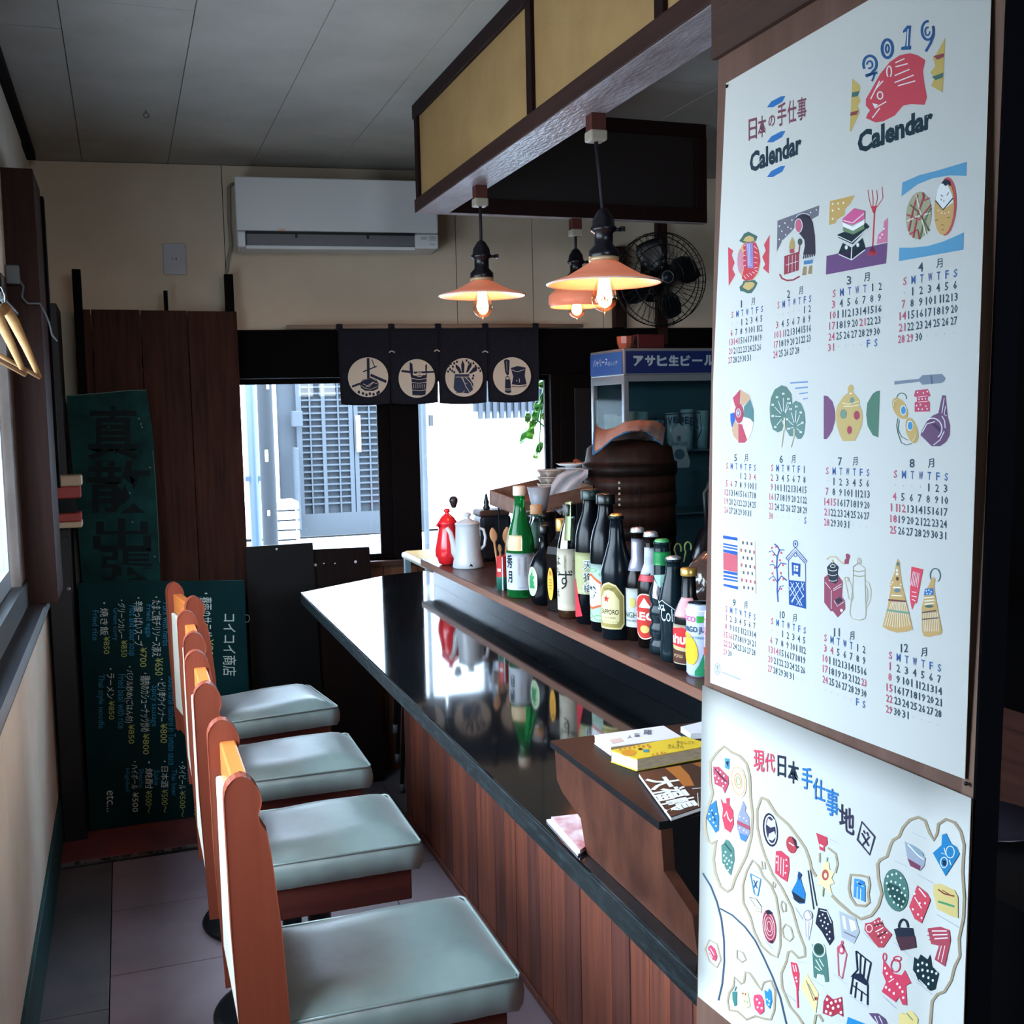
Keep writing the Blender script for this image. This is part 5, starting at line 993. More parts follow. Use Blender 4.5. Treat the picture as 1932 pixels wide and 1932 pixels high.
a.p('#b5434f', '1065,1315 1095,1370 1140,1415 1090,1490 1060,1490 980,1390 985,1350 1020,1345').d('#f2d8da', 5, '1040,1345 1060,1340 1078,1335 1050,1365 1070,1360 1060,1410 1085,1405 1110,1405 1075,1435 1095,1430 1080,1460').l('#3a1c28', 6, '1035,1365 1085,1350', 3).l('#3a1c28', 6, '1055,1430 1110,1395', 3).ring('#f2d8da', 5, 1008, 1380, 18, 22, 3).l('#f2d8da', 6, '1045,1400 1090,1375', 3)
a.p(K1, '1150,1385 1180,1375 1260,1378 1280,1490 1190,1508').p('#4a2c38', '1160,1430 1272,1425 1280,1490 1190,1508', 2).ring(K1, 12, 1205, 1375, 26, 46, 1, 180, 360)
a.p('#b54a5a', '1345,1380 1420,1370 1470,1390 1478,1450 1445,1600 1385,1560 1410,1480 1365,1470').l('#f0dcde', 8, '1370,1395 1455,1395', 2).l('#f0dcde', 8, '1375,1418 1460,1415', 2).l('#f0dcde', 8, '1385,1440 1462,1435', 2).l('#f0dcde', 5, '1425,1480 1405,1560', 2).l('#f0dcde', 5, '1445,1480 1425,1575', 2).l('#b54a5a', 4, '1340,1395 1362,1398').l('#b54a5a', 4, '1342,1420 1365,1422').l('#b54a5a', 4, '1350,1445 1368,1446')
a.p(G1, '678,1475 710,1460 750,1480 765,1560 775,1685 755,1690 748,1650 705,1640 700,1670 688,1660').e('#26453f', 718, 1500, 26, 32, 2, -.3).ring('#e0ebe6', 6, 718, 1502, 34, 42, 3, rot=-.3).l('#e0ebe6', 5, '700,1560 735,1620', 3).l('#e0ebe6', 5, '720,1555 745,1600', 3).l('#e0ebe6', 5, '695,1600 725,1625', 3)
a.l('#cc5a72', 7, '825,1490 850,1470 878,1530 852,1670 832,1650 825,1490').e('#cc5a72', 848, 1500, 18, 30, 1).e('#f4e2e6', 848, 1505, 8, 14, 2).e('#cc5a72', 852, 1462, 8, 12, 1)
a.l('#17243a', 9, '932,1510 940,1620 905,1660').l('#17243a', 9, '1018,1578 995,1690').l('#17243a', 8, '932,1510 1018,1578').l('#17243a', 8, '958,1535 955,1640').l('#17243a', 8, '985,1555 975,1660').p('#17243a', '915,1640 965,1640 1005,1700 990,1710 915,1665').l('#17243a', 9, '915,1660 900,1760').l('#17243a', 8, '935,1690 925,1780').l('#17243a', 9, '1000,1705 998,1822').l('#17243a', 8, '965,1740 960,1800').l('#17243a', 7, '908,1705 1000,1770')
a.p('#cf3f5a', '1090,1560 1120,1600 1150,1640 1195,1650 1215,1620 1250,1695 1220,1710 1225,1822 1200,1820 1180,1775 1160,1805 1080,1745 1105,1690 1085,1640').ring('#cf3f5a', 7, 1160, 1595, 26, 36).ring('#cf3f5a', 6, 1170, 1555, 22, 14).ring('#cf3f5a', 6, 1097, 1545, 10, 22).d('#f4dde2', 7, '1100,1610 1110,1640 1135,1660 1105,1720 1125,1735 1150,1755 1185,1720 1200,1745 1205,1780 1170,1700').l('#f4dde2', 6, '1120,1690 1150,1670', 2)
a.p('#102a30', '1268,1545 1290,1560 1305,1530 1345,1560 1360,1530 1370,1600 1410,1640 1395,1700 1390,1730 1360,1740 1290,1680 1275,1640 1260,1620').d('#e2e8ea', 7, '1290,1590 1315,1580 1340,1590 1290,1625 1315,1620 1345,1625 1370,1630 1320,1655 1350,1665 1375,1680 1350,1700 1395,1640').l('#e2e8ea', 5, '1295,1675 1340,1720', 2)
a.p('#d23a55', '555,1572 590,1582 605,1640 600,1740 592,1740 582,1700 565,1640').l('#d23a55', 9, '592,1730 597,1838').l('#f4dde2', 5, '568,1590 578,1630', 2).l('#f4dde2', 5, '582,1590 590,1630', 2).d('#f4dde2', 6, '585,1665 590,1685')
a.p('#e6cc94', '648,1640 715,1755 700,1870 615,1720').l('#8a8a70', 6, '645,1680 690,1800', 2).l('#8a8a70', 5, '658,1700 700,1790', 2).e('#a8503c', 702, 1785, 9, 11, 2)
a.p('#aa3248', '765,1760 800,1790 850,1775 858,1890 825,1870 790,1888 740,1870 745,1800').d('#f4dde0', 8, '765,1790 790,1810 815,1800 840,1795 770,1830 800,1840 830,1830 760,1860 785,1870 845,1865')
a.p('#2484bc', '885,1890 985,1930 975,1950 875,1950').p(P1, '1005,1868 1060,1870 1100,1900 1115,1935 1060,1935 1030,1900').l('#dcd6e2', 5, '1040,1885 1060,1930', 2).l('#dcd6e2', 5, '1065,1885 1085,1930', 2).p(Y1, '1180,1870 1200,1865 1215,1880 1235,1850 1260,1862 1290,1900 1285,1935 1180,1935').l('#6f8a6a', 6, '1225,1870 1260,1910', 2)
a.l('#4a8abf', 6, '322,1065 382,1095 365,1195 345,1180 322,1065').l('#2f5f90', 5, '340,1100 362,1150').l('#2f5f90', 5, '362,1105 342,1145')
a.p('#efe9c6', '318,1200 355,1210 388,1258 385,1298 345,1290 320,1250').l('#6d6a68', 4, '318,1200 355,1210 388,1258 350,1250 318,1200', 2).l('#9a9a80', 4, '350,1262 385,1270', 2).l('#9a9a80', 4, '350,1278 385,1285', 2)
a.e('#9a3c50', 432, 1370, 38, 98, 1, -.12)
for k in (30, 21, 12): a.ring('#e8b8b4', 4, 432, 1370, k, k*2.5, 2, rot=-.12)
a.p(K1, '412,1280 430,1272 450,1290 440,1300 418,1300', 3).p(K1, '430,1455 455,1450 450,1468', 3)
a.p('#b8445c', '78,1490 95,1475 120,1500 132,1540 125,1570 105,1560 85,1525').l('#f0dade', 4, '92,1495 115,1535', 2).l('#f0dade', 4, '85,1510 105,1550', 2)
a.p('#3f7a72', '218,1745 245,1745 245,1820 232,1830 220,1790').l('#3f7a72', 6, '232,1740 242,1715').p('#ead9a4', '262,1735 308,1745 322,1830 290,1842 270,1790').d('#8a4a3c', 5, '280,1755 295,1760', 2).d('#8aa07a', 5, '290,1800 305,1805', 2).p('#d64a6a', '345,1765 370,1760 385,1765 400,1800 402,1860 378,1878 350,1845 340,1790').d('#f4dde4', 6, '360,1790 375,1810 365,1835 388,1840').p('#2a84c4', '403,1735 425,1745 430,1725 442,1740 448,1800 435,1845 415,1820').d('#e2eef6', 5, '420,1790 432,1800 428,1820')
for q in ('1255,828 1340,865', '1150,990 1225,1022', '1290,1072 1375,1118', '1398,1300 1525,1375', '1150,1460 1250,1545', '1283,1690 1370,1760', '1085,1770 1160,1840', '895,1770 1000,1835', '805,1645 875,1700', '675,1670 745,1715', '580,1260 625,1330', '975,1405 1040,1470', '595,1570 650,1580', '515,1740 580,1800', '400,1440 450,1500', '770,860 825,885', '545,1190 600,1230', '325,1035 370,1062', '128,1010 152,1022', '232,850 262,862', '135,380 160,390', '196,575 225,590'): a.l('#b4bbc4', 4, q)
a.obj('print', ms_)
# ================================================================ BOTTLES AND THINGS ON THE SHELF
brown_g = mat('brown_glass', '#0c0706', .22, spec=.2); black_g = mat('black_glass', '#07090d', .22, spec=.2)
clear_g = thin_glass('bottle_glass', '#c9dcd4', .08, .06); green_g = mat('green_glass', '#177034', .12, trans=.55, ior=1.3)
blue_g = mat('teal_dark_glass', '#0e1c22', .22, spec=.2); amber = mat('amber_liquid', '#8a4a2c', .1, trans=.6, ior=1.2); darkliq = mat('dark_liquid', '#120a08', .1)
gold = mat('gold_cap', '#b8904a', .3, metal=.6); silver = mat('silver_cap', '#a8acb0', .3, metal=.6); corkm = mat('cork_cap', '#b98f68', .6); capk = mat('black_cap', '#0d1112', .3)
def base(px, py, r, z=LZ+.0003):
    p = Z(px, py, z); d = Vector((p.x, p.y, 0)).normalized(); return p+d*r*.9
PR = dict(
 sake=[(.9, 0), (1, .012), (1, .42), (.97, .50), (.80, .60), (.52, .72), (.40, .80), (.36, .90), (.40, .905), (.40, .93), (.36, .935), (.36, .97)],
 beer=[(.9, 0), (1, .012), (1, .52), (.95, .58), (.72, .68), (.50, .78), (.42, .88), (.38, .95), (.46, .955), (.46, .98), (.38, .985)],
 small=[(.9, 0), (1, .015), (1, .50), (.96, .56), (.70, .65), (.48, .72), (.44, .90), (.42, .94), (.50, .945), (.50, .975), (.42, .98)],
 tall=[(.9, 0), (1, .01), (1, .58), (.96, .66), (.80, .74), (.55, .82), (.44, .90), (.42, .95), (.46, .955), (.46, .98)],
 cola=[(.8, 0), (.92, .02), (.95, .1), (.86, .22), (.84, .3), (.94, .42), (1.0, .52), (.96, .6), (.78, .72), (.58, .82), (.50, .90), (.48, .94), (.56, .945), (.56, .97), (.48, .975)],
 wave=[(.85, 0), (1, .03), (1, .09), (.84, .12), (.84, .14), (1, .18), (1, .24), (.84, .27), (.84, .29), (1, .33), (1, .39), (.84, .42), (.84, .44), (1, .48), (.98, .54), (.72, .62), (.62, .70), (.60, .92), (.56, .95), (.64, .955), (.64, .975)],
 round_=[(.7, 0), (.95, .03), (1.1, .15), (1.15, .32), (1.05, .50), (.75, .62), (.35, .70), (.26, .76), (.26, .93), (.30, .935), (.30, .96)],
 clearb=[(.9, 0), (1, .012), (1, .55), (.94, .64), (.72, .75), (.46, .84), (.38, .92), (.44, .925), (.44, .945), (.38, .95)],
 square=[(.95, 0), (1, .01), (1, .62), (.9, .70), (.5, .78), (.36, .82), (.36, .92)],
)
def patch(t, P, b, r, th, wdeg, z0, z1, m, name='label', taper=None, shape=None):
    n = 16; rows = []
    for i in range(9):
        v = i/8; rows.append([])
        for j in range(n+1):
            an = R(th-wdeg/2+wdeg*j/n); zz = z0+(z1-z0)*v; rr_ = (r(zz) if callable(r) else r)+.0006
            rows[-1].append((b.x+rr_*math.cos(an), b.y+rr_*math.sin(an), b.z+zz))
    return MB(P).grid(rows, m, th=.0003).obj(name, t)
def cylart(b, r, th, off=.0011):
    def f(u, v, l):
        rr_ = (r(v) if callable(r) else r)+off+.00015*l; an = R(th)+u/(r(v) if callable(r) else r); return Vector((rr_*math.cos(an), rr_*math.sin(an), v))
    f.curved = 1
    return f
Art_flat = Art
class Art(Art_flat):
    def __init__(s, surf, o=(0, 0), k=1.0): Art_flat.__init__(s, surf, o, k); s.sub = .004 if getattr(surf, 'curved', 0) else 0
def bottle(px, py, h, r, prof, glass, cap, label, kind='bottle', liquid=None, capn='cap', sq=False):
    b = base(px, py, r); t = thing('bottle', label, kind, b, 'bottles along the bar shelf'); P = at0(b)
    pf = PR[prof]; seg = 4 if sq else 28
    T = Matrix.Rotation(R(45+20), 4, 'Z') if sq else None
    k = 1.25 if sq else 1
    g = MB(P).lathe([(0, .001)]+[(r*a*k, h*z) for a, z in pf]+[(0, h*pf[-1][1])], b, glass, seg if sq else 28, smooth=not sq, T=T, cap=False).obj('glass', t)
    if liquid: MB(P).lathe([(0, .004)]+[(r*a*.93, h*z) for a, z in pf if z < liquid[1]]+[(r*.93, h*liquid[1]), (0, h*liquid[1])], b, liquid[0], 24, cap=False).obj('liquid', g)
    top = pf[-1]; cr = r*top[0]*1.25
    if capn == 'crown':
        MB(P).lathe([(.0132, h*.955), (.0158, h*.957), (.0150, h*.965), (.0140, h*.99), (.010, h), (0, h)], b, cap, 21, smooth=False).obj('crown_cap', t)
    else: MB(P).lathe([(cr, h*(top[1]-.055)), (cr*1.02, h*(top[1]-.05)), (cr*1.0, h*.992), (cr*.9, h), (0, h)], b, cap, 20).obj('cap', t)
    def rf(z):
        f = z/h
        for (a0, z0), (a1, z1) in zip(pf, pf[1:]):
            if z0 <= f <= z1: return r*(a0+(a1-a0)*((f-z0)/max(z1-z0, 1e-6)))
        return r*pf[-1][0]
    return t, P, b, rf
# 1 sake, green
wl_ = mat('label_white', '#a9acb2', .6); wc = mat('label_cream', '#a59c86', .6); wy = mat('label_pale', '#949468', .6); yo = mat('label_orange', '#d99a3a', .55)
t, P, b, rf = bottle(984, 1129, .292, .0375, 'sake', green_g, mat('pale_cap', '#c9b8a4', .5), 'tall green sake bottle with a white label and brush characters')
L = patch(t, P, b, rf, 232, 170, .022, .118, wl_); a = Art(cylart(b, rf, 232))
a.b('#18222e', '秀', -.032, .114, -.010, .078, 1, .03).b('#18222e', '月', -.028, .072, -.012, .040, 1, .03).b('#b58a86', '特別純米', .004, .110, .010, .060).b('#5c6470', '純米吟醸酒', .020, .112, .027, .055).b('#5c6470', '720ml', .004, .030, .022, .027); a.obj('print', L)
L = patch(t, P, b, rf, 222, 70, .125, .165, mat('label_gold', '#c9ad84', .5), 'neck_label')
# 2 clear bottle with wood cap
t, P, b, rf = bottle(1015, 1119, .235, .035, 'clearb', clear_g, corkm, 'clear round shouldered bottle with wooden cap and dark drink, right of the green bottle', liquid=(darkliq, .50))
L = patch(t, P, b, rf, 225, 150, .02, .10, wc); a = Art(cylart(b, rf, 225)); a.b('#5c5443', '麦焼酎', -.030, .085, -.012, .070).b('#5c5443', '本格', -.028, .060, -.014, .048).l('#8f8468', .001, [(-.04, .094), (.04, .094)]); a.obj('print', L)
# 3 round black whisky bottle
t, P, b, rf = bottle(1029, 1144, .200, .036, 'round_', black_g, capk, 'squat round black bottle with an oval pale green label')
a = Art(cylart(b, rf, 196)); a.e('#a9bd96', 0, .062, .019, .037, 0, seg=28).ring('#e6e8d2', .0016, 0, .062, .0175, .035, 1).e('#2f7a4c', 0, .060, .009, .016, 1).d('#2f7a4c', .004, '-.006,.074 .006,.073 0,.080 -.007,.048 .007,.049', 1).b('#5d7a56', '寿', -.006, .092, .006, .083, 1); a.obj('label', t)
# 4 square whisky bottle
t, P, b, rf = bottle(1062, 1155, .225, .030, 'square', brown_g, gold, 'square faceted bottle with an orange oval label and gold cap', sq=True)
a = Art(lambda u, v, l: Vector((-.0335-.0002*l-.0*u, 0, 0))+Vector((.25*u-.0, -1*u-.006, v)))
a.e('#d99a3a', 0, .068, .012, .040, 0, seg=26).b('#7a4a1c', '角', -.005, .100, .005, .088, 1, .02); [a.l('#8a5a22', .002, [(-.006, .078-k*.007), (.006, .078-k*.007)], 1) for k in range(4)]; a.obj('label', t)
# 5 clear bottle, white label with brush writing
t, P, b, rf = bottle(1077, 1168, .268, .030, 'clearb', clear_g, capk, 'slim clear bottle with white label, black brush script and green paper seal', liquid=(amber, .12))
L = patch(t, P, b, rf, 236, 170, .020, .165, mat('label_ivory', '#a89e8c', .6)); a = Art(cylart(b, rf, 236))
a.b('#17181c', 'よ', -.034, .148, -.018, .126, 1).b('#17181c', 'も', -.034, .121, -.020, .101, 1).b('#17181c', 'ず', -.024, .116, .012, .070, 1).b('#17181c', 'え', -.034, .070, -.022, .052, 1).b('#6d6558', '麹焼酎', -.008, .152, -.002, .110).b('#6d6558', '本格焼酎', .012, .150, .017, .105); a.obj('print', L)
p0 = b+Vector((0, 0, .272)); sd = Vector((-.55, -.83, 0)).normalized()*1
rows = [[(b+sd*(rf(z)+.0015)+Vector((.83, -.55, 0))*s*.007+Vector((0, 0, z))) for s in (-1, 1)] for z in (.185, .20, .215, .235, .262)]+[[p0+sd*.012+Vector((.83, -.55, 0))*s*.007 for s in (-1, 1)], [p0-sd*.012+Vector((.83, -.55, 0))*s*.007 for s in (-1, 1)]]
MB(P).grid(rows, mat('paper_seal', '#9fae83', .7), th=.0003).obj('paper_seal', t)
# 6, 7 tall dark bottles
t, P, b, rf = bottle(1117, 1179, .306, .0362, 'tall', black_g, mat('dark_green_cap', '#0f2422', .35), 'tall near black bottle with a yellow green label and white plum characters', kind='bottle')
L = patch(t, P, b, rf, 218, 150, .07, .165, wy); a = Art(cylart(b, rf, 218))
for i, ch in enumerate('天狗梅'): a.b('#c9ccd4', ch, -.002, .148-i*.026, .024, .124-i*.026, 2, .07).b('#30343c', ch, .0, .146-i*.026, .022, .126-i*.026, 3, .0)
a.p('#c2303a', [(-.048, .08), (-.028, .105), (-.004, .02), (-.03, .014), (-.048, .02)], 1); a.obj('print', L)
t, P, b, rf = bottle(1146, 1193, .302, .0362, 'tall', black_g, capk, 'tall near black bottle with a white and green crane label framed in orange')
L = patch(t, P, b, rf, 215, 150, .022, .150, mat('label_mist', '#93a69d', .6)); a = Art(cylart(b, rf, 215))
a.p('#c9572e', [(-.05, .122), (-.02, .128), (.006, .112), (.012, .108), (.012, .060), (-.02, .048), (-.05, .056)], 1).p('#dfe2e4', [(-.05, .116), (-.022, .122), (.006, .106), (.006, .062), (-.02, .054), (-.05, .062)], 2).b('#14222e', '鶴', -.030, .102, -.004, .074, 3, .03)
for q in ((-.036, .140, .012), (-.015, .136, .010), (.012, .128, .010), (-.03, .034, .013), (0, .032, .012), (.02, .042, .008)): a.ring('#6d9a62', .002, q[0], q[1], q[2], q[2]*.4, 1)
a.obj('print', L)
# 8 lager with star
t, P, b, rf = bottle(1166, 1208, .266, .0345, 'beer', mat('blue_black_glass', '#0b1218', .22, spec=.2), gold, 'large dark beer bottle with an eight sided gold label and red star', capn='crown')
a = Art(cylart(b, rf, 214)); oc = [(-.026, .024), (.026, .024), (.033, .034), (.033, .094), (.016, .118), (0, .124), (-.016, .118), (-.033, .094), (-.033, .034)]
a.p('#c9bd84', oc, 0).p('#8f8048', [(x*.92, .072+(y-.072)*.93) for x, y in oc], 1).p('#c9bd8c', [(x*.68, .066+(y-.066)*.72) for x, y in oc], 2)
a.p('#a82a2c', [(-.006+.009*(1 if k % 2 == 0 else .42)*math.sin(k*math.pi/5), .088+.009*(1 if k % 2 == 0 else .42)*math.cos(k*math.pi/5)) for k in range(10)], 3).b('#2b2416', 'SAPPORO', -.021, .066, .021, .055, 3, .02).b('#5b4f2c', 'LAGER BEER', -.015, .050, .015, .046, 3).b('#5b4f2c', 'サッポロラガービール', -.019, .042, .019, .037, 3).b('#5b4f2c', 'SAPPORO', -.013, .112, .013, .107, 3); a.obj('label', t)
# 9 beer, silver neck
t, P, b, rf = bottle(1205, 1210, .238, .0285, 'small', brown_g, silver, 'brown beer bottle with silver neck foil and a plain white label', capn='crown')
L = patch(t, P, b, rf, 212, 140, .030, .112, wl_); a = Art(cylart(b, rf, 212)); a.b('#4c5a40', 'SINGHA', -.026, .062, .024, .050, 1, .01).e('#b8a860', .004, .082, .007, .011, 1).l('#c9b27a', .001, [(-.034, .108), (.034, .108)]).b('#6d6d6a', 'LAGER BEER', -.016, .046, .016, .042, 1); a.obj('print', L)
patch(t, P, b, rf, 250, 358, .148, .215, mat('foil_silver', '#a3a3b4', .35, metal=.4), 'neck_foil')
t, P, b, rf = bottle(1230, 1224, .237, .0285, 'small', brown_g, silver, 'brown beer bottle with white and red neck label and a big red oval logo', capn='crown')
a = Art(cylart(b, rf, 214)); a.e('#e4dfd6', 0, .066, .034, .047, 0, seg=30).e('#b03028', 0, .066, .032, .045, 1, seg=30).p('#b03028', [(-.03, .058), (.03, .058), (.03, .076), (-.03, .076)], 2).b('#f2eee8', 'LEO', -.027, .075, .027, .058, 3, .03).p('#e9e2da', [(-.014, .084), (.0, .104), (.014, .084)], 3).e('#c9a860', .0, .040, .010, .008, 3); a.obj('label', t)
L = patch(t, P, b, rf, 240, 220, .150, .205, wl_, 'neck_label'); patch(t, P, b, rf, 240, 300, .137, .1495, mat('label_red', '#b5303a', .5), 'neck_band')
a = Art(cylart(b, rf, 215)); a.ring('#8f98a8', .001, 0, .178, .007, .008, 1).b('#8f98a8', 'O', -.003, .182, .003, .174, 1); a.obj('print', L)
t, P, b, rf = bottle(1251, 1237, .229, .027, 'wave', blue_g, mat('green_cap', '#2f9a58', .4), 'dark wavy ringed bottle with a bright green crown cap', capn='crown')
patch(t, P, b, rf, 250, 358, .178, .205, mat('green_neck', '#1f7a42', .2), 'neck_band')
a = Art(cylart(b, rf, 236)); a.p('#8fb4a4', [(-.018, .158), (.018, .162), (-.002, .134)], 0).p('#b9a4a8', [(-.018, .115), (-.006, .112), (-.006, .140), (-.016, .150)], 0); a.obj('label', t)
t, P, b, rf = bottle(1272, 1251, .203, .0285, 'cola', blue_g, silver, 'contoured cola bottle with white script lettering', capn='crown')
a = Art(cylart(b, rf, 214)); a.b('#bcc8cc', 'Coca', -.030, .118, -.004, .100, 1, .0).b('#bcc8cc', 'Cola', -.014, .106, .020, .080, 1, .0); a.l('#bcc8cc', .0014, [(-.026, .112), (-.010, .120), (.008, .110), (.020, .100)], 1); a.obj('print', t)
t, P, b, rf = bottle(1301, 1266, .189, .029, 'small', mat('sauce_glass', '#101012', .22, spec=.2), gold, 'small sauce bottle with gold cap and a red, cream and brown label')
L = patch(t, P, b, rf, 216, 150, .012, .086, wc); a = Art(cylart(b, rf, 216)); a.p('#b8292c', [(-.036, .048), (.036, .040), (.036, .064), (0, .082), (-.036, .076)], 1).b('#efe8e4', 'ฝาบ', -.026, .068, .006, .050, 2, .04).p('#4a2a1e', [(-.034, .014), (.034, .014), (.034, .034), (-.034, .040)], 1).b('#c9b48a', 'หวาน', -.020, .030, .0, .024, 2).l('#c9a23a', .002, [(-.036, .044), (.036, .037)], 2); a.obj('print', L)
L = patch(t, P, b, rf, 222, 90, .100, .135, mat('label_pink', '#c98a8c', .5), 'neck_label')
# cans
def can(px, py, h, r, m, label):
    b = base(px, py, r); t = thing('drink_can', label, 'can', b, 'drink cans at the near end of the shelf'); P = at0(b)
    MB(P).lathe([(0, .001), (r*.86, 0), (r, .006), (r, h-.012), (r*.88, h-.003), (r*.88, h)], b, m, 32).obj('body', t)
    MB(P).lathe([(r*.88, h), (r*.9, h+.0015), (r*.84, h+.0015), (r*.82, h-.003), (0, h-.003)], b, mat('steel', '#8f979c', .3, metal=.8), 32).obj('lid', t)
    return t, P, b, (lambda z: r)
t, P, b, rf = can(1323, 1279, .132, .0265, mat('can_lilac', '#aab4cc', .35), 'mango juice can, pale blue with a yellow mango and green base')
a = Art(cylart(b, rf, 216)); a.e('#d9a82c', -.014, .052, .019, .030, 1, .3).p('#1f7a52', [(.0, .004), (.036, .004), (.036, .060), (.018, .050), (.008, .024), (0, .012)], 1).b('#c24a86', 'FOCO', -.034, .112, .002, .102, 2, .02).p('#2f8a3c', [(.004, .113), (.03, .113), (.03, .101), (.004, .101)], 1).b('#1d3a4c', 'MANGO JUICE', -.034, .094, .034, .080, 2, .02).b('#2c6a84', 'NECTAR DE MANGO', -.026, .076, .020, .071, 2).l('#dfe2ea', .002, [(-.036, .122), (.036, .122)], 1); a.obj('print', t)
t, P, b, rf = can(1358, 1291, .132, .0265, mat('can_pink', '#d6c4d2', .35), 'pink and white drink can partly hidden by the calendar board')
a = Art(cylart(b, rf, 216)); a.p('#c9362c', [(-.036, .048), (.03, .048), (.03, .062), (-.036, .062)], 1).ring('#cf6a9a', .002, -.016, .100, .010, .014, 1).b('#cf6a9a', 'LYCHEE', -.030, .094, .03, .084, 1).l('#c9362c', .002, [(-.036, .024), (.03, .024)], 1); a.obj('print', t)
# enamel pots
redm = mat('red_enamel', '#d8242c', .2, coat=.3); whm = mat('white_enamel', '#b9bec2', .3, coat=.1)
b = base(846, 1067, .035); t = thing('coffee_pot', 'red enamel pot with domed lid and knob behind the white pot', 'pot', b); P = at0(b)
MB(P).lathe([(.020, .0), (.030, .004), (.040, .03), (.041, .055), (.034, .09), (.029, .118), (.030, .130), (.033, .132)], b, redm, 32).obj('body', t)
ld = MB(P).lathe([(.0335, .1325), (.031, .138), (.022, .152), (.010, .162), (.006, .166), (.0095, .170), (.010, .176), (.006, .180), (0, .181)], b+Vector((.010, 0, 0))*0, redm, 28).obj('lid', t)
MB(P).tube([b+Vector((-.03, -.012, .125)), b+Vector((-.037, -.014, .131)), b+Vector((-.040, -.016, .128))], .004, redm).obj('spout', t)
b = base(884, 1074, .048); t = thing('coffee_pot', 'white enamel coffee pot with long spout and lid, a dark chip near its base', 'pot', b); P = at0(b)
MB(P).lathe([(.047, 0), (.050, .004), (.047, .020), (.043, .04), (.0395, .08), (.0375, .128), (.0385, .136), (.0395, .137)], b, whm, 36).obj('body', t)
MB(P).lathe([(.0405, .1375), (.040, .140), (.030, .146), (.012, .153), (.007, .158), (.012, .164), (.012, .170), (.006, .174), (0, .174)], b, whm, 32).obj('lid', t)
lt = Vector((-.86, .5, 0)); rt_ = -lt
MB(P).tube([b+lt*.030+Vector((0, -.006, .030)), b+lt*.045+Vector((0, -.010, .052)), b+lt*.052+Vector((0, -.012, .08)), b+lt*.060+Vector((0, -.014, .110)), b+lt*.072+Vector((0, -.016, .128))], [.017, .014, .009, .007, .006], whm, 14).obj('spout', t)
MB(P).tube([b+rt_*.036+Vector((0, 0, .125)), b+rt_*.052+Vector((0, 0, .120)), b+rt_*.058+Vector((0, 0, .095)), b+rt_*.054+Vector((0, 0, .07)), b+rt_*.042+Vector((0, 0, .058))], .005, whm, 10).obj('handle', t)
o = Art(lambda u, v, l: Vector((math.cos(R(262)+u/.0475)*.0492, math.sin(R(262)+u/.0475)*.0492, v))).p('#14161c', [(-.006, .008), (0, .018), (.006, .012), (.004, .004)], 1).obj('chip', t)
# coffee mill
b = Y(930, 1062, 3.43); b.z = LZ+.0005; t = thing('coffee_mill', 'old dark box coffee mill with a long crank and egg shaped knob', 'mill', b); P = at0(b)
mb_ = mat('mill_black', '#0f1016', .4, c2='#1c2129', scale=14, bump=.3)
MB(P).box((b.x-.05, b.y-.04, b.z), (b.x+.056, b.y+.05, b.z+.150), mb_, .012).obj('body', t)
MB(P).box((b.x-.053, b.y-.041, b.z+.148), (b.x+.050, b.y+.045, b.z+.168), wood('mill_top', '#3a2a24', '#4a352c', 'x', .4), .006).obj('top', t)
sp = Y(918, 968, b.y); s2_ = Y(918, 945, b.y); kb = Y(856, 958, b.y); kt = Y(856, 937, b.y)
MB(P).lathe([(.010, 0), (.012, .006), (.008, .016), (.010, .024), (.006, .034), (.004, .050), (0, .052)], Vector((sp.x, sp.y, b.z+.168)), mb_, 16).obj('spindle', t)
MB(P).tube([Vector((sp.x, sp.y, b.z+.205)), Vector((kb.x, kb.y, kb.z))], .0012, mat('steel', '#8f979c', .3, metal=.8), 6).tube([Vector((sp.x, sp.y, b.z+.21)), Vector((sp.x, sp.y, b.z+.245))], .0016, mat('steel', '#8f979c', .3, metal=.8), 6).obj('crank', t)
MB(P).lathe([(.006, 0), (.010, .008), (.0145, .022), (.0135, .031), (.007, .037), (.0, .038)], kb, mat('knob_wood', '#2c2226', .3), 18).obj('knob', t)
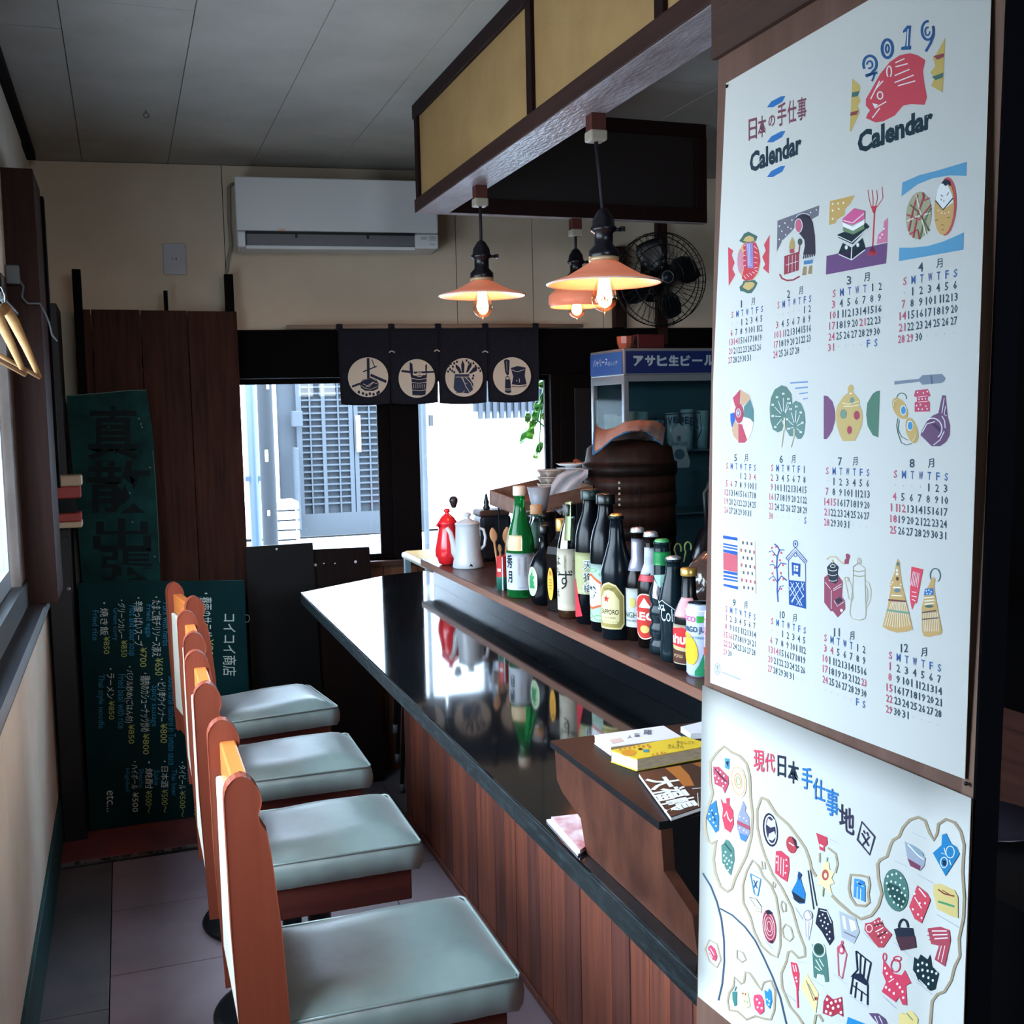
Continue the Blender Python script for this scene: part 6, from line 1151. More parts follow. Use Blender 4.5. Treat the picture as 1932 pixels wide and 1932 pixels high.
# tin with wooden spoons
b = base(949, 1114, .017); t = thing('tin_can', 'small red and green tin holding wooden spoons', 'tin', b); P = at0(b)
MB(P).lathe([(0, .001), (.0165, .0), (.0165, .034), (.0168, .036), (.0165, .037)], b, mat('tin_green', '#1c5a4c', .4), 24).lathe([(.0165, .037), (.0165, .092), (.0172, .094), (.0155, .094), (.0155, .02)], b, mat('tin_red', '#b02a2c', .4), 24, cap=False).obj('body', t)
a = Art(cylart(b, .0165, 250)); a.l('#c9ccc8', .003, [(0, .0), (0, .092)], 1).p('#e2dcd0', [(-.014, .052), (-.004, .052), (-.004, .060), (-.014, .060)], 1); a.obj('print', t)
sw = wood('spoon_wood', '#9a6a48', '#b07d58', 'z', .5)
for i, (q, rr_, lb) in enumerate((((931, 1010), .0105, 'left wooden spoon with long oval bowl standing in the small tin'), ((956, 1010), .0115, 'largest wooden spoon, right in the small tin, bowl up'), ((943, 1035), .006, 'smallest wooden spoon, in front in the small tin'), ((969, 1005), .006, 'thin wooden spoon behind, beside the green sake bottle'))):
    tp = Y(q[0], q[1], b.y+(.004 if i != 3 else .02)); bt = b+Vector(((-.006, .005, 0, .009)[i], (.0, .004, -.007, .006)[i], .004))
    d = (tp-bt); L0 = d.length; o = thing('wooden_spoon', lb, 'spoon', bt, 'wooden spoons in the tin'); PP = at0(bt)
    n = d.normalized(); sdv = Vector((.93, -.36, 0))
    rows = []
    for j in range(11):
        f = j/10; w_ = rr_*math.sin(math.pi*min(max(f, .03), .97))**.6; c_ = bt+d+n*(f-.5)*rr_*4.0
        rows.append([c_+sdv*w_*math.cos(R(k))+Vector((-.3, -.9, 0))*(.002*math.sin(R(k))) for k in range(0, 360, 30)]+[c_+sdv*w_])
    MB(PP).grid(rows, sw).obj('bowl', o)
    MB(PP).tube([bt, bt+d-n*rr_*1.8], [.0028, .0034], sw, 8).obj('handle', o)
# ================================================================ KITCHEN SIDE
steel_d = mat('dark_steel', '#11141a', .35, metal=.5)
t = thing('kitchen_cabinet', 'dark kitchen worktop cabinet behind the bar shelf', 'cabinet', (1.9, 2.6, 0)); P = at0((1.9, 2.6, 0))
MB(P).box((1.34, 1.0, .001), (2.75, 3.90, .83), void).obj('body', t); MB(P).box((1.32, .98, .8301), (2.77, 3.915, .86), steel_d, .004).obj('worktop', t)
for k in range(4): MB(P).box((1.325, 1.05+k*.70, .08), (1.3399, 1.70+k*.70, .80), void, .003).obj('door', t)
# shallow display fridge
KX, KY = Y(1176, 657, 3.55).x, 3.55
t = thing('display_fridge', 'glass fronted beer fridge with blue lettered sign bands', 'fridge', (2.1, 3.7, .8603)); P = at0((2.1, 3.7, .8603)); c = t.location.copy()
fz1 = Y(1176, 657, KY).z; fzs = Y(1176, 708, KY).z; fx1 = 2.65; fy1 = KY+.29
alf = mat('fridge_frame', '#77828a', .4, metal=.5); alb = mat('fridge_frame_dark', '#1a232c', .4)
MB(P).box((KX, KY, fzs), (fx1, fy1, fz1), alf, .003).obj('sign_box', t)
sb = mat('sign_blue', '#0d1f55', .4); sb2 = mat('sign_bright_blue', '#174a94', .4)
MB(P).box((KX+.008, KY-.003, fzs+.006), (fx1-.01, KY-.0002, fz1-.010), sb).obj('sign_panel', t); MB(P).box((KX-.003, KY+.008, fzs+.006), (KX-.0002, fy1-.006, fz1-.010), sb2).obj('side_sign_panel', t)
fm = MB(P)
for x_, y_ in ((KX, KY), (fx1-.02, KY), (KX, fy1-.02), (fx1-.02, fy1-.02)): fm.box((x_, y_, .8604), (x_+.02, y_+.02, fzs-.0001), alf, .002)
fm.box((KX+.02, KY, fzs-.022), (fx1-.02, KY+.016, fzs-.0001), alf).box((KX, KY+.02, fzs-.03), (KX+.012, fy1-.02, fzs-.0001), alf).box((KX+.02, KY+.001, .8604), (fx1-.02, KY+.015, .90), alb).box((KX+.004, KY+.02, .8604), (KX+.016, fy1-.02, .90), alb)
fm.obj('frame', t)
MB(P).box((KX+.02, fy1-.012, .87), (fx1-.02, fy1-.004, fzs), mat('fridge_back', '#30484f', .5)).obj('back', t)
shz = [Y(1260, 848, KY+.1).z, 1.12]
for z_ in shz: MB(P).box((KX+.016, KY+.02, z_-.006), (fx1-.021, fy1-.014, z_), mat('glass_shelf', '#5d7f86', .2, trans=.4, ior=1.1)).obj('glass_shelf', t)
MB(P).box((KX+.0205, KY+.004, .9005), (2.16, KY+.007, fzs-.0225), thin_glass('fridge_glass', '#e4f0f2', .005, .1, .05)).obj('front_pane', t); MB(P).box((KX+.005, KY+.0205, .9005), (KX+.008, fy1-.0205, fzs-.0305), thin_glass('fridge_glass', '#e4f0f2', .005, .1, .05)).obj('side_pane', t)
a = Art(yart(KY-.0035, c)); sgc = '#8aa0ae'
for i, ch in enumerate('アサヒ生ビール'): x = 1195+i*22.2; a.b(sgc, ch, x, 671-i*.2+(8 if ch == 'ー' else 0), x+19, 691-i*.2-(8 if ch == 'ー' else 0), 1, .05)
a.obj('sign_lettering', t)
a = Art(lambda px, py, l: X(px, py, KX-.0035-.0003*l)-c); a.t('#c9e4fa', 'バャリース', ((1119, 679), (1146, 675), (1146, 690), (1119, 694)), 1, .0).t('#a9cbe6', 'オレンヂ', ((1147, 683), (1165, 680), (1165, 688), (1147, 691)), 1); a.obj('side_lettering', t)
a = Art(yart(KY+.003, c)); lb_ = '#0f1f33'
a.l(lb_, 2, '1241,783 1321,778 1323,812 1306,855', 1).l(lb_, 2, '1241,783 1243,798', 1)
for i, (ch, x, y, h_) in enumerate(zip('LIVE BEER', (1245, 1255, 1260, 1270, 0, 1283, 1292, 1301, 1311), (792, 789, 787, 786, 0, 786, 786, 787, 789), (18, 19, 16, 12, 0, 11, 14, 17, 21))):
    if ch != ' ': a.b(lb_, ch, x, y, x+(3 if ch == 'I' else 8), y+h_, 1, .04)
a.p('#56707a', '1266,815 1280,798 1298,812 1294,820 1296,850 1302,870 1300,882 1268,883 1266,862 1270,830', 1).e('#20404e', 1282, 857, 10, 10, 2).b('#20404e', 'Asahi Draft', 1268, 832, 1297, 841, 2, .02).e('#20404e', 1281, 827, 4, 5, 2); a.obj('glass_sticker', t)
gl = mat('tumbler_glass', '#a9c8cc', .2, spec=.8); gl.node_tree.nodes['Principled BSDF'].inputs['Alpha'].default_value = .38
fgl = thin_glass('fridge_glass', '#e4f0f2', .005, .1, .05)
gi = 0
for z_, xs_, hh, r0 in ((shz[0], [KX+.05+.062*i for i in range(14)], .13, .026), ):
    for i, x_ in enumerate(xs_):
        if not (x_ < 2.35): continue
        for yy in (KY+.07, KY+.15, KY+.225) if i == 0 else (KY+.09,):
            h_ = hh*random.uniform(.8, 1.15); b = Vector((x_, yy, z_+.0005)); o = thing('drinking_glass', 'clear tumbler on the top shelf of the beer fridge', 'glass', b, 'tumblers in the fridge')
            MB(at0(b)).lathe([(r0*.75, 0), (r0, h_), (r0*.93, h_), (r0*.7, .008), (0, .008)], b, gl, 20, cap=True).obj('glass', o); gi += 1
for o in list(col.objects):
    if o.name.startswith('drinking_glass') and o.type == 'EMPTY':
        xi = round((o.location.x-KX-.05)/.062); yi = 0 if xi else round((o.location.y-KY-.07)/.078)
        o['label'] = ('front', 'middle', 'rearmost')[yi]+' tumbler in the short row behind the side pane of the beer fridge' if xi == 0 else ('second', 'third', 'fourth', 'fifth', 'sixth', 'seventh', 'eighth', 'ninth', 'tenth', 'eleventh', 'twelfth')[min(xi-1, 10)]+' tumbler from the corner post along the front of the beer fridge shelf'
b = Vector((KX+.155, KY+.14, shz[1]+.0005))
for i, (dx, h_, lb) in enumerate(((.48, .16, 'slim clear bottle with pale stopper, lower in the fridge'), (.54, .13, 'short clear bottle on the lower fridge shelf'))):
    bb = Vector((KX+dx-.08, KY+.08, shz[1]+.0005)); o = thing('glass_bottle', lb, 'bottle', bb); MB(at0(bb)).lathe([(0, .001), (.026, 0), (.026, h_*.6), (.012, h_*.78), (.012, h_*.9)], bb, gl, 20).obj('glass', o); MB(at0(bb)).lathe([(.015, h_*.88), (.015, h_), (0, h_)], bb, mat('pale_stopper', '#8fa4a8', .5), 14).obj('stopper', o)
# glass mug on the fridge
mp_ = Vector((1.712, 3.62, fz1+.0005)); t = thing('glass_mug', 'small coppery glass mug on top of the beer fridge', 'mug', mp_); P = at0(mp_)
cop = mat('copper_glass', '#a0685a', .1, trans=.5, ior=1.3, spec=.8)
MB(P).lathe([(0, .002), (.022, 0), (.030, .02), (.032, .045), (.029, .045), (.026, .01), (0, .006)], mp_, cop, 10, smooth=False).obj('bowl', t); MB(P).tube([mp_+Vector((.03, 0, .038)), mp_+Vector((.045, 0, .032)), mp_+Vector((.045, 0, .016)), mp_+Vector((.03, 0, .010))], .003, cop).obj('handle', t)
t2 = Vector((1.79, 3.64, fz1+.0005)); t = thing('red_box', 'small dark red box on the fridge behind the copper mug', 'box', t2); MB(at0(t2)).box((1.75, 3.60, t2.z), (1.86, 3.70, t2.z+.052), mat('dark_red', '#3a1016', .4), .004).obj('box', t)
# bamboo steamers
sx, sy_ = 1.523, 3.20; SRr = .145
bam = wood('bamboo', '#1f1310', '#2e1d18', 'z', .5, scale=8); bamd = wood('bamboo_dark', '#100a09', '#180f0d', 'z', .5, scale=8); tie = mat('bamboo_tie', '#c9b9a0', .6)
zt_ = Y(1109, 863, sy_).z
levels = [(.862, .93), (.93, 1.04), (1.04, 1.125), (1.125, 1.20), (1.20, 1.27), (1.27, 1.305), (1.305, 1.345)]
pot = Vector((sx, sy_, .8605)); t = thing('steamer_pot', 'dark pot under the stack of bamboo steamers', 'pot', pot); MB(at0(pot)).lathe([(0, .001), (SRr-.01, 0), (SRr+.004, .01), (SRr+.004, .124), (SRr+.01, .130), (SRr-.004, .130), (0, .12)], pot, mb_, 40).obj('body', t)
zz = .9916
for k, (h_, lb) in enumerate(((.105, 'lowest bamboo steamer of the tall stack, mostly behind bottles'), (.10, 'second bamboo steamer from the bottom of the stack'), (.095, 'upper bamboo steamer with lashed band below the lid'))):
    bb = Vector((sx, sy_, zz)); t = thing('bamboo_steamer', lb, 'steamer', bb, 'stacked bamboo steamers'); P = at0(bb); r_ = SRr-(.001 if k < 2 else 0)
    MB(P).lathe([(0, .004), (r_-.004, .004), (r_-.004, h_), (r_-.012, h_), (0, h_-.012)], bb, bam, 48).obj('body', t)
    MB(P).lathe([(r_+.001, .0), (r_+.003, .0), (r_+.003, .042), (r_+.001, .042)], bb, bamd if k != 2 else bam, 48, cap=False).lathe([(r_-.001, .0425), (r_+.0005, .0425), (r_+.0005, h_-.001), (r_-.001, h_-.001)], bb, bam, 48, cap=False).obj('band', t)
    tm = MB(P)
    for an in (232, 256):
        for j in range(5):
            c_ = bb+Vector((math.cos(R(an))*(r_+.0038), math.sin(R(an))*(r_+.0038), .010+j*.017 if an == 232 else .02+j*.01)); tm.box((c_.x-.003, c_.y-.0008, c_.z-.0035), (c_.x+.003, c_.y+.0008, c_.z+.0035), tie if an == 232 else black)
    tm.obj('lashing', t); zz += h_+.0008
bb = Vector((sx, sy_, zz)); t = thing('domed_lid', 'domed bamboo steamer lid under the pinkish cloth', 'lid', bb); P = at0(bb)
MB(P).lathe([(SRr+.003, 0), (SRr+.003, .040), (SRr-.002, .041), (SRr-.003, .046), (SRr-.01, .085), (SRr-.03, .100), (0, .112)], bb, bam, 48).obj('top', t); MB(P).lathe([(SRr+.0035, .001), (SRr+.006, .001), (SRr+.006, .038), (SRr+.0035, .038)], bb, bamd, 48, cap=False).obj('band', t)
zl = zz+.10
# pinkish cloth draped over the lid
up_ = [(1121, 802), (1140, 812), (1158, 808), (1180, 796), (1205, 793), (1230, 794), (1246, 799), (1256, 808)]
lo_ = [(1119, 858), (1136, 846), (1156, 828), (1180, 816), (1205, 813), (1222, 815), (1240, 832), (1250, 840)]
rows = []
for i in range(9):
    f = i/8; row = []
    for j in range(25):
        q = j/24*7; k = min(int(q), 6); g_ = q-k
        ux, uy = up_[k][0]+(up_[k+1][0]-up_[k][0])*g_, up_[k][1]+(up_[k+1][1]-up_[k][1])*g_; lx, ly = lo_[k][0]+(lo_[k+1][0]-lo_[k][0])*g_, lo_[k][1]+(lo_[k+1][1]-lo_[k][1])*g_
        dep = sy_-.160+.13*(1-f)**2+.10*abs(j/24-.5)*(1-.5*f)+.004*math.sin(j*1.7)
        row.append(Y(ux+(lx-ux)*f, uy+(ly-uy)*f, dep))
    rows.append(row)
cp_ = Vector((sx, sy_, zl)); t = thing('steamer_cloth', 'pinkish grey cloth with blue hem draped over the steamer lid', 'cloth', cp_); P = at0(cp_)
clm = mat('pink_cloth', '#8f7873', .85, c2='#a08883', scale=8, bump=.3)
back = [[p for p in rows[0]], [Vector((sx+(p.x-sx)*.8, sy_+.05, zl+.012)) for p in rows[0]], [Vector((sx+(p.x-sx)*.6, sy_+.11, zl-.01)) for p in rows[0]]]
MB(P).grid(list(reversed(back))[:-1]+rows, clm, th=.0015).obj('cloth', t)
MB(P).tube([p for p in (Y(1122, 800, sy_-.0), *[r[0] for r in rows[2:]], *rows[-1][:13])], .0022, mat('blue_hem', '#1c6a9c', .7), 6).tube(rows[-1][17:]+[rows[6][-1], rows[3][-1]], .0016, mat('blue_hem', '#1c6a9c', .7), 6).obj('hem', t)
# dark kettle to the right of the steamers
kp = Vector((1.66, 2.75, .8605)); t = thing('iron_kettle', 'large dark iron kettle, nearly black, right of the steamers', 'kettle', kp); P = at0(kp)
MB(P).lathe([(0, .001), (.10, 0), (.135, .04), (.15, .12), (.145, .22), (.12, .29), (.075, .325), (.03, .335), (.02, .35), (.026, .365), (0, .375)], kp, mat('kettle_black', '#0a0d14', .22, coat=.2), 40).obj('body', t)
MB(P).tube([kp+Vector((-.11, 0, .27)), kp+Vector((-.12, 0, .40)), kp+Vector((-.06, 0, .47)), kp+Vector((.06, 0, .47)), kp+Vector((.12, 0, .40)), kp+Vector((.11, 0, .27))], .006, black, 8).obj('handle', t)
# brown plastic bag with ties
bp_ = Vector((1.165, 2.02, LZ+.0005)); t = thing('snack_bag', 'crumpled translucent brown plastic bag behind the cola bottle', 'bag', bp_); P = at0(bp_)
bgm = mat('brown_bag', '#3a2c2a', .15, c2='#5a4640', scale=14, bump=.9, spec=.8, trans=.1)
rows = []
for i in range(15):
    v = i/14; row = []
    for j in range(25):
        an = R(15*j); rr_ = (.085*math.sin(math.pi*min(.97, max(.12, v*.86+.10)))**.5)*(1+.10*math.sin(5*an+9*v)+.05*math.sin(11*an-14*v)); row.append(bp_+Vector((rr_*math.cos(an), rr_*math.sin(an)*.8, .185*v)))
    rows.append(row)
MB(P).grid(rows, bgm).obj('bag', t)
tm = MB(P); yg = mat('olive_tie', '#7d8a4a', .5)
for q in ((1279, 1036), (1298, 1033)): cc0 = Y(q[0], q[1], 1.95); tm.tube([cc0+Vector((.0075*math.cos(R(k)), 0, .011*math.sin(R(k)))) for k in range(-30, 240, 20)]+[cc0+Vector((-.004, .01, -.03))], .0016, yg, 6)
tm.obj('wire_ties', t)
# wooden tray with bowls, cups, cloth
TZ = 1.25; A_, B_, C_ = Y(923, 925, 3.36), Y(1050, 896, 3.44), Y(985, 948, 3.08); D1 = B_+(C_-A_)
cen = (A_+D1)/2; t = thing('wooden_tray', 'open wooden tray raised on thin black legs, holding bowls', 'tray', (cen.x, cen.y, TZ)); P = at0((cen.x, cen.y, TZ))
trw = wood('tray_wood', '#6d5042', '#86675a', 'x', .6)
MB(P).prism([p-Vector((0, 0, .046)) for p in (A_, B_, D1, C_)], (0, 0, .005), trw).obj('bottom', t)
for p, q in ((A_, B_), (B_, D1), (D1, C_), (C_, A_)):
    d = (q-p).normalized(); n = Vector((0, 0, 1)).cross(d)*.007
    if (cen-p).dot(n) < 0: n = -n
    MB(P).prism([p, q, q+n, p+n], (0, 0, -.046), trw).obj('side', t)
for p in (A_, B_, C_, D1):
    q = p+(cen-p)*.18; MB(P).tube([(q.x, q.y, q.z-.046), (q.x, q.y, LZ+.0005 if q.x < 1.29 else .8605)], .003, black, 6).obj('leg', t)
def bowl(px, py, r, h, m, label, name='bowl', cat='bowl', y=None, z=None, rim=None, group=None):
    c_ = Y(px, py, y); c_.z = z; t = thing(name, label, cat, c_, group)
    MB(at0(c_)).lathe([(0, .001), (r*.42, 0), (r*.45, .004), (r*.75, h*.5), (r, h), (r*.95, h), (r*.7, h*.5), (r*.4, .01), (0, .009)], c_, m, 36, cap=False).obj('body', t)
    if rim: MB(at0(c_)).lathe([(r*.99, h-.001), (r*1.015, h+.001), (r*.95, h+.0015)], c_, rim, 36, cap=False).obj('rim', t)
    return c_
strip = mat('striped_glaze', '#6d625a', .4, c2='#a09488', scale=30, stretch=(1, 1, .1), ramp=(.45, .55))
zb1 = TZ-.022
cb = Y(1039, 905, 3.32); zz0 = zb1
for k, lb in enumerate(('lowest striped rice bowl in the tray stack', 'second striped rice bowl in the tray stack', 'top striped rice bowl in the tray stack')):
    zk = zb1+.022*k+.0; bowl(1040, 905, .046, .040, strip, lb, y=3.30, z=zk, rim=mat('pale_rim', '#a8a29a', .4), group='striped bowls in the tray')
gm = mat('grey_cup', '#7c7f86', .45)
cq = Z(1018, 958, 1.20); q_ = Y(1018, 963, 2.86)
t = thing('cup', 'plain grey tapered cup between the green bottle and the white cloth', 'cup', q_); MB(at0(q_)).lathe([(0, .001), (.020, 0), (.0235, .02), (.034, .066), (.031, .066), (.018, .008), (0, .008)], q_, gm, 32, cap=False).obj('body', t)
sqb = q_-Vector((0, 0, .0008)); t = thing('storage_jar', 'dark lidded jar behind the clear bottles carrying the grey cup', 'jar', (sqb.x, sqb.y, LZ+.0005)); P = at0((sqb.x, sqb.y, LZ+.0005))
MB(P).lathe([(0, LZ+.001), (.040, LZ+.0005), (.043, LZ+.01), (.043, sqb.z-.03), (.038, sqb.z-.02)], (sqb.x, sqb.y, 0), mb_, 28).obj('body', t); MB(P).lathe([(.045, sqb.z-.024), (.045, sqb.z-.004), (.035, sqb.z), (0, sqb.z)], (sqb.x, sqb.y, 0), capk, 28).obj('lid', t)
plw = mat('white_plate', '#c9ced0', .25)
for k, (zz_, lb) in enumerate(((1.30, 'lower white dish of the pair beside the steamers'), (1.3135, 'upper white dish of the pair beside the steamers'))):
    bowl(1079, 884, .052, .014, plw, lb, name='dish', cat='dish', y=3.36, z=zz_, group='white dishes')
ds = Y(1079, 884, 3.36); t = thing('dish_stand', 'dark turned stand carrying the two white dishes left of the steamers', 'stand', (ds.x, ds.y, .8605)); MB(at0((ds.x, ds.y, .8605))).lathe([(.04, .8605), (.04, .87), (.012, .88), (.012, 1.28), (.035, 1.2995), (0, 1.2995)], (ds.x, ds.y, 0), mb_, 20).obj('body', t)
ls = Vector((ds.x+.03, ds.y-.02, 1.328)); rows = [[ls+Vector((-.03+.06*i/6, -.012+.024*j/4, .006*math.sin(i*1.3)+.008*j/4)) for j in range(5)] for i in range(7)]
t = thing('dried_leaf', 'curled dry brown leaf lying on the white dishes', 'leaf', ls); MB(at0(ls)).grid(rows, mat('dry_leaf', '#6d4030', .6, c2='#8a5540', scale=40), th=.001).obj('blade', t)
lf = [(1086, 887), (1068, 888), (1052, 897), (1042, 912), (1034, 930), (1030, 947)]; rt0 = [(1110, 887), (1109, 900), (1100, 908), (1088, 922), (1074, 942), (1057, 971)]
rows = []
for i in range(11):
    q = i/10*5; k = min(int(q), 4); g_ = q-k; lx, ly = [lf[k][m_]+(lf[k+1][m_]-lf[k][m_])*g_ for m_ in (0, 1)]; rx, ry = [rt0[k][m_]+(rt0[k+1][m_]-rt0[k][m_])*g_ for m_ in (0, 1)]
    rows.append([Y(lx+(rx-lx)*j/8, ly+(ry-ly)*j/8, 3.16-.03*i/10+.006*math.sin(j*1.5+i*.4)) for j in range(9)])
back = [[Vector((p.x+.02, 3.27, p.z-.002)) for p in rows[0]]]
cl0 = rows[5][4]; t = thing('tea_towel', 'grey white towel hanging over the tray edge, pointed corner down', 'towel', cl0); MB(at0(cl0)).grid(back+rows, mat('towel', '#9fa3aa', .85, c2='#aeb2b8', scale=6, bump=.2), th=.0015).obj('cloth', t)
# plates in the black kitchen at the right edge
sh = Vector((.80, .64, 0)); shp = X(1885, 1545, .80)
t = thing('side_shelf', 'dark shelf in the black kitchen beyond the calendar board', 'shelf', (shp.x+.12, shp.y, shp.z-.02)); P = at0(t.location)
MB(P).box((.70, .55, CT+.0005), (.86, .90, shp.z-.02), void).obj('body', t)
c_ = Vector((.80, shp.y+.02, shp.z-.0195)); t = thing('plate', 'dark round plate, barely visible right of the calendar board', 'plate', c_); MB(at0(c_)).lathe([(0, 0), (.03, 0), (.06, .012), (.058, .014), (0, .004)], c_, mat('shadow_plate', '#23202c', .3), 36, cap=False).obj('body', t)
# ================================================================ OUTSIDE
st = mat('street_paving', '#8c9096', .8, c2='#9a9da2', scale=3); wallw = mat('render_white', '#c2c5ca', .9); latm = mat('lattice_grey', '#1a2029', .7); latb = mat('door_grey', '#1b2128', .8); polem = mat('pole_grey', '#161b21', .7); pipe = mat('pipe_blue', '#1f3042', .5); unitw = mat('unit_white', '#9ea0a4', .6)
gz = -.12
g = struct(MB().box((-14, 5.2, gz-.1), (20, 30, gz-.02), void).obj('trim_7'))
for i in range(16):
    for j in range(10):
        x0 = -2+i*.62+(j % 2)*.2; y0 = 9.2+j*.55
        MB().box((x0, y0, gz-.0199), (x0+.61, y0+.54, gz+random.uniform(0, .003)), st).obj('paving_slab', g)
MB().box((-14, 5.2, gz-.0199), (20, 9.19, gz), st).obj('near_paving', g)
FY_ = 15.0
def F_(px, py, off=0): return Y(px, py, FY_-off)
fa = thing('street_house', 'overexposed white house across the street seen through the window', 'house', (4, FY_, gz)); P = at0((4, FY_, gz))
d0, d1 = F_(545, 720), F_(738, 1006)
lx0, lx1, hz0, hz1 = F_(566, 800).x, F_(745, 800).x, gz, F_(620, 640).z
MB(P).box((-12, FY_+.02, gz), (lx0-.3, FY_+.3, 9), wallw).box((lx1+.45, FY_+.02, gz), (16, FY_+.3, 9), wallw).box((lx0-.3, FY_+.02, hz1), (lx1+.45, FY_+.3, 9), wallw).obj('wall', fa)
MB(P).box((lx0-.3, FY_+.05, gz), (lx1+.45, FY_+.12, hz1), latb).obj('door_back', fa)
# lattice doors: stiles and rails as parts
xs_ = [F_(px, 850).x for px in (566, 587, 612, 640, 664, 672, 698, 722)]
for i, x_ in enumerate(xs_): w_ = .07 if i in (0, 4, 5) else (.05 if i == 2 else .02); MB(P).box((x_-w_/2, FY_-.02, gz+.3), (x_+w_/2, FY_+.0499, hz1), mat('lattice_light', '#232a32', .7)).obj('stile', fa)
zk = gz+.42; pr = None; n_ = 0
while zk < hz1-.02:
    o = MB(P).box((xs_[0]+.036, FY_-.012, zk), (xs_[-1], FY_+.02, zk+.022), mat('lattice_light', '#232a32', .7)).obj('slat', fa) if pr is None else None
    if pr is None: pr = o; z00 = zk
    else: o = pr.copy(); col.objects.link(o); o.parent = fa; o.location = (0, 0, zk-z00)
    zk += .088; n_ += 1
MB(P).box((xs_[0]-.06, FY_-.03, gz), (xs_[-1]+.1, FY_+.0499, gz+.30), mat('door_base', '#21272e', .7)).obj('kick_board', fa)
MB(P).box((xs_[5]+.0, FY_-.06, 1.0), (xs_[5]+.06, FY_-.031, 1.5), wallw, .005).obj('pull_handle', fa)
# pole, pipe, meters, stacked unit
def Yb(px0, px1, py0, py1, y): a_, b_ = Y(px0, py0, y), Y(px1, py1, y); return a_, b_
pA, pB = Y(484, 720, 8.6), Y(512, 720, 8.6)
b = Vector(((pA.x+pB.x)/2, 8.6, gz)); t = thing('utility_pole', 'grey utility pole with small white stickers outside the left window pane', 'pole', b); MB(at0(b)).lathe([(abs(pB.x-pA.x)/2*1.08, gz), (abs(pB.x-pA.x)/2, 5.5)], (b.x, b.y, 0), polem, 20).obj('shaft', t)
for px, py, w_, h_ in ((505, 730, 5, 8), (503, 860, 6, 22), (507, 968, 5, 10)):
    c_ = Y(px, py, 8.6-.075); MB(at0(b)).box((c_.x-w_*.002, c_.y-.004, c_.z-h_*.002), (c_.x+w_*.002, c_.y, c_.z+h_*.002), wallw, .001).obj('sticker', t)
b = Vector((Y(475, 800, 8.9).x, 8.9, gz)); t = thing('drain_pipe', 'blue grey drain pipe left of the utility pole', 'pipe', b)
MB(at0(b)).tube([(b.x, b.y, 5), (b.x, b.y, gz+.12), (b.x+.05, b.y, gz+.03), (b.x+.16, b.y, gz+.03)], .042, pipe, 12).obj('pipe', t)
for zc in (1.0, 2.2): MB(at0(b)).box((b.x-.07, b.y-.03, zc), (b.x+.07, b.y+.08, zc+.04), pipe).obj('clip', t)
q0, q1 = Y(514, 945, 10.5), Y(567, 1030, 10.5)
b = Vector(((q0.x+q1.x)/2, 10.5, gz)); t = thing('stacked_crates', 'stack of white slatted crates beside the utility pole', 'crate', b)
zt0 = q0.z; n = 9
for i in range(n):
    z0 = gz+.001+(zt0-gz)*i/n; z1 = z0+(zt0-gz)/n*.82; MB(at0(b)).box((q0.x+.01*(i % 2), 10.5, z0), (q1.x, 10.9, z1), wallw, .01).obj('slat', t)
    MB(at0(b)).box((q0.x+.03, 10.54, z1), (q1.x-.03, 10.86, z1+(zt0-gz)/n*.18), polem).obj('gap', t) if i < n-1 else None
for i, (x0, x1, y0, y1, lb) in enumerate(((555, 572, 775, 805, 'upper'), (558, 570, 845, 1000, 'lower'))):
    a_, b_ = Y(x0, y0, 14.6), Y(x1, y1, 14.6); c_ = Vector(((a_.x+b_.x)/2, 14.6, b_.z)); o = thing('meter_box', lb+' grey box on the wall left of the lattice door', 'box', c_); MB(at0(c_)).box((a_.x, 14.6, b_.z), (b_.x, 14.94, a_.z), mat('lattice_light', '#232a32', .7), .01).obj('case', o)
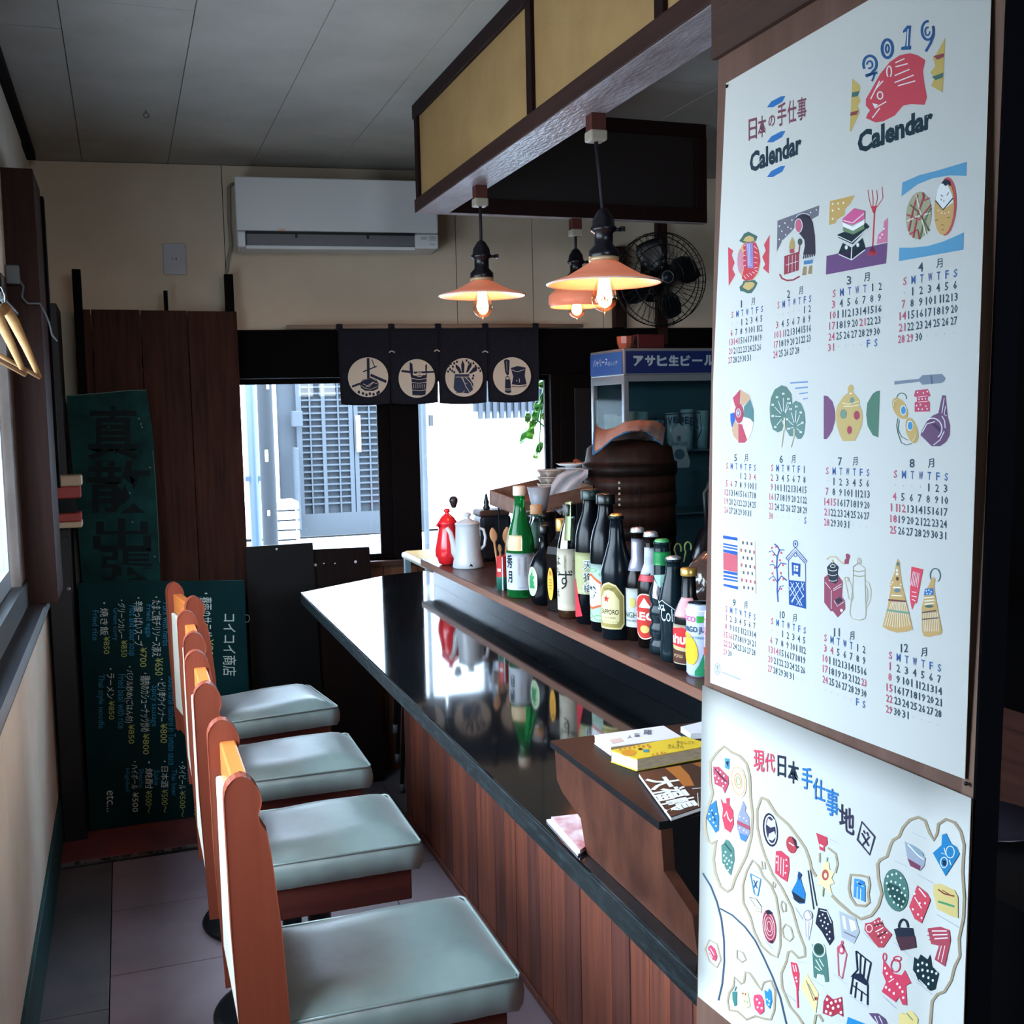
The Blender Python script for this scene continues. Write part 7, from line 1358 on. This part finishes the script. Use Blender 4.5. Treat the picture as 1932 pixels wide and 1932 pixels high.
# narrow post right pane, hanging lattice screen
a_, b_ = Y(797, 760, 11), Y(811, 1000, 11)
t = thing('gate_post', 'slim grey gate post outside the right window pane', 'post', (a_.x, 11, gz)); P = at0((a_.x, 11, gz)); MB(P).box((a_.x, 11, gz), (b_.x-.005, 11.08, 4), mat('lattice_light', '#232a32', .7)).obj('post', t)
h0, h1 = Y(809, 783, 11), Y(813, 804, 11); MB(P).box((h0.x, 10.97, h1.z), (h1.x+.02, 11.02, h0.z), polem).obj('hinge', t)
a_, b_ = Y(903, 757, 14.9), Y(1060, 773, 14.9); zb_ = Y(960, 789, 14.9).z; P = at0((4, FY_, gz))
x_ = a_.x
while x_ < b_.x: MB(P).box((x_, 14.89, zb_), (x_+.055, 14.95, 4.6), latm).obj('screen_slat', fa); x_ += .106
MB(P).box((a_.x-.05, 14.9501, b_.z), (b_.x, FY_+.0199, a_.z+.45), mat('lattice_light', '#232a32', .7)).obj('screen_rail', fa)
struct(MB().box((-1.5, 4.80, 2.45), (4.0, 5.5, 2.5), void).obj('trim_8'))
# vine leaves
lfm = mat('leaf_green', '#3f8030', .5, trans=.0, c2='#62a83c', scale=3); lfm2 = mat('leaf_pale', '#92c452', .5)
for m_ in (lfm, lfm2): 
    b_ = m_.node_tree.nodes['Principled BSDF']; b_.inputs['Subsurface Weight'].default_value = .0
vy = 4.95; vb = Y(1018, 860, vy); t = thing('vine', 'bright green vine shoots hanging outside at the right edge of the window', 'vine', vb); P = at0(vb)
MB(P).tube([Vector((Y(1036, 700, vy).x, vy, 2.449)), Y(1036, 700, vy), Y(1024, 740, vy), Y(1014, 795, vy), Y(1000, 815, vy)], .004, lfm, 6).tube([Y(1014, 793, vy), Y(1034, 812, vy), Y(1045, 820, vy)], .004, lfm, 6).tube([Y(1020, 780, vy), Y(1018, 850, vy)], .003, lfm, 6).obj('stem', t)
for cx, cy, w_, h_, ro, mm in ((1025, 752, 8, 14, .2, lfm), (1016, 768, 10, 12, -.3, lfm), (996, 788, 7, 12, .1, lfm2), (1010, 786, 8, 12, .0, lfm), (1028, 785, 8, 10, .2, lfm2), (988, 823, 6, 18, .35, lfm), (1001, 818, 9, 16, .2, lfm2), (1018, 845, 7, 16, .4, lfm), (1011, 862, 6, 6, .2, lfm2), (1022, 725, 7, 10, .3, lfm2), (1030, 710, 6, 10, -.2, lfm), (1005, 800, 8, 9, .9, lfm2)):
    pts = [(0, -1), (.55, -.7), (.9, -.1), (.7, .45), (.85, .7), (.35, .62), (0, 1), (-.35, .62), (-.85, .7), (-.7, .45), (-.9, -.1), (-.55, -.7)]
    cs_, sn = math.cos(ro), math.sin(ro); q = [Y(cx+(x*w_*cs_-y*h_*sn), cy+(x*w_*sn+y*h_*cs_), vy+random.uniform(-.02, .02)) for x, y in pts]
    MB(P).prism(q, (0, .003, 0), mm).obj('leaf', t)
bpy.data.objects.remove(_fo)
